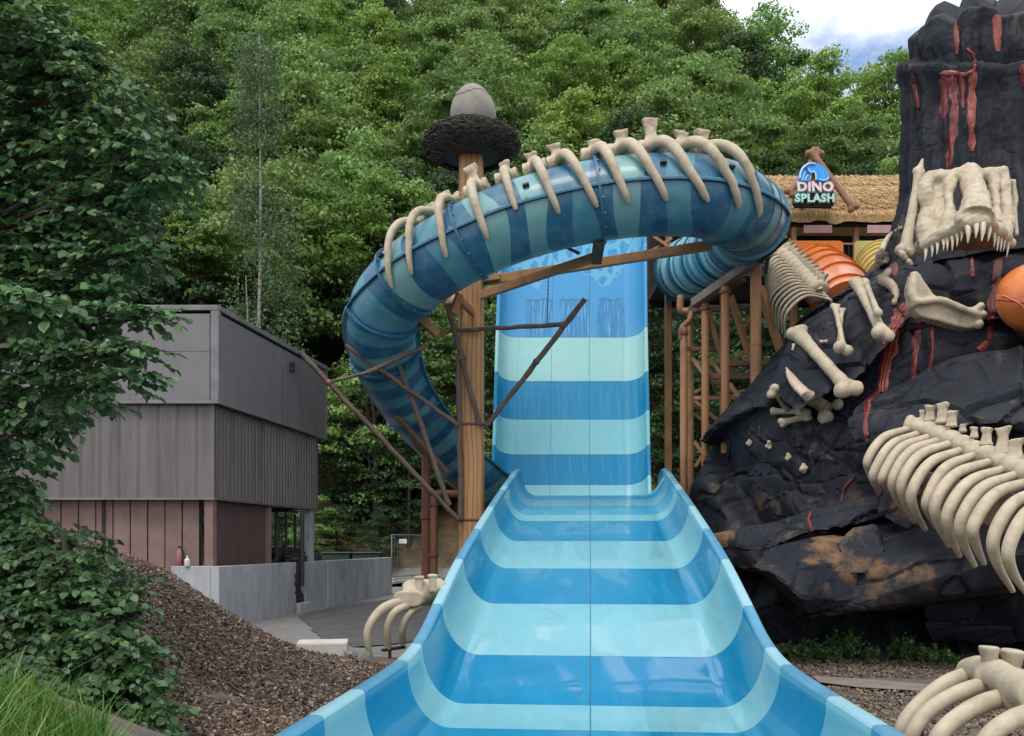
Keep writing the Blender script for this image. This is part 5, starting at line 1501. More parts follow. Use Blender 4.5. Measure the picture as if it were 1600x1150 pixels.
# far rib cage beside the orange tube
def z1(x, y, d): return P(1020 + x * .25, 220 + y * .25, d)
rl = []; n = 17
for i in range(n):
    t = i / (n - 1)
    sx, sy = 770 + 270 * t, 680 + 270 * t; t *= 1.12; sx, sy = 770 + 270 * t, 680 + 270 * t; d = 24.5 - 2.4 * t
    ln = 75 + 175 * min(1, t * 1.3)
    rl.append(([z1(sx, sy, d), z1(sx - ln * .5, sy - 8, d - .35), z1(sx - ln * .95, sy + 52 + 40 * t, d - .5), z1(sx - ln * .98, sy + 150 + 85 * t, d - .1)], 9.5 * .25 / F * d, 5 * .25 / F * d))
    if i > 5: rl.append(([z1(sx, sy, d), z1(sx + 40, sy + 15, d - .1), z1(sx + 62 - 18 * t, sy + 62, d)], 8 * .25 / F * d, 4 * .25 / F * d))
spn = [z1(735, 655, 25), z1(850, 755, 23.8), z1(950, 850, 23), z1(1045, 950, 22.1)]
pr = [(z1(765 + 275 * t, 650 + 268 * t, 24.5 - 2.4 * t), .34, .17, .35) for t in [k / 13 for k in range(14)]]
cage('rib_cage', 'far slender rib cage sloping down between the scaffold and orange tube', z1(880, 1050, 23), rl, .1, spn, .24, pr, 'bone')

# short rib group left of the slide
def z8(x, y, d): return P(380 + x * .2609, 780 + y * .2609, d)
sr = thing('rib_group', 'three tan ribs hanging from a block beside the left slide rim', 'rib bones', (z8(900, 980, 11.5).x, 11.5, gz(-1.6, 11.5)))
m = MB(); a, b = z8(985, 600, 11.35), z8(1180, 560, 12.3)
m.tube(catmull([z8(960, 575, 11.9), z8(1060, 560, 11.95), z8(1180, 545, 12.2)], 8), [.15, .19, .19, .19, .18, .18, .18, .18], 14)
m.ball(z8(975, 590, 11.7), (.17, .1, .1))
link('spine', remeshed(m, 'spine', ORG[sr.name], .026, 3, .01), M['bone_near'], sr, ORG[sr.name])
m = MB(); c = z8(983, 598, 11.55)
prof = []
for k in range(28):
    an = 2 * math.pi * k / 28; q = 3.2
    r = 1 / (abs(math.cos(an)) ** q + abs(math.sin(an)) ** q) ** (1 / q)
    prof.append(c + Vector((r * math.cos(an) * .185, 0, r * math.sin(an) * .105)))
m.prism(prof, (0.03, .16, 0.0)); m.build('end_block', M['bone_near'], sr, bevel=.02)
for pts, w, tw in (([(940, 610, 11.6), (830, 660, 11.5), (755, 760, 11.4), (745, 860, 11.4), (772, 985, 11.5)], 58, 30), ([(985, 635, 11.6), (905, 680, 11.5), (865, 770, 11.5), (868, 895, 11.6)], 50, 40), ([(1060, 640, 11.7), (990, 690, 11.6), (952, 780, 11.6), (955, 865, 11.7)], 48, 40)):
    cc = catmull([z8(*p) for p in pts], 20); MB().tube(cc, [(w + (tw - w) * (k / 19) ** 2) * .5 * .2609 / F * 11.5 for k in range(20)], 14).build('rib', M['bone_near'], sr, smooth=60)
for x, y in ((1055, 515), (1135, 505)):
    c = z8(x, y, 11.8); MB().box(c + Vector((0, 0, .0)), (.10, .09, .24)).build('spinous_process', M['bone_near'], sr, bevel=.03)
    MB().box(c + Vector((0, .0, .10)), (.13, .11, .05)).build('spinous_process', M['bone_near'], sr, bevel=.02)
MB().beam(z8(835, 905, 11.55), z8(965, 885, 11.75), .08, .035).build('steel_plate', M['black'], sr, bevel=.005)
q = z8(878, 905, 11.6); MB().beam(Vector((q.x, q.y, gz(q.x, q.y) - .1)), q, .04, .04).build('steel_stake', M['black'], sr, bevel=.004)

# ribs close to the viewer on the right
def z7(x, y, d): return P(1180 + x * .2625, 860 + y * .2625, d)
nr_ = thing('rib_group', 'thick pale near ribs and spine at the lower right corner', 'rib bones', (z7(1500, 1100, 8).x, 8, 0))
m = MB(); m.tube(catmull([z7(1230, 745, 8.8), z7(1300, 705, 8.6), z7(1420, 730, 8.2), z7(1540, 800, 7.7), z7(1700, 880, 7.2)], 20), [.08, .10, .11, .12, .12, .12, .13, .12, .12, .13, .14, .14, .14, .14, .15, .16, .17, .17, .17, .17], 16)
m.ball(z7(1390, 755, 8.2), (.13, .14, .12)); m.ball(z7(1625, 870, 7.5), (.2, .2, .22)); m.ball(z7(1480, 790, 7.9), (.12, .14, .13))
link('spine', remeshed(m, 'spine', ORG[nr_.name], .022, 3, .008), M['bone_near'], nr_, ORG[nr_.name])
for pts, w in (([(1260, 740, 8.6), (1120, 800, 8.5), (960, 930, 8.4), (870, 1060, 8.3), (835, 1250, 8.4)], 100), ([(1370, 800, 8.2), (1210, 850, 8.1), (1040, 950, 8.0), (940, 1080, 7.9), (890, 1250, 8.0)], 105), ([(1520, 870, 7.7), (1360, 910, 7.6), (1200, 1000, 7.5), (1090, 1110, 7.4), (1030, 1280, 7.5)], 120), ([(1680, 960, 7.2), (1530, 1010, 7.1), (1390, 1110, 7.0), (1300, 1280, 7.0)], 130)):
    cc = catmull([z7(*p) for p in pts], 22); MB().tube(cc, [(w - .25 * w * k / 21) * .5 * .2625 / F * pts[0][2] for k in range(22)], 18).build('rib', M['bone_near'], nr_, smooth=60)
for x, y, wd in ((1390, 680, .30), (1530, 700, .34)):
    c = z7(x, y, 8.2); m = MB()
    m.tube([c + Vector((0, 0, -.12)), c + Vector((0, 0, .0)), c + Vector((0, 0, .13)), c + Vector((0, 0, .17))], [wd * .46, wd * .30, wd * .46, wd * .48], 14, flat=.5)
    link('spinous_process', remeshed(m, 'spinous_process', ORG[nr_.name], .02, 2, .006), M['bone_near'], nr_, ORG[nr_.name])
for x, y, d in ((980, 1000, 8.0), (1500, 1000, 7.6)):
    q = z7(x, y, d); MB().beam(Vector((q.x, q.y, -.1)), q, .05, .05).build('steel_stake', M['black'], nr_)

# orange tube mouth at the right edge
M['orange'] = mk('orange_gel', (0.62, 0.17, 0.025), (0.54, 0.135, 0.022), 3, .35, coat=.3, dirt=(.2, .07, .03), dirt_amt=.4)
M['orange_red'] = mk('orange_red', (0.40, 0.075, 0.025), (0.32, 0.06, 0.02), 3, .4)
M['yellow'] = mk('yellow_gel', (0.52, 0.42, 0.14), (0.46, 0.36, 0.12), 3, .4, dirt=(.3, .24, .12), dirt_amt=.4)
oc = P(1616, 463, 16.6); opd = thing('orange_pod', 'round orange tube mouth with a flat bar at the right edge', 'slide tube', oc)
m = MB(); m.lathe([(.001, -.50), (.2, -.48), (.40, -.38), (.55, -.2), (.62, .0), (.62, .2), (.5, .4), (.3, .5)], oc, 40, 'Y'); m.build('shell', M['orange'], opd, smooth=40)
MB().tube([oc + Vector((.05, .1, 0)), oc + Vector((1.0, 1.4, .05)), oc + Vector((1.9, 2.8, .15))], .58, 32).build('tube', M['orange'], opd, smooth=50)
MB().beam(P(1556, 465, 16.2), P(1640, 474, 16.0), .05, .10).build('bar', M['orange_red'], opd, bevel=.012)
MB().tube(catmull([P(1566, 462, 16.1), P(1580, 468, 16.0), P(1597, 478, 15.9), P(1600, 492, 15.95)], 10), .02, 8).build('hoop', M['orange_red'], opd, smooth=50)
MB().tube([P(1606, 478, 16.0), P(1600, 515, 16.1)], .012, 6).build('rod', M['steel_dark'], opd)
# ------------------------------------------------------------------ thatched start hut
M['thatch'] = mk('thatch', (0.50, 0.335, 0.16), (0.37, 0.235, 0.10), 10, .9, .8, 30, stretch=(3, 1, .5), dirt=(0.16, 0.10, 0.045), dirt_amt=.5, dirt_scale=2.0, bdist=.05)
M['hut_dark'] = mk('hut_dark', (0.022, 0.018, 0.015), None, 3, .8)
HD = 30.0
xl, xr = P(1020, 0, HD).x, P(1470, 0, HD).x
zr = P(0, 277, 31.5).z; ze = P(0, 343, 28.3).z; yr_, ye = 31.5, 28.3
zf = P(0, 436, 29).z
hut = thing('thatched_hut', 'open start hut with straw thatched roof behind the tube', 'hut', ((xl + xr) / 2, HD, zf))
m = MB(); nx, ny = 70, 16
front = []
for j in range(ny + 1):
    t = j / ny; row = []
    for i in range(nx + 1):
        x = xl + (xr - xl) * i / nx
        p = Vector((x, yr_ + (ye - yr_) * t, zr + (ze + .25 - zr) * t + .10 * math.sin(math.pi * t)))
        p.z += .07 * noise.noise(Vector((x * 1.8, t * 6, 1))) + .04 * noise.noise(Vector((x * 5, t * 12, 3)))
        row.append(p)
    front.append(row)
lip = [[Vector((p.x, p.y + .03, p.z - .30 - .08 * abs(noise.noise(Vector((p.x * 6, 0, 9)))))) for p in front[-1]], [Vector((p.x, p.y + 1.2, p.z + .1)) for p in front[-1]]]
back = [[Vector((p.x, 2 * yr_ - p.y, p.z)) for p in r] for r in reversed(front)]
m.grid(back[:-1] + front + lip); rf = m.build('roof', M['thatch'], hut, smooth=60, normals=False)
# straw strands over the slope and fringe
rr = random.Random(2); ms = MB()
for i in range(22000):
    t = rr.random() ** .8; x = rr.uniform(xl, xr)
    j = min(int(t * ny), ny - 1); p = front[j][0].lerp(front[j + 1][0], t * ny - j); p = Vector((x, p.y, p.z + .02 + rr.uniform(0, .06)))
    dn = Vector((rr.uniform(-.3, .3), -.75, -.62)).normalized(); L = rr.uniform(.15, .4)
    if t > .93: dn = Vector((rr.uniform(-.25, .25), -.25, -1)).normalized(); p.z -= .05; p.y -= .03; L *= .55
    s = Vector((rr.uniform(.010, .024), 0, 0)); q = p + dn * L + Vector((0, 0, .05 if t < .93 else 0))
    ms.add([p - s, p + s, q], [(0, 1, 2)])
def straw_mat():
    m, nt, b = nodes('straw'); g = nt.nodes.new('ShaderNodeNewGeometry')
    nt.links.new(ramp(nt, g.outputs['Random Per Island'], [(0, (.24, .13, .045)), (.3, (.46, .28, .11)), (.7, (.60, .385, .165)), (1, (.70, .49, .24))]), b.inputs['Base Color']); b.inputs['Roughness'].default_value = .7
    return m
tag(ms.build('straw', straw_mat(), hut, normals=False), kind='stuff')
MB().box(((xl + xr) / 2, 31.0, (zf + ze) / 2), (xr - xl, .1, ze - zf + .8)).build('back_wall', M['hut_dark'], hut)
MB().box(((xl + xr) / 2, 29.8, zf - .1), (xr - xl, 3.6, .2)).build('deck', M['hut_dark'], hut)
for x in (1044, 1130, 1240, 1337, 1440):
    q = P(x, 0, 28.7); MB().beam((q.x, 28.7, zf), (q.x, 28.7, ze + .15), .16, .16).build('hut_post', M['beam_wood'], hut, bevel=.015)
    MB().beam((q.x, 28.7, zf - 8.0), (q.x, 28.7, zf - .2), .2, .2).build('leg', M['beam_wood'], hut, bevel=.015)
MB().beam((xl, 28.6, ze - .02), (xr, 28.6, ze - .02), .14, .18).build('eave_beam', M['hut_dark'], hut)
MB().beam(P(1010, 362, 28.4), P(1048, 388, 28.4), .08, .10).build('rafter', M['beam_wood'], hut, bevel=.01)
MB().beam(P(1018, 392, 28.5), P(1050, 372, 28.5), .07, .08).build('rafter', M['beam_wood'], hut, bevel=.01)
M['pink_sign'] = mk('pink_sign', (0.42, 0.24, 0.235), (0.34, 0.2, 0.2), 5, .6)
for x0, x1 in ((1056, 1078), (1256, 1300), (1355, 1400)):
    a, b = P(x0, 358, 28.35), P(x1, 358, 28.35); MB().beam(a, b, .03, .25).build('pink_board', M['pink_sign'], hut, bevel=.005)
for x in np.arange(1222, 1420, 8):
    q = P(float(x), 0, 28.5); MB().beam((q.x, 28.5, zf), (q.x, 28.5, zf + .95), .03, .03).build('baluster', M['hut_dark'], hut)
MB().beam(P(1215, 0, 28.5) * 1 + Vector((0, 0, zf + .97 - P(1215, 0, 28.5).z)), P(1440, 0, 28.5) + Vector((0, 0, zf + .97 - P(1440, 0, 28.5).z)), .05, .05).build('handrail', M['beam_wood'], hut)
# boards with the orange and yellow tubes
def board_tube(name, label, x0, x1, y0, y1, d, mat, path, rad, ringmat):
    c = P((x0 + x1) / 2, y1, d); root = thing(name, label, 'slide tube', c)
    poly = []
    a, b = P(x0, y1, d), P(x1, y0, d); r = .14
    for (cx, cz, s) in ((b.x - r, b.z - r, 0), (a.x + r, b.z - r, 90), (a.x + r, a.z + r, 180), (b.x - r, a.z + r, 270)):
        for k in range(6): an = R(s + k * 18); poly.append(Vector((cx + r * math.cos(an), d, cz + r * math.sin(an))))
    MB().prism(poly, (0, .10, 0)).build('board', mat, root, bevel=.015)
    pts = catmull([P(*q) for q in path], 40); MB().tube(pts, rad, 36).build('tube', mat, root, smooth=50)
    fr = frames(pts)
    for k in range(4, 39, 8):
        T, S, U = fr[k]; m = MB(); rows = []
        for j in range(37):
            an = 2 * math.pi * j / 36; D = S * math.cos(an) + U * math.sin(an)
            rows.append([pts[k] + D * (rad - .01) - T * .03, pts[k] + D * (rad + .06) - T * .03, pts[k] + D * (rad + .06) + T * .03, pts[k] + D * (rad - .01) + T * .03])
        m.grid(rows, closed=True); m.build('ring_flange', ringmat, root, smooth=35)
    return root, pts
ot, opts = board_tube('orange_tube', 'orange ribbed tube slide leaving its orange board under the thatch', 1233, 1318, 376, 440, 28.0, M['orange'], [(1276, 422, 28.1), (1290, 434, 26.5), (1308, 452, 24.5), (1326, 486, 22.5)], .76, M['orange'])
for (x, y, d) in ((1277, 384, 27.9), (1292, 384, 27.9)):
    MB().box(P(x, y, d), (.14, .06, .1)).build('latch', M['black'] if x < 1280 else M['orange_red'], ot, bevel=.01)
for (x, y, d) in ((1314, 411, 25.0), (1318, 421, 24.2)):
    MB().box(P(x, y, d), (.16, .1, .08)).build('latch', M['orange_red'], ot, bevel=.01)
MB().tube(catmull([P(1250, 418, 25.2), P(1264, 428, 24.3), P(1274, 446, 23.6), P(1284, 466, 23.0)], 14), .10, 10).build('side_flange', M['orange_red'], ot, smooth=50)
board_tube('yellow_tube', 'pale yellow tube slide leaving its board right of the orange one', 1335, 1412, 376, 440, 28.0, M['yellow'], [(1375, 412, 28.1), (1380, 425, 26.8), (1392, 440, 25.2)], .72, M['yellow'])

# ------------------------------------------------------------------ sign on the roof
SGD = 27.6
M['sign_blue'] = mk('sign_blue', (0.02, 0.26, 0.72), (0.05, 0.36, 0.80), 2.5, .35)
M['sign_pale'] = mk('sign_pale', (0.38, 0.62, 0.86), (0.3, 0.55, 0.84), 3, .4)
M['sign_pink'] = mk('sign_pink', (0.66, 0.40, 0.45), (0.58, 0.33, 0.38), 3, .4)
M['sign_white'] = mk('sign_white', (0.78, 0.72, 0.72), None, 3, .4)
M['sign_mint'] = mk('sign_mint', (0.38, 0.62, 0.56), (0.45, 0.68, 0.62), 3, .4)
M['sign_mint_edge'] = mk('sign_mint_edge', (0.10, 0.30, 0.27), None, 3, .4)
M['log_brown'] = mk('log_brown', (0.24, 0.115, 0.055), (0.18, 0.085, 0.04), 4, .65, .3, 18)
def zs(x, y, d=SGD): return P(1180 + x * .11307, 220 + y * .11307, d)
sg = thing('roof_sign', 'bright DINO SPLASH sign with blue wave between crossed logs on the thatch', 'sign', zs(820, 900, SGD))
US = .11307 / F * SGD
for a, b in (((880, 150, 28.2), (470, 720, 27.7)), ((770, 150, 28.0), (1360, 930, 27.5))):
    p, q = zs(*a), zs(*b); m = MB(); n = 10
    m.tube([p.lerp(q, k / n) for k in range(n + 1)], [42 * US * (1 + .25 * abs(k / n * 2 - 1)) for k in range(n + 1)], 12)
    t = (q - p).normalized(); s = t.cross(Vector((0, 1, 0))).normalized()
    for e in (p, q):
        m.ball(e + s * 44 * US, 46 * US); m.ball(e - s * 44 * US, 46 * US)
    link('log', remeshed(m, 'log', ORG[sg.name], .03, 2, .01), M['log_brown'], sg, ORG[sg.name])
def zplate(outline, d, th, mat, name, bev=.01):
    m = MB(); m.prism([zs(x, y, d) for x, y in outline], (0, th, 0)); return m.build(name, mat, sg, bevel=bev)
def smooth_outline(pts, n): 
    v = [Vector((x, y, 0)) for x, y in pts]; c = catmull(v + [v[0]], n); return [(p.x, p.y) for p in c[:-1]]
# wave: dome with an opening at the lower middle
zplate(smooth_outline([(600, 548), (618, 430), (660, 350), (740, 302), (830, 302), (930, 345), (1000, 420), (1030, 500), (1005, 555), (920, 560), (860, 548), (848, 470), (812, 432), (775, 455), (755, 548), (680, 560)], 60), 27.62, .10, M['sign_blue'], 'wave')
for path, w in (([(615, 520), (632, 430), (672, 365), (745, 318), (830, 318)], 14), ([(840, 540), (838, 470), (812, 424), (775, 440), (748, 420), (735, 380)], 13), ([(1015, 500), (1000, 530), (940, 550), (880, 530)], 12), ([(655, 545), (668, 480), (700, 430)], 9), ([(690, 548), (710, 500), (735, 470)], 9)):
    MB().tube(catmull([zs(x, y, 27.60) for x, y in path], 18), w * US, 8).build('foam_line', M['sign_pale'], sg, smooth=60)
zplate(smooth_outline([(690, 372), (720, 362), (742, 385), (742, 440), (728, 470), (715, 430)], 20), 27.59, .04, mk('sign_navy', (.01, .09, .32), None, 3, .4), 'wave_curl')
zplate(smooth_outline([(765, 548), (790, 470), (812, 440), (838, 475), (850, 548)], 20), 27.70, .04, M['log_brown'], 'figure_backing')
zplate([(530, 860), (560, 905), (1060, 912), (1112, 860), (1112, 715), (545, 715)], 27.72, .16, M['hut_dark'], 'backing')
zplate([(575, 552), (1090, 552), (1090, 712), (575, 712)], 27.76, .10, M['sign_pale'], 'backing')
def letters(txt, x0, x1, y0, y1, d, mat, name, off, ext):
    cu = bpy.data.curves.new('txt', 'FONT'); cu.body = txt; cu.extrude = ext; cu.offset = off; cu.size = 1; cu.resolution_u = 3; cu.bevel_depth = 0.0
    cu.space_character = 1.12
    t = bpy.data.objects.new('tmp_txt', cu); COL.objects.link(t)
    dg = bpy.context.evaluated_depsgraph_get(); me = bpy.data.meshes.new_from_object(t.evaluated_get(dg)); bpy.data.objects.remove(t)
    co = np.empty(len(me.vertices) * 3); me.vertices.foreach_get('co', co); co = co.reshape(-1, 3)
    mn, mx = co.min(0), co.max(0); a, b = zs(x0, y1, d), zs(x1, y0, d)
    n = (co - mn) / np.maximum(mx - mn, 1e-6)
    out = np.stack([a.x + n[:, 0] * (b.x - a.x), d + (1 - n[:, 2]) * ext * 1.0, a.z + n[:, 1] * (b.z - a.z)], -1) - np.array(ORG[sg.name])
    me.vertices.foreach_set('co', out.ravel()); me.materials.clear(); me.update()
    bm = bmesh.new(); bm.from_mesh(me); bmesh.ops.recalc_face_normals(bm, faces=bm.faces); bm.to_mesh(me); bm.free()
    me.name = name
    return link(name, me, mat, sg, ORG[sg.name])
letters('DINO', 578, 1092, 548, 716, 27.66, M['sign_pink'], 'lettering', .075, .10)
letters('DINO', 592, 1076, 566, 698, 27.61, M['sign_white'], 'lettering_face', .03, .05)
letters('SPLASH', 545, 1108, 716, 862, 27.64, M['sign_mint_edge'], 'lettering', .07, .10)
letters('SPLASH', 556, 1096, 732, 846, 27.59, M['sign_mint'], 'lettering_face', .035, .05)

# ------------------------------------------------------------------ timber scaffold
M['scaff'] = timber('scaffold_wood', (0.40, 0.20, 0.08), (0.32, 0.15, 0.055), (0.10, 0.045, 0.02), freq=14, dist=5)
sc_b = Vector((P(1130, 0, 22.8).x, 22.8, 0))
scaf = thing('timber_scaffold', 'brown timber and pipe scaffold carrying the far end of the tube', 'scaffold', sc_b)
for (x, y0, d, r, mt) in ((1102, 474, 23.4, .10, 'scaff'), (1133, 448, 22.6, .105, 'scaff'), (1181, 400, 22.0, .135, 'scaff'), (1068, 512, 23.8, .095, 'beam_wood'), (1079, 492, 24.4, .085, 'beam_wood')):
    q = P(x, y0, d); m = MB()
    m.tube([(q.x, d, -.1 if x > 1090 else 0), (q.x, d, q.z * .5), (q.x, d, q.z)], r, 16); m.build('post', M[mt], scaf, smooth=40)
    for z in np.arange(1.8, q.z, 2.6):
        MB().lathe([(r, -.02), (r * 1.1, -.02), (r * 1.1, .02), (r, .02)], (q.x, d, float(z)), 16).build('collar', M[mt], scaf, smooth=35)
    MB().lathe([(r, -.03), (r * 1.45, -.03), (r * 1.45, .03), (r, .03)], (q.x, d, q.z - .15), 16).build('head_plate', M['rust'], scaf, smooth=35)
for (x0, y0, d0, x1, y1, d1, w, mt) in ((1187, 448, 22.2, 1222, 556, 22.6, .16, 'beam_wood'), (1141, 462, 22.8, 1174, 566, 23.2, .13, 'beam_wood'), (1106, 486, 23.4, 1128, 560, 23.6, .10, 'beam_wood'),
        (1138, 568, 23.4, 1212, 566, 23.2, .14, 'rust'), (1104, 588, 23.8, 1176, 588, 23.5, .14, 'rust'), (1084, 622, 24.2, 1166, 622, 23.8, .09, 'beam_wood'), (1112, 594, 24.4, 1166, 622, 24.2, .09, 'beam_wood'),
        (1084, 626, 24.4, 1130, 664, 24.3, .09, 'beam_wood'), (1084, 646, 24.8, 1128, 680, 24.7, .08, 'beam_wood'), (1144, 566, 23.6, 1166, 548, 23.7, .08, 'beam_wood'), (1084, 614, 24.4, 1102, 604, 24.4, .08, 'beam_wood'),
        (1108, 706, 24, 1118, 706, 24, .08, 'beam_wood'), (1082, 560, 24.2, 1104, 590, 24.0, .09, 'beam_wood'), (1110, 560, 24.0, 1136, 600, 23.8, .09, 'beam_wood'), (1140, 600, 23.6, 1178, 650, 23.4, .1, 'beam_wood'), (1138, 650, 23.6, 1178, 602, 23.6, .09, 'beam_wood'), (1108, 670, 24.2, 1136, 700, 24.0, .09, 'beam_wood'), (1084, 690, 24.4, 1104, 716, 24.3, .09, 'beam_wood'), (1072, 545, 24.2, 1132, 545, 23.8, .1, 'rust'), (1086, 730, 24.2, 1106, 700, 24.2, .08, 'beam_wood'), (1190, 470, 22.6, 1160, 520, 23.2, .09, 'beam_wood'), (1086, 772, 24.2, 1108, 756, 24.2, .1, 'beam_wood'), (1086, 780, 24, 1108, 782, 24, .08, 'beam_wood'), (1076, 484, 24.2, 1172, 480, 23.4, .15, 'branch'), (1120, 604, 26, 1172, 640, 26, .08, 'rust')):
    MB().beam(P(x0, y0, d0), P(x1, y1, d1), w, w * 1.1).build('brace', M[mt], scaf, bevel=.012)
MB().beam(P(1084, 474, 23.6), P(1184, 404, 21.6), .20, .22).build('top_girder', mk('grey_timber', (.19, .15, .115), (.13, .10, .08), 4, .75, .2, 20), scaf, bevel=.015)
MB().beam(P(1084, 478, 23.9), P(1160, 436, 22.4), .26, .10).build('girder_plate', M['rust'], scaf, bevel=.01)
# cross pipe at the top left of the scaffold
m = MB(); m.tube(catmull([P(1064, 462, 24.6), P(1063, 480, 24.6), P(1068, 486, 24.6), P(1100, 486, 24.4)], 14), .10, 12); m.build('elbow_pipe', M['beam_wood'], scaf, smooth=50)
m = MB(); m.tube(catmull([P(1064, 530, 23.8), P(1066, 512, 23.8), P(1078, 500, 24), P(1080, 486, 24.2)], 14), .08, 12); m.build('elbow_pipe', M['rust'], scaf, smooth=50)
m = MB(); m.tube(catmull([P(1196, 428, 21.8), P(1200, 402, 21.6), P(1204, 390, 21.4)], 8), .05, 8); m.build('hanger', M['steel_dark'], scaf, smooth=50)
for (x0, y0, x1, y1, d) in ((1186, 410, 1232, 372, 21.2),):
    MB().beam(P(x0, y0, d), P(x1, y1, d - .6), .05, .06).build('hanger', M['steel_dark'], scaf)
# ------------------------------------------------------------------ vegetation
def leaf_mat(name, cols, rough=.5, trans=.3, tree_var=.5, spec=.35):
    m, nt, b = nodes(name)
    g = nt.nodes.new('ShaderNodeNewGeometry'); oi = nt.nodes.new('ShaderNodeObjectInfo')
    n = len(cols)
    isl = ramp(nt, g.outputs['Random Per Island'], [(i / max(1, n - 1), c) for i, c in enumerate(cols)])
    hs = nd(nt, 'ShaderNodeHueSaturation', {'Color': isl})
    nt.links.new(mth(nt, 'ADD', .5 - .03 * tree_var, mth(nt, 'MULTIPLY', oi.outputs['Random'], .06 * tree_var)), hs.inputs['Hue'])
    r2 = mth(nt, 'FRACT', mth(nt, 'MULTIPLY', oi.outputs['Random'], 7.31))
    nt.links.new(mth(nt, 'ADD', 1 - .45 * tree_var, mth(nt, 'MULTIPLY', r2, .9 * tree_var)), hs.inputs['Value'])
    nt.links.new(hs.outputs[0], b.inputs['Base Color'])
    b.inputs['Roughness'].default_value = rough
    b.inputs['Specular IOR Level'].default_value = spec
    tr = nd(nt, 'ShaderNodeBsdfTranslucent', {'Color': mixc_(nt, .5, hs.outputs[0], (.11, .19, .04))})
    mx = nd(nt, 'ShaderNodeMixShader', {0: trans, 1: b.outputs[0], 2: tr.outputs[0]})
    nt.links.new(mx.outputs[0], nt.nodes['Material Output'].inputs['Surface'])
    return m
M['bark'] = mk('bark', (0.06, 0.05, 0.04), (0.035, 0.03, 0.024), 8, .9, .6, 20, stretch=(1, 1, .3))
M['bark_birch'] = mk('bark_birch', (0.30, 0.29, 0.26), (0.16, 0.15, 0.13), 5, .8, .3, 20, stretch=(1, 1, 2))
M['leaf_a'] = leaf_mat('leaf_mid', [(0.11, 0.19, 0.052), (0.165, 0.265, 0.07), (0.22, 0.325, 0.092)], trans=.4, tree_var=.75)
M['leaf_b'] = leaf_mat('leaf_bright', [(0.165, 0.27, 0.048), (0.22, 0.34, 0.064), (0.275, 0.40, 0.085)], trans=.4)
M['leaf_c'] = leaf_mat('leaf_shaded', [(0.014, 0.038, 0.014), (0.024, 0.060, 0.020), (0.045, 0.10, 0.028)])  # shade of the lower wood is put into this leaf colour
M['leaf_near'] = leaf_mat('leaf_near', [(0.024, 0.078, 0.030), (0.042, 0.115, 0.042), (0.075, 0.17, 0.06), (0.15, 0.28, 0.105)], rough=.42, trans=.3, tree_var=0.0, spec=.5)
M['leaf_bush'] = leaf_mat('leaf_bush', [(0.018, 0.052, 0.017), (0.026, 0.070, 0.022), (0.042, 0.10, 0.028), (0.08, 0.165, 0.045)], rough=.42, trans=.25, tree_var=0.0, spec=.4)
M['grass'] = leaf_mat('grass_blade', [(0.045, 0.13, 0.018), (0.08, 0.20, 0.025), (0.12, 0.26, 0.04), (0.24, 0.27, 0.09)], rough=.45, trans=.35, tree_var=0.0)

def orient(nrm, rs):
    """random tangent frame about normals"""
    r = rs.normal(size=nrm.shape)
    t = np.cross(nrm, r); t /= np.linalg.norm(t, axis=1, keepdims=True) + 1e-9
    return t, np.cross(nrm, t)
def np_mesh(name, V, Fc, smooth=False):
    me = bpy.data.meshes.new(name)
    nv, nf, k = len(V), len(Fc), Fc.shape[1]
    me.vertices.add(nv); me.vertices.foreach_set('co', V.astype(np.float32).ravel())
    me.loops.add(nf * k); me.loops.foreach_set('vertex_index', Fc.astype(np.int32).ravel())
    me.polygons.add(nf); me.polygons.foreach_set('loop_start', np.arange(0, nf * k, k, dtype=np.int32)); me.polygons.foreach_set('loop_total', np.full(nf, k, np.int32))
    if smooth: me.polygons.foreach_set('use_smooth', [True] * nf)
    me.update(calc_edges=True); me.validate()
    return me
def leaves_quad(C, Nn, size, rs, asp=.62):
    t, s = orient(Nn, rs); L = size[:, None]; W = L * asp
    n = len(C); V = np.empty((n, 4, 3))
    fold = Nn * (L * .12)
    V[:, 0] = C - t * L * .5; V[:, 1] = C + s * W * .5 + fold; V[:, 2] = C + t * L * .5; V[:, 3] = C - s * W * .5 + fold
    return V.reshape(-1, 3), np.arange(n * 4).reshape(n, 4)
def leaves_ovate(C, T, Nn, size, asp=.8):
    """pointed oval leaves, folded on the midrib; T = pointing direction"""
    T = T / np.linalg.norm(T, axis=1, keepdims=True)
    S = np.cross(T, Nn); S /= np.linalg.norm(S, axis=1, keepdims=True) + 1e-9
    Nn = np.cross(S, T); L = size[:, None]; W = L * asp
    n = len(C); V = np.empty((n, 8, 3))
    prof = [(0, 0, 0), (.22, .40, .05), (.55, .50, .04), (.84, .26, -.02), (1.0, 0, -.10)]
    V[:, 0] = C
    for i, (a, w, u) in enumerate(prof[1:4]):
        V[:, 1 + i] = C + T * L * a + S * W * w + Nn * L * (u + .06)
        V[:, 7 - i] = C + T * L * a - S * W * w + Nn * L * (u + .06)
    V[:, 4] = C + T * L - Nn * L * .10
    base = (np.arange(n) * 8)[:, None]
    Fc = np.concatenate([base + np.array([[0, 1, 7, 7]])[:, :3].repeat(1, 0)], 1)
    quads = np.concatenate([base + np.array([0, 1, 2, 3]), base + np.array([0, 3, 4, 5]), base + np.array([0, 5, 6, 7])])
    return V.reshape(-1, 3), quads

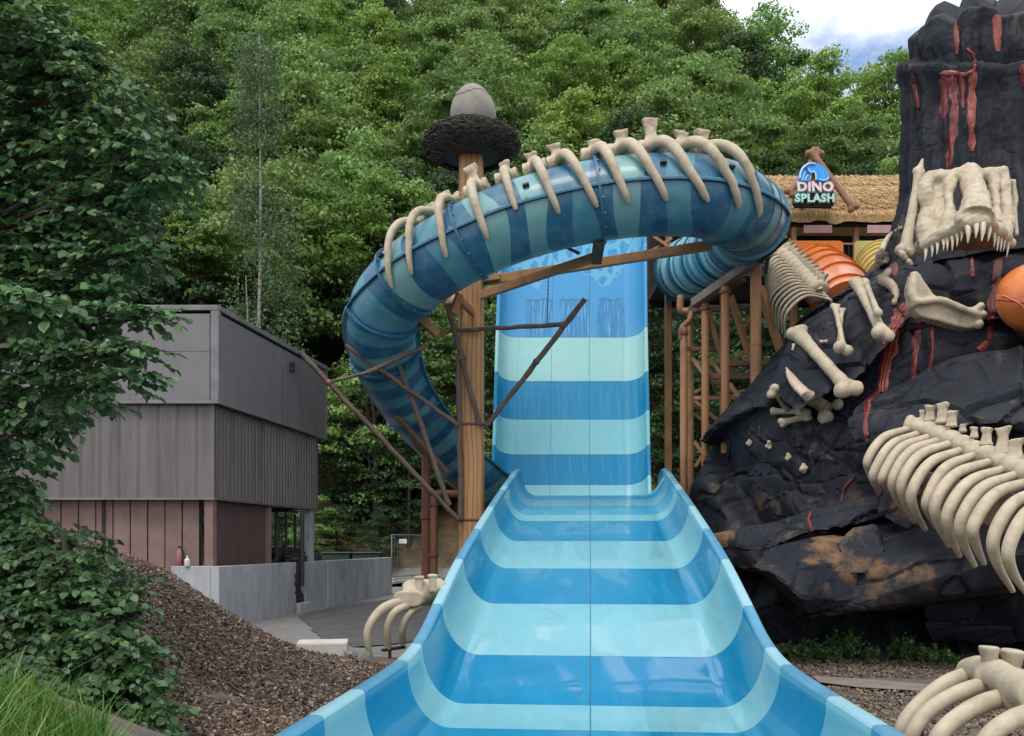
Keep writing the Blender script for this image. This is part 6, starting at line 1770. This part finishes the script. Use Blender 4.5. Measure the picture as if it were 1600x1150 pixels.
def tree_kind(seed, H, rad, nclump, per, leaf, base_frac=.28, shape=1.0):
    rs = np.random.RandomState(seed)
    # clumps in an egg-shaped crown
    C = []
    while len(C) < nclump:
        p = rs.uniform(-1, 1, 3)
        q = np.linalg.norm(p)
        if q > 1 or q < .35: continue
        C.append(p)
    C = np.array(C)
    zc = H * (base_frac + (1 - base_frac) * .5); zr_ = H * (1 - base_frac) * .5
    widen = 1 - .30 * np.clip(C[:, 2], 0, 1) * shape
    ctr = np.stack([C[:, 0] * rad * widen, C[:, 1] * rad * widen, zc + C[:, 2] * zr_], -1)
    cr_ = rs.uniform(.55, 1.05, nclump) * rad * .36
    Pp = []; Nn = []
    for c, r in zip(ctr, cr_):
        d = rs.normal(size=(per, 3)); d /= np.linalg.norm(d, axis=1, keepdims=True)
        d[:, 2] = np.abs(d[:, 2]) * 1.1 - .35
        rr_ = r * rs.uniform(.35, 1.12, per)[:, None]
        Pp.append(c + d * rr_ * np.array([1.15, 1.15, .62]))
        nn = d * .7 + np.array([0, 0, .55]) + rs.normal(size=(per, 3)) * .55
        Nn.append(nn / np.linalg.norm(nn, axis=1, keepdims=True))
    Pp = np.concatenate(Pp); Nn = np.concatenate(Nn)
    V, Fc = leaves_quad(Pp, Nn, rs.uniform(.7, 1.35, len(Pp)) * leaf, rs)
    crown = np_mesh('crown', V, Fc)
    r_ = random.Random(seed); t = MB()
    top = Vector((r_.uniform(-.4, .4), r_.uniform(-.4, .4), H * .9))
    t.tube(catmull([Vector((0, 0, -1.0)), Vector((r_.uniform(-.2, .2), 0, H * .3)), Vector((r_.uniform(-.3, .3), r_.uniform(-.3, .3), H * .6)), top], 12), [.02 * H * (1 - i / 13) + .02 for i in range(12)], 8)
    for k in rs.choice(nclump, min(16, nclump), replace=False):
        c = Vector(ctr[k]); z0 = max(H * .18, c.z - rad * .8); a = Vector((0, 0, z0))
        t.tube(catmull([a, a.lerp(c, .5) + Vector((0, 0, -.15 * rad)), c], 6), [.07, .06, .05, .04, .03, .02], 5, caps=False)
    return crown, t.mesh('trunk', None, 60)
kinds = {}
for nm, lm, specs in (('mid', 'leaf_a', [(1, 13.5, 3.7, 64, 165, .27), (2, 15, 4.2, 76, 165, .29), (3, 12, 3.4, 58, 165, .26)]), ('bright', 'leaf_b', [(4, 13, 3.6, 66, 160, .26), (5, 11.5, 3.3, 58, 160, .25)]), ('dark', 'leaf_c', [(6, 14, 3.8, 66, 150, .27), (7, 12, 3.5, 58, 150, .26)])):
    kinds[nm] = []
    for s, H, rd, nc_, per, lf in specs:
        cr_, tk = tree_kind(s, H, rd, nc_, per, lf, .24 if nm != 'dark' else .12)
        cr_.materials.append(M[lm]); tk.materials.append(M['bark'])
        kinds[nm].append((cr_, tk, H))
LB = {'mid': ('mid green leafy tree in the dense wood on the hillside', 'mid green trees on the hillside'), 'bright': ('bright yellow green tree standing out in the hillside wood', 'bright green trees on the hillside'), 'dark': ('shade-darkened green tree low in the hillside wood', 'dark green trees on the hillside')}
def place_tree(kind, v, x, y, sc, rot, label=None, group=None, z=None, zs_=1.0):
    cr_, tk, H = kinds[kind][v % len(kinds[kind])]
    e = bpy.data.objects.new('broadleaf_tree', None); COL.objects.link(e)
    e.location = (x, y, gz(x, y) - .3 if z is None else z); e.rotation_euler = (0, 0, rot); e.scale = (sc, sc, sc * zs_)
    tag(e, label or LB[kind][0], 'tree', group or LB[kind][1])
    for nm, me in (('trunk', tk), ('crown', cr_)):
        o = bpy.data.objects.new(nm, me); COL.objects.link(o); o.parent = e
rr = random.Random(21)
count = 0
yrow = 45.0
while yrow < 124:
    sp = 5.0 + (yrow - 45) * .018
    half = .60 * yrow + 6
    x = -half + rr.uniform(0, sp)
    while x < half:
        X = x + rr.uniform(-1.3, 1.3); Y = yrow + rr.uniform(-1.6, 1.6)
        px = CX + F * X / Y
        yrd = min(130, max(66, 118 - max(0, X - 8) * 1.2))
        vis = Y < yrd + 3 and not (px > 1460 and Y > 60) and -90 < px < 1720
        top_y = HY - F * (gz(X, Y) + 14 - CAMZ) / Y
        bot_y = HY - F * (gz(X, Y) + 3 - CAMZ) / Y
        if bot_y < -40: vis = False
        if vis:
            n_ = noise.noise(Vector((X * .07, Y * .07, 2.0)))
            u = rr.random() + n_ * .7
            if Y < 57: k = 'dark' if u < .95 else 'mid'  # lowest rows mostly get the leaves coloured dark for shade
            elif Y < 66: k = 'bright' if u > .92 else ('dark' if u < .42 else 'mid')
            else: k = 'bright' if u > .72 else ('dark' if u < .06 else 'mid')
            vy = HY - F * (gz(X, Y) + 8 - CAMZ) / Y
            hp = 'above the grey shed' if px < 520 else ('around the nest post' if px < 900 else ('above the tube arch' if px < 1200 else 'behind the thatched hut'))
            vp = 'high on the hillside' if vy < 170 else ('halfway up the hillside' if vy < 420 else 'low on the hillside')
            lb_ = {'mid': 'mid green leafy tree', 'bright': 'bright yellow green tree', 'dark': 'shade-darkened green tree'}[k] + ' ' + vp + ' ' + hp
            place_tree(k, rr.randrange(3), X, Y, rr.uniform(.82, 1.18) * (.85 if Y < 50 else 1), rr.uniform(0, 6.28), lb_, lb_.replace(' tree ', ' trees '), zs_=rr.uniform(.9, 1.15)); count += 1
        x += sp * rr.uniform(.85, 1.2)
    yrow += sp * .80
print('TREES', count)
# a few single trees one can pick out
def at_px(px, d): return (px - CX) / F * d
place_tree('bright', 0, at_px(610, 50), 50, .95, 1.0, 'lit yellow green tree left of the nest post', 'single trees at the wood edge', z=10.5)
place_tree('dark', 1, at_px(560, 45), 45, .8, 2.0, 'shade-darkened green tree behind the tube bend on the left', 'single trees at the wood edge', z=1.2)
place_tree('bright', 1, at_px(320, 49), 49, .7, 3.0, 'pale yellow green tree above the shed roof', 'single trees at the wood edge', z=13.5)
place_tree('mid', 1, at_px(640, 47), 46, .75, 2.6, 'leafy green tree between the tube and the timber post', 'single trees at the wood edge', z=4.0)
# undergrowth shrubs along the foot of the wood, most with shade in their leaf colour
for i in range(46):
    px = -40 + i * 37 + rr.uniform(-14, 14); d = rr.uniform(40.5, 45.5)
    X = at_px(px, d)
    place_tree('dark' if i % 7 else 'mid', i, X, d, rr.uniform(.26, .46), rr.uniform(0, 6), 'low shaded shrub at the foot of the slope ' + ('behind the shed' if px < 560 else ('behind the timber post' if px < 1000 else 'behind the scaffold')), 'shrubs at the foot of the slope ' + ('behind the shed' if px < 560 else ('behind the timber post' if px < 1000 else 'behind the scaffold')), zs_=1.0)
# slender birch
bx, bd = at_px(402, 43), 43
bz = gz(bx, bd)
br = thing('birch_tree', 'slender pale birch standing in front of the dark wood', 'tree', (bx, bd, bz))
zt = P(0, 55, bd).z
m = MB(); pts = catmull([Vector((bx + .1, bd, bz - .5)), Vector((bx, bd, bz + 8)), Vector((bx + .15, bd, bz + 15)), Vector((bx + .1, bd, zt))], 24)
m.tube(pts, [.14 * (1 - i / 25) + .015 for i in range(24)], 8); m.build('trunk', M['bark_birch'], br, smooth=60)
m = MB(); m.tube(catmull([Vector((bx - .35, bd, bz - .3)), Vector((bx - .3, bd, bz + 7)), Vector((bx - .55, bd, bz + 13.5))], 14), [.09 * (1 - i / 15) + .012 for i in range(14)], 7); m.build('second_stem', M['bark_birch'], br, smooth=60)
rs = np.random.RandomState(8); C = []; Nn = []; tb = MB()
for i in range(110):
    z = rs.uniform(bz + 5, zt - .3); a = rs.uniform(0, 6.28); L = (1 - (z - bz) / (zt - bz)) * 1.6 + .5
    p0 = Vector((bx + .1, bd, z)); p1 = p0 + Vector((math.cos(a) * L, math.sin(a) * L, L * .5)); p2 = p1 + Vector((math.cos(a) * L * .4, math.sin(a) * L * .4, -L * .5))
    bc = catmull([p0, p1, p2], 7); tb.tube(bc, [.022, .02, .016, .012, .01, .008, .006], 4, caps=False)
    for q in bc[2:]:
        k = 16; C.append(np.array(q) + rs.normal(size=(k, 3)) * np.array([.28, .28, .35])); nn = rs.normal(size=(k, 3)) + np.array([0, 0, .4]); Nn.append(nn / np.linalg.norm(nn, axis=1, keepdims=True))
tag(tb.build('twigs', M['bark'], br, normals=False), kind='stuff')
C = np.concatenate(C) - np.array(ORG[br.name]); V, Fc = leaves_quad(C, np.concatenate(Nn), rs.uniform(.12, .22, len(C)), rs); me = np_mesh('crown', V, Fc); me.materials.append(leaf_mat('leaf_birch', [(.06, .11, .05), (.09, .15, .07), (.12, .18, .09)], tree_var=0)); link('crown', me, None, br, ORG[br.name])

# ------------------------------------------------------------------ near tree and bush on the left
def clump_leaves(clumps, rs, leaf, dens):
    """clumps: (px, py, radius px, depth). Leaves sit on short twigs, shingled and drooping"""
    C = []; T = []; Nn = []; tw = []
    for (px, py, rp, d) in clumps:
        c = np.array(P(px, py, d)); r = rp / F * d
        n = int(dens * (rp / 50.0) ** 2)
        for _ in range(n):
            u = rs.normal(size=3); u /= np.linalg.norm(u); u[2] *= .75
            p = c + u * r * rs.uniform(.25, 1.0) ** .6 * np.array([1, 1.15, 1])
            out = np.array([u[0], u[1] - .25, u[2] * .3 - .28]); out /= np.linalg.norm(out)
            k = rs.randint(5, 9); sd = np.cross(out, [0, 0, 1]); sd /= np.linalg.norm(sd) + 1e-9
            L = leaf * rs.uniform(2.2, 3.4); tw.append((p, p + out * L))
            for j in range(k):
                t_ = (j + .5) / k; side = (1 if j % 2 else -1) if j < k - 1 else 0
                C.append(p + out * L * t_)
                T.append(out * (.5 if side else 1) + sd * side * .9 + np.array([0, 0, -.30]) + rs.normal(size=3) * .22)
                q = np.array([0, -.22, .8]) + rs.normal(size=3) * .38; Nn.append(q)
    C = np.array(C); T = np.array(T); Nn = np.array(Nn)
    return leaves_ovate(C, T, Nn, rs.uniform(.5, 1.4, len(C)) * leaf), tw
def leafy(root, clumps, seed, leaf, dens, mat, trunk_pts, r0):
    rs = np.random.RandomState(seed)
    (V, Fc), tw = clump_leaves(clumps, rs, leaf, dens)
    o_ = np.array(ORG[root.name]); me = np_mesh('crown', V - o_, Fc); me.materials.append(mat); link('crown', me, None, root, ORG[root.name])
    t = MB(); tp = catmull([Vector(p) for p in trunk_pts], 14); t.tube(tp, [r0 * (1 - .7 * i / 13) for i in range(14)], 12); t.build('trunk', M['bark'], root, smooth=60)
    lb = MB()
    for (px, py, rp, d) in clumps:
        c = P(px, py, d); a = min(tp, key=lambda q: abs(q.z - (c.z - .5)))
        lb.tube(catmull([a, a.lerp(c, .55) + Vector((0, 0, .12)), c], 8), [.035, .03, .026, .022, .018, .014, .010, .007], 6, caps=False)
    for p, q in tw: lb.tube([Vector(p), Vector(q)], [.005, .003], 3, caps=False)
    lb.build('branches', M['bark'], root, normals=False)
near_clumps = [(-60, 40, 110, 7.4), (20, 20, 70, 7.0), (60, 70, 55, 6.8), (40, 130, 75, 7.2), (100, 90, 45, 6.8), (150, 140, 42, 6.7), (90, 190, 65, 7.0), (170, 210, 48, 6.6), (210, 160, 28, 6.5), (30, 230, 80, 7.3), (140, 260, 55, 6.8), (220, 235, 36, 6.4), (255, 265, 30, 6.3), (275, 262, 20, 6.3), (200, 290, 36, 6.6),
    (60, 310, 80, 7.2), (140, 330, 50, 6.8), (185, 350, 30, 6.6), (230, 300, 18, 6.4), (20, 390, 70, 7.2), (100, 390, 58, 7.0), (165, 400, 42, 6.7), (215, 395, 24, 6.5), (240, 385, 14, 6.5), (60, 450, 60, 7.0), (130, 450, 45, 6.8), (190, 452, 26, 6.6), (-20, 480, 90, 7.4), (230, 490, 22, 6.3), (255, 492, 14, 6.3), (200, 488, 22, 6.4), (160, 490, 26, 6.5), (110, 500, 30, 6.6),
    (30, 520, 60, 7.0), (85, 545, 34, 6.7), (130, 560, 32, 6.5), (175, 545, 26, 6.4), (215, 545, 24, 6.3), (190, 590, 26, 6.3), (220, 580, 14, 6.3), (120, 600, 30, 6.5), (60, 600, 46, 6.9), (150, 625, 16, 6.4), (10, 660, 54, 7.1), (70, 655, 32, 6.8), (105, 650, 16, 6.5), (20, 720, 34, 7.2), (60, 705, 18, 6.8), (-10, 770, 50, 7.3), (40, 790, 22, 7.1), (-40, 620, 90, 7.5), (-40, 800, 80, 7.4), (-30, 330, 90, 7.6), (-40, 180, 100, 7.6),
    (0, 470, 40, 5.9), (40, 470, 36, 5.8), (75, 480, 26, 5.8), (20, 840, 40, 7.0)]
tx = P(-150, 850, 7.6)
nt_ = thing('leafy_tree', 'dark broad leaved tree hanging into the left edge', 'tree', (tx.x, 7.6, gz(tx.x, 7.6)))
leafy(nt_, near_clumps, 4, .070, 64, M['leaf_near'], [(tx.x, 7.6, gz(tx.x, 7.6) - .3), (tx.x + .1, 7.6, 2.8), (tx.x - .05, 7.5, 4.5), (tx.x + .2, 7.4, 6.8)], .16)
bush_clumps = [(40, 850, 60, 7.0), (100, 850, 50, 6.8), (130, 890, 45, 6.5), (60, 910, 70, 6.5), (170, 910, 36, 6.4), (120, 950, 65, 6.3), (185, 960, 42, 6.2), (30, 970, 70, 6.2), (205, 1010, 38, 6.0), (150, 1015, 60, 6.0), (80, 1030, 70, 6.0), (220, 1060, 36, 5.9), (170, 1080, 55, 5.8), (110, 1100, 60, 5.8), (235, 1110, 34, 5.8), (195, 1130, 50, 5.7), (0, 900, 60, 6.6), (200, 900, 18, 6.3), (225, 1040, 18, 5.9), (250, 1140, 26, 5.7), (60, 1090, 50, 5.3), (120, 1140, 45, 5.2), (180, 1160, 40, 5.3), (10, 1060, 50, 5.4)]
bx2 = P(110, 1100, 6.2)
bs = thing('leafy_bush', 'dense green bush between the grass and the bark heap', 'bush', (bx2.x, 6.2, gz(bx2.x, 6.2)))
leafy(bs, bush_clumps, 9, .058, 66, M['leaf_bush'], [(bx2.x, 6.3, gz(bx2.x, 6.3) - .2), (bx2.x - .1, 6.4, 1.6), (bx2.x - .2, 6.5, 2.2)], .05)

# grass on the near bank
rs = np.random.RandomState(12)
n = 9000
px = rs.uniform(-60, 175, n); dd = rs.uniform(3.2, 4.4, n)
X = (px - CX) / F * dd
keep = X < -1.72 + (dd - 4) * -.09
X, dd = X[keep], dd[keep]; Z = ground_z(X, dd); n = len(X)
base = np.stack([X, dd, Z - .02], -1); h = (rs.uniform(.06, .20, n) + (rs.uniform(0, 1, n) > .93) * .14)[:, None]; lean = rs.normal(size=(n, 3)) * np.array([.38, .38, 0]); w = rs.uniform(.003, .006, n)[:, None]
ang = rs.uniform(0, 3.14, n); sd = np.stack([np.cos(ang), np.sin(ang), 0 * ang], -1)
V = np.empty((n, 6, 3)); up = np.array([0, 0, 1.])
V[:, 0] = base - sd * w; V[:, 1] = base + sd * w; m1 = base + up * h * .6 + lean * h * .35; V[:, 2] = m1 + sd * w * .8; V[:, 3] = m1 - sd * w * .8
t1 = base + up * h * .95 + lean * h * 1.0; V[:, 4] = t1 + sd * w * .15; V[:, 5] = t1 - sd * w * .15
bi = (np.arange(n) * 6)[:, None]; Fc = np.concatenate([bi + np.array([0, 1, 2, 3]), bi + np.array([3, 2, 4, 5])])
me = np_mesh('grass', V.reshape(-1, 3), Fc); me.materials.append(M['grass']); o = bpy.data.objects.new('grass', me); COL.objects.link(o); tag(o, 'long bright green grass on the bank at lower left', 'grass', kind='stuff')

# ------------------------------------------------------------------ bark chips and litter
def chips(name, X, Y, size, mat, label, cat, seed, lift=.01):
    rs = np.random.RandomState(seed); n = len(X); Z = ground_z(X, Y) + lift
    nn = rs.normal(size=(n, 3)) * .55 + np.array([0, 0, 1.]); nn /= np.linalg.norm(nn, axis=1, keepdims=True)
    t, s = orient(nn, rs); L = size[:, None]; W = L * rs.uniform(.3, .7, (n, 1)); Hh = L * .14
    C = np.stack([X, Y, Z + rs.uniform(0, .03, n)], -1)
    V = np.empty((n, 8, 3))
    for k, (a, b_, c) in enumerate(((-1, -1, -1), (1, -.7, -1), (1, .8, -1), (-.8, 1, -1), (-.9, -.8, 1), (.8, -.8, 1), (1, .6, 1), (-1, .8, 1))):
        V[:, k] = C + t * L * .5 * a + s * W * .5 * b_ + nn * Hh * c
    bi = (np.arange(n) * 8)[:, None]
    Fc = np.concatenate([bi + np.array(q) for q in ((4, 5, 6, 7), (0, 1, 5, 4), (1, 2, 6, 5), (2, 3, 7, 6), (3, 0, 4, 7))])
    me = np_mesh(name, V.reshape(-1, 3), Fc); me.materials.append(mat)
    o = bpy.data.objects.new(name, me); COL.objects.link(o); return tag(o, label, cat, kind='stuff')
def chip_mat(name, cols):
    m, nt, b = nodes(name); g = nt.nodes.new('ShaderNodeNewGeometry')
    nt.links.new(ramp(nt, g.outputs['Random Per Island'], cols), b.inputs['Base Color']); b.inputs['Roughness'].default_value = .85
    return m
M['chip'] = chip_mat('bark_chip', [(0, (.030, .018, .011)), (.35, (.068, .043, .028)), (.7, (.12, .08, .053)), (.92, (.20, .145, .10)), (1, (.36, .30, .24))])
M['litter'] = chip_mat('leaf_litter', [(0, (.05, .036, .026)), (.5, (.11, .08, .055)), (.9, (.18, .14, .10)), (1, (.26, .2, .15))])
rs = np.random.RandomState(30); n = 56000
Y = rs.uniform(4.5, 12.6, n); X = slide_cx(Y) - 2.15 - rs.uniform(0, 1, n) ** 1.2 * 4.6
keep = (X > -5.9) & ~((Y > 10.5) & (X > -3.0)) & ~((X < -1.75) & (Y < 6.1))
X, Y = X[keep], Y[keep]
chips('bark_chips', X, Y, rs.uniform(.016, .055, len(X)), M['chip'], 'brown bark chips covering the heap left of the slide', 'bark chips', 31)
n = 16000; Y = rs.uniform(7.5, 17.3, n); X = slide_cx(Y) + 2.15 + rs.uniform(0, 1, n) * 5.5
keep = ~((Y > 13.0) & (Y < 13.9))
X, Y = X[keep], Y[keep]
chips('leaf_litter', X, Y, rs.uniform(.03, .075, len(X)), M['litter'], 'brown leaf litter on the ground under the rock mountain', 'leaf litter', 32)
# weeds at the foot of the rock
M['weed'] = leaf_mat('weed_leaf', [(0.06, 0.13, 0.04), (0.095, 0.19, 0.055), (0.14, 0.25, 0.07)], tree_var=.3)
wd = [(1235, 1022, 16, .20, 'small grey green weed next to the slide rim'), (1262, 1020, 22, .24, 'thin greyish weed left of the tall bright weed'), (1318, 1012, 32, .34, 'tallest bright green weed under the overhanging boulder'), (1362, 1026, 16, .18, 'sparse weed between the two bright weeds'), (1412, 1028, 30, .28, 'bushy green weed right of the tallest weed'), (1455, 1040, 24, .20, 'low weed beside the near ribs'), (1295, 1030, 18, .18, 'low weed in front of the tall bright weed'), (1483, 1044, 14, .14, 'last small weed towards the right')]
for i, (px_, py_, rp, hgt, lb) in enumerate(wd):
    d = 16.3 - (py_ - 1012) * .02; b0 = P(px_, py_, d); b0.z = 0
    root = thing('weed', lb, 'weed', b0, 'weeds at the foot of the rock')
    rs = np.random.RandomState(50 + i); k = int(rp * 16); r = rp / F * d
    C = []; T = []; Nn = []; sm_ = MB()
    for j in range(int(rp * 1.1)):
        a = rs.uniform(0, 6.28); l = rs.uniform(.3, 1); tip = Vector((math.cos(a) * r * l * 1.1, math.sin(a) * r * l, (hgt * 1.9) * rs.uniform(.5, 1.0) * (1.15 - .5 * l)))
        base_ = Vector((math.cos(a) * r * .3, math.sin(a) * r * .3, 0)); sm_.tube([b0 + base_, b0 + tip], [.006, .003], 4, caps=False)
        for q in range(14):
            t_ = rs.uniform(.25, 1); C.append(np.array(b0 + base_.lerp(tip, t_)) + rs.normal(size=3) * .02); T.append(rs.normal(size=3) + np.array([0, 0, .2])); Nn.append(rs.normal(size=3) * .5 + np.array([0, -.2, 1]))
    V, Fc = leaves_ovate(np.array(C), np.array(T), np.array(Nn), rs.uniform(.035, .08, len(C))); me = np_mesh('leaves', V - np.array(b0), Fc); me.materials.append(M['weed']); link('leaves', me, None, root, b0)
    sm_.build('stems', M['weed'], root, normals=False)
